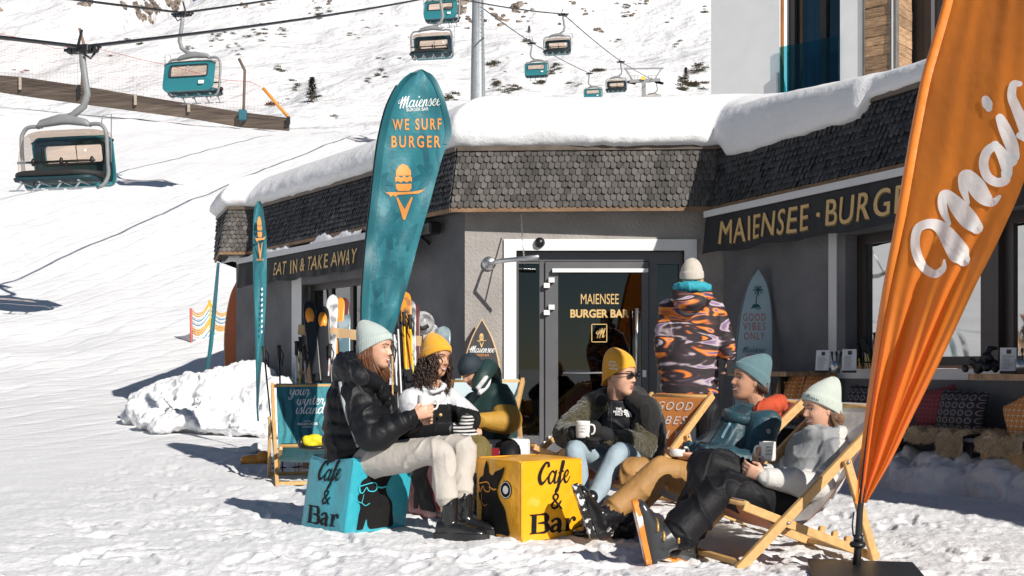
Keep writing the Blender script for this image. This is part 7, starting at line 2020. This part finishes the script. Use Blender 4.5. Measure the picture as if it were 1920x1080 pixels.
sleeve(k_, [P(1188, 748, 7.76), P(1214, 772, 7.72), P(1222, 820, 7.74), P(1225, 868, 7.86)], [.06, .082, .085, .08]); sleeve(k_, [P(1192, 745, 7.98), P(1222, 790, 8.0), P(1222, 865, 8.0)], [.08, .09, .08])
q = cr([P(1128, 752, 7.7), P(1122, 742, 7.9), P(1150, 735, 8.02), P(1190, 738, 7.95), P(1196, 752, 7.75)], 6); k_.tube(q, .045, 12)
p.shell('jacket_front', k_, .008, M('black_fleece', (.012, .011, .011), .95, .3, 40, bump=.6, bs=70, sheen=.2), 2, wrk(.008, 12, 37))
gv = MB(); p.hand(P(1080, 816, 7.42), (.35, -.5, -.3), (.9, .2, .1), (0, 0, 1), .5, 1.1, 0, gv, 1.3); p.hand(P(1133, 815, 7.42), (-.75, -.4, .15), (-.1, .6, -.3), (0, 0, 1), .6, 1.1, 0, gv, 1.3)
sleeve(gv, [P(1068, 812, 7.5), P(1082, 816, 7.42)], [.055, .045]); sleeve(gv, [P(1145, 822, 7.46), P(1128, 812, 7.40)], [.058, .05]); gv.ell(P(1115, 805, 7.38), (.05,.045,.055)); gv.ell(P(1080, 814, 7.40), (.05,.045,.05))
p.shell('glove', gv, .006, M('black_knit_glove', (.012,.012,.013), .9, .2), 2)
p.limbs([shA, elA, wrA], [.05, .042, .03]); p.limbs([shB, elB, wrB], [.05, .042, .03])
t_ = MB()
for a, b, c in ((P(1150, 868, 7.9), P(1080, 846, 7.35), P(1090, 950, 7.25)), (P(1195, 872, 7.9), P(1160, 850, 7.28), P(1108, 948, 7.05))):
    sleeve(t_, [a, a.lerp(b, .5), b, b.lerp(c, .35), b.lerp(c, .7), c], [.095, .088, .068, .068, .064, .06]); p.limbs([a, b, c, c-Z*.08], [.07, .055, .042, .04])
    g = Vector((c.x, c.y, 0)); b_ = MB(); sleeve(b_, [g+Z*.22, g+Z*.1], [.05, .05]); boot(b_, g+Z*.1, (-.4, -.9, 0), Z, .28, .05, .085); p.shell('boot', b_, .009, boot_blk, 1)
p.shell('trousers', t_, .009, denim, 2, wrk(.014, 9, 39))
hat4 = p.beanie(hat_must, .18, .05, .0, .55, .004, 1.02, 54)
gs = MB()
for sx in (-1, 1):
    gs.loft([(p.hm((sx*.033,.103,.012)), p.hT.col[0]*.0255, p.hT.col[2]*.018), (p.hm((sx*.033,.107,.012)), p.hT.col[0]*.025, p.hT.col[2]*.0175)], 18, power=3)
    gs.tube([p.hm((sx*.056,.102,.018)), p.hm((sx*.078,.08,.018)), p.hm((sx*.082,.0,.012))], .0035, 6)
gs.tube([p.hm((-.01,.106,.016)), p.hm((.01,.106,.016))], .0035, 6); p.part('sunglasses', gs, M('black_lens', (.006,.006,.007), .08, .1))
st_ = MB(); st_.ell(p.hm((0,.062,-.092)), (.03,.03,.02)); 
def chestfn(px, py, Y): 
    o = P(px, py, Y); return lambda u, v: o + Vector((.98*u, .12*u-.0, v)) + Vector((0, .25*v, 0))
L3 = [mv(text2d(w_, .014, bold=.03), -.012, .02-.018*k) for k, w_ in enumerate(('THE', 'NORTH', 'FACE'))]
arc = strokes2d([[(.05+.0*r_, -.022+0*r_), (.05+r_*.0, -.022+r_)] for r_ in ()], .01) if False else join2d(*[strokes2d([[(.026+r_*math.cos(a), -.022+r_*math.sin(a)) for a in np.linspace(0, PI/2, 8)]], .009) for r_ in (.014, .027, .040)])
proj('chest_emblem', join2d(*L3, mv(arc, .0, 0)), P(1172, 776, 7.6), (.98, .1, 0), (0, 0, 1), vest, white_ink, p.t)
proj('zip', strokes2d([[(0, -.17), (0, .14)]], .008, smooth=False), P(1150, 795, 7.6), (1, 0, 0), (0, 0, 1), vest, M('dark_zip', (.03,.03,.032), .4), p.t)
proj('hat_lettering', join2d(mv(script2d('your', .011, 1.0), 0, .022), mv(script2d('winter', .011, 1.0), .005, .0), mv(script2d('island', .011, 1.0), .008, -.022)), P(1170, 688, 7.5), (.95, .25, -.12), (.1, 0, 1), hat4, white_ink, p.t, .002)
p.done()
mug('white mug lettered GOOD VIBES ONLY held in black gloves', P(1093, 805, 7.36), (0, 0, 1), .105, .045, (1, -.3, 0), ('GOOD', 'VIBES', 'ONLY'))

# --- person standing with their back turned
p = Fig('person standing back turned in long orange and purple patterned jacket and cream beanie', Vector((1.41, 9.2, 0)), 'fair')
p.head(P(1297, 519, 9.2), (.12, 1, .0), (0, 0, 1), 1.0, .1); p.neck(P(1297, 548, 9.2))
side = Vector((1, -.05, 0))
S = [(P(1294, 739, 9.2), .225, .15), (P(1294, 700, 9.2), .228, .155), (P(1296, 640, 9.2), .225, .155), (P(1298, 590, 9.2), .222, .15), (P(1298, 566, 9.2), .20, .125), (P(1297, 550, 9.2), .11, .10)]
p.body.loft(p.torso(S, side, .7), 20)
j = MB(); chest(j, p, S, side, n=36, power=2.7)
shA, elA, wrA = P(1258, 582, 9.2), P(1246, 650, 9.15), P(1250, 695, 9.3); shB, elB, wrB = P(1338, 582, 9.2), P(1358, 638, 9.2), P(1366, 668, 9.05)
sleeve(j, [shA, (shA+elA)/2, elA, wrA], [.095, .092, .085, .07]); sleeve(j, [shB, (shB+elB)/2, elB, wrB], [.095, .092, .085, .065])
hq = cr([P(1268, 553, 9.08), P(1280, 562, 9.02), P(1297, 568, 9.0), P(1318, 562, 9.02), P(1328, 552, 9.1)], 5); j.tube(hq, [.05+.02*math.sin(PI*i/(len(hq)-1)) for i in range(len(hq))], 12)
psy = M('psychedelic_print', (.03, .02, .02), .7, .1, 4); t2 = psy.node_tree; tc_ = t2.nodes.new('ShaderNodeTexCoord'); mp = t2.nodes.new('ShaderNodeMapping'); mp.inputs['Scale'].default_value = (2.2, 2.2, 6.8)
n1 = t2.nodes.new('ShaderNodeTexNoise'); n1.inputs['Scale'].default_value = 1.6; n1.inputs['Detail'].default_value = 1.2; n1.inputs['Distortion'].default_value = 1.1
t2.links.new(tc_.outputs['Object'], mp.inputs[0]); t2.links.new(mp.outputs[0], n1.inputs[0]); rp = t2.nodes.new('ShaderNodeValToRGB'); e = rp.color_ramp.elements
for (pos, c_) in ((.30, (.25,.16,.28)), (.36, (.5,.42,.45)), (.41, (.04,.02,.03)), (.50, (.012,.010,.012)), (.55, (.05,.02,.025)), (.585, (.65,.16,.02)), (.63, (.80,.27,.02)), (.67, (.22,.12,.25)), (.73, (.03,.02,.04))): 
    k_ = e.new(pos); k_.color = (*c_, 1)
t2.links.new(n1.outputs[0], rp.inputs[0]); t2.links.new(rp.outputs[0], t2.nodes['Principled BSDF'].inputs['Base Color'])
p.shell('jacket', j, .009, psy, 2, wrk(.014, 7, 41, (1, 1, .35)))
h_ = MB(); q = cr([P(1268, 540, 9.12), P(1280, 538, 9.04), P(1297, 537, 9.0), P(1316, 538, 9.04), P(1326, 541, 9.12)], 5); h_.tube(q, .042, 12); h_.ell(P(1297, 545, 9.12), (.11, .09, .05)); p.shell('inner_hood', h_, .008, M('turquoise_hoodie', (.03, .32, .40), .8, .1, 8, bump=.3, bs=30), 2, wrk(.008, 14, 43))
p.limbs([shA, elA, wrA], [.05, .042, .03]); p.limbs([shB, elB, wrB], [.05, .042, .03]); p.hand(wrA, (.3, .4, -.8), (1, 0, 0), (0, 1, 0), .5); p.hand(wrB+Vector((0,0,-.01)), (.05, -.2, -1), (-1, 0, 0), (0, -1, 0), .7, 1.0)
t_ = MB()
for dx in (-.11, .11):
    a = Vector((1.41+dx, 9.22, .86)); b = Vector((1.41+dx*1.1, 9.18, .48)); c = Vector((1.41+dx*1.2, 9.2, .08)); sleeve(t_, [a, b, c], [.12, .10, .095]); p.limbs([a, b, c], [.07, .055, .04])
    b_ = MB(); boot(b_, Vector((c.x, c.y, .10)), (dx, 1, 0), Z, .29, .055, .09); p.shell('boot', b_, .01, boot_blk, 1)
p.shell('trousers', t_, .011, black_pant, 2, wrk(.012, 9, 45))
p.beanie(hat_cream, .155, .0, .34, .2, -.01, 1.05)
pa = []; r = random.Random(9)
for k in range(150):
    a = r.uniform(-.9, 1.3); q0 = p.hm((math.sin(a)*.085, -math.cos(a)*.09-.01, -.015)); o_ = r.gauss(0, .008)
    pa.append([q0, p.hm((math.sin(a)*.095+o_, -math.cos(a)*.105, -.05)), p.hm((math.sin(a)*.105+o_*2, -math.cos(a)*.11, -.085-.02*(a > .5)))])
strands(p, pa, .0035, hair_bl)
ph_ = MB(); ph_.obox(wrB+Vector((.0,-.06,-.08)), (.03,0,0), (0,.012,0), (.004,0,.055), 0, .006); 
p.done(.006)
tq = thing('radio', 'small black handset held in the right hand of the standing person', 'radio', wrB); obj('body', ph_, black_plastic, tq)

# --- man in dark teal jacket
p = Fig('man in dark teal jacket, caramel trousers and slate beanie reclining in deck chair', P(1310, 905, 7.0), 'tan')
p.head(P(1404, 714, 7.15), (-.95, -.28, .12), (.15, 0, 1), 1.03, .8); p.neck(P(1420, 765, 7.18), .058)
side = Vector((.12, -.98, .05))
S = [(P(1318, 893, 7.05), .19, .15), (P(1345, 866, 7.08), .20, .16), (P(1375, 835, 7.12), .21, .165), (P(1402, 803, 7.15), .215, .155), (P(1416, 783, 7.17), .17, .12), (P(1420, 766, 7.18), .085, .09)]
p.body.loft(p.torso(S, side, .75), 20)
j = MB(); chest(j, p, S, side); shA, elA, wrA = P(1432, 800, 6.94), P(1408, 866, 6.86), P(1306, 855, 6.80); shB, elB, wrB = P(1392, 788, 7.38), P(1330, 840, 7.42), P(1290, 858, 7.1)
sleeve(j, [shA, (shA+elA)/2+Vector((.02,0,0)), elA, (elA+wrA)/2, wrA], [.10, .098, .09, .075, .052]); sleeve(j, [shB, (shB+elB)/2, elB, wrB], [.098, .092, .082, .05])
p.limbs([shA, elA, wrA], [.05, .042, .03]); p.limbs([shB, elB, wrB], [.05, .042, .03])
jt = M('dark_teal_shell', (.013, .052, .072), .5, .12, 5, bump=.3, bs=22, sheen=.1); jk6 = p.shell('jacket', j, .008, jt, 2, wrk(.022, 8, 51))
p.hand(wrA+Vector((-.01,0,0)), (-1, -.05, -.02), (0, .45, .8), (0, .8, -.3), .38, 1.05)
p.hand(wrB, (-.9, -.3, -.1), (0, 0, -1), (0, -1, 0), .4, 1.0)
h_ = MB(); q = cr([P(1412, 772, 6.98), P(1432, 764, 6.97), P(1450, 758, 7.03), P(1460, 757, 7.15), P(1448, 757, 7.3), P(1420, 766, 7.3)], 6); h_.tube(q, [.03+.028*math.sin(PI*i/(len(q)-1)) for i in range(len(q))], 12); h_.ell(P(1452, 770, 7.15), (.045, .10, .07)); p.shell('hood', h_, .008, M('red_orange_fleece', (.50, .065, .02), .85, .1, 10, bump=.4, bs=40), 2, wrk(.008, 14, 53))
h_ = MB(); q = cr([P(1362, 775, 7.1), P(1374, 782, 6.98), P(1405, 788, 6.95), P(1440, 778, 6.95)], 6); h_.tube(q, .035, 10); p.shell('collar', h_, .008, jt, 2)
proj('zip_pocket', strokes2d([[(-.03, -.055), (.035, .05)]], .012, smooth=False), P(1378, 806, 6.7), (1, 0, 0), (0, 0, 1), jk6, M('pale_blue_zip', (.25, .42, .48), .5), p.t)
proj('sleeve_emblem', strokes2d([[(.011*math.cos(a), .011*math.sin(a)) for a in np.arange(0, 6.4, .3)], [(0,-.006),(0,.006)]], .003), P(1451, 811, 6.7), (1, 0, 0), (0, 0, 1), jk6, white_ink, p.t)
proj('zip', strokes2d([[(-.13, -.20), (-.04, -.05), (.03, .06)]], .006), P(1352, 800, 6.7), (1, 0, 0), (0, 0, 1), jk6, M('dark_zip_line', (.01,.02,.025), .4), p.t)
t_ = MB()
kA, aA = P(1238, 884, 6.78), P(1150, 957, 6.66); kB, aB = P(1190, 884, 7.12), P(1196, 985, 6.98)
for a, b, c in ((P(1322, 898, 6.92), kA, aA), (P(1318, 890, 7.2), kB, aB)):
    sleeve(t_, [a, a.lerp(b, .5), b, b.lerp(c, .35), b.lerp(c, .7), c], [.11, .10, .085, .085, .08, .075]); p.limbs([a, b, c], [.07, .055, .045])
t_.ell(P(1320, 898, 7.06), (.14, .2, .12)); p.shell('trousers', t_, .009, brown_pant, 2, wrk(.016, 8, 55))
snowb = M('snow_speckled_sole', (.016, .015, .015), .8, .1, 30, c2=(.7,.7,.7), c2amt=.56, c2soft=.02); ysol = M('yellow_sole_patch', (.8, .48, .02), .5)
for an, toe, up in ((aA + Vector((-.05,-.0,-.03)), (-.30, -.25, .9), (.93, .1, .3)), (aB + Vector((-.06,-.02,.0)), (-.45, -.6, .55), (.75, .1, .5))):
    b_ = MB(); boot(b_, an, toe, up, .29, .058, .10); sleeve(b_, [an, an+Vector(up)*.1], [.062, .066]); p.shell('boot', b_, .007, boot_blk, 2, wrk(.004, 20, 57))
    b_ = MB(); sole(b_, an, toe, up, .31, .06, .10, .035); so_ = p.part('boot_sole', b_, snowb)
    f_ = Vector(toe).normalized(); u_ = Vector(up); u_ = (u_-f_*u_.dot(f_)).normalized(); r_ = f_.cross(u_)
    b_ = MB(); b_.loft([(an-u_*.124+f_*.155, r_*.035, f_*.035), (an-u_*.119+f_*.155, r_*.035, f_*.035)], 16); p.part('sole_patch', b_, ysol)
p.beanie(hat_teal, .165, .075, .36, .58, .004, 1.0, 54)
sh = text2d('WINTER', .014, bold=.03); 
pa = []; r = random.Random(12)
for k in range(150):
    sx = r.choice((-1, 1)); a = r.uniform(.35, 1); y = .03-.12*a; x = sx*(.076-.02*max(0, a-.55)); z = -.0-.02*a; pa.append([p.hm((x, y, z+.02)), p.hm((x*1.04, y-.004, z-.015)), p.hm((x*1.02, y-.002, z-.04-.01*a))])
strands(p, pa, .003, M('dark_brown_hair', (.06, .03, .016), .5, .4, 20))
p.done()
cp = mug('low white cup in the open hand of the man in the dark teal jacket', P(1270, 849, 6.80), (0, 0, 1), .04, .045, (1, .3, 0))

# --- woman in grey jacket
p = Fig('woman in grey and white jacket with pale mint beanie reclining in front deck chair', P(1480, 940, 6.35), 'fair')
p.head(P(1538, 768, 6.52), (-.94, -.30, -.08), (.10, .05, 1), .98, .7); p.neck(P(1556, 812, 6.53))
side = Vector((.2, -.97, .05))
S = [(P(1492, 938, 6.42), .18, .145), (P(1508, 905, 6.44), .18, .15), (P(1525, 870, 6.47), .19, .155), (P(1543, 838, 6.50), .195, .145), (P(1552, 822, 6.52), .15, .11), (P(1556, 810, 6.53), .085, .085)]
p.body.loft(p.torso(S, side, .75), 20)
j = MB(); chest(j, p, S, side); shA, elA, wrA = P(1565, 850, 6.32), P(1540, 912, 6.22), P(1432, 895, 6.14); shB, elB, wrB = P(1530, 835, 6.68), P(1462, 890, 6.62), P(1420, 882, 6.42)
sleeve(j, [shA, (shA+elA)/2+Vector((.02,0,0)), elA, (elA+wrA)/2, wrA], [.088, .086, .082, .075, .058]); sleeve(j, [shB, (shB+elB)/2, elB, wrB], [.085, .08, .075, .052])
p.limbs([shA, elA, wrA], [.045, .04, .028]); p.limbs([shB, elB, wrB], [.045, .04, .028])
q = cr([P(1518, 805, 6.42), P(1530, 818, 6.36), P(1565, 815, 6.36), P(1585, 805, 6.5), P(1560, 800, 6.68), P(1530, 800, 6.62)], 6); j.tube(q, .035, 12); j.ell(P(1582, 830, 6.5), (.06,.12,.09))
jgr = M('grey_shell', (.27, .28, .285), .75, .1, 5, bump=.3, bs=22); jwh = M('off_white_shell', (.54, .525, .50), .75, .05, 5, bump=.3, bs=22)
def two(C):
    py = HOR-(C[:,2]-1)*F/C[:,1]; pxx = 960+C[:,0]*F/C[:,1]; return (segd(C, elA, wrA) < .108) | (pxx > 1574) | (segd(C, shB.lerp(elB, .8), wrB) < .07)
p.shell('jacket', j, .008, [jgr, jwh], 2, wrk(.014, 9, 61), two)
p.hand(wrA+Vector((-.0,0,.0)), (-.8, .1, .35), (.2, 1, .2), (0, .2, 1), .7, .95); p.hand(wrB, (-.22, -.1, .95), (.9, .15, .2), (.2, -1, 0), .7, .98)
t_ = MB(); kA, aA = P(1352, 920, 6.12), P(1268, 1003, 5.98); kB, aB = P(1328, 872, 6.45), P(1290, 1000, 6.3)
for a, b, c in ((P(1492, 948, 6.3), kA, aA), (P(1486, 935, 6.55), kB, aB)):
    sleeve(t_, [a, a.lerp(b, .5), b, b.lerp(c, .35), b.lerp(c, .75), c], [.115, .11, .095, .098, .10, .10]); p.limbs([a, b, c], [.07, .055, .045])
t_.ell(P(1492, 945, 6.42), (.12, .18, .12)); p.shell('trousers', t_, .009, black_pant, 2, wrk(.018, 8, 65))
osol = M('orange_boot_sole', (.75, .24, .03), .5, .2, 10, c2=(.75,.75,.75), c2amt=.60, c2soft=.03); sb = M('ski_boot_plastic', (.035, .037, .04), .3, .15, 6, coat=.2)
for an, toe, up, kk in ((aA + Vector((-.055,-.02,-.025)), (-.22, -.12, .96), (.95, .05, .22), kA), (aB + Vector((-.02,-.03,-.045)), (-.5, -.75, .25), (.2, .2, .95), kB)):
    b_ = MB(); boot(b_, an, toe, up, .31, .058, .11); sleeve(b_, [an-Vector(up).normalized()*.02, an+(kk-an).normalized()*.10], [.066, .070]); p.shell('ski_boot', b_, .007, sb, 1)
    b_ = MB(); sole(b_, an, toe, up, .32, .05, .11, .028); p.part('boot_sole', b_, osol)
    f_ = Vector(toe).normalized(); u_ = Vector(up); u_ = (u_-f_*u_.dot(f_)).normalized(); r_ = f_.cross(u_)
    b_ = MB()
    for x_, z_ in ((.02, -.02), (.075, -.04), (-.01, .05)): b_.tube([an+f_*x_+u_*z_+r_*.066+f_*.02, an+f_*(x_+.03)+u_*(z_+.01)+r_*.05, an+f_*(x_+.045)+u_*(z_+.015)], .007, 6); b_.tube([an+f_*x_+u_*z_-r_*.066, an+f_*(x_+.03)+u_*(z_+.01)-r_*.05, an+f_*(x_+.045)+u_*(z_+.015)], .007, 6)
    objs_b = objs('buckle', b_, M('buckle_metal', (.5, .3, .08), .4, metal=.3), p.t)
hat7 = p.beanie(hat_mint, .175, .085, .36, .58, .002, 1.0)
proj('hat_lettering', script2d('Maiensee', .011, 1.1), P(1531, 748, 6.3), (.92, -.1, -.40), (.35, 0, 1), hat7, teal_ink, p.t, .002)
pa = []; r = random.Random(14)
for k in range(420):
    sx = r.choice((-1, -1, 1)); a = r.uniform(.3, 1.0); y = .02-.11*a; x = sx*(.074-.025*max(0, a-.6)); z = -.02*a+.01; w_ = r.uniform(0, 6.28); am = r.uniform(.006, .014); L_ = r.uniform(.15, .27); q = []
    for i in range(9):
        t = i/8; q.append(p.hm((x*(1+.25*t)+am*t*math.sin(w_+t*9), y-.17*t*t*(.5+a)+am*t*math.cos(w_+t*9), z-L_*t+.04*t*t)))
    pa.append(q)
strands(p, pa, .003, hair_br)
p.done()
mug('white mug with black script raised by the woman in the grey jacket', P(1439, 846, 6.40), (0, 0, 1), .105, .045, (-1, -.2, 0), ('your', 'winter', 'island'), 1)
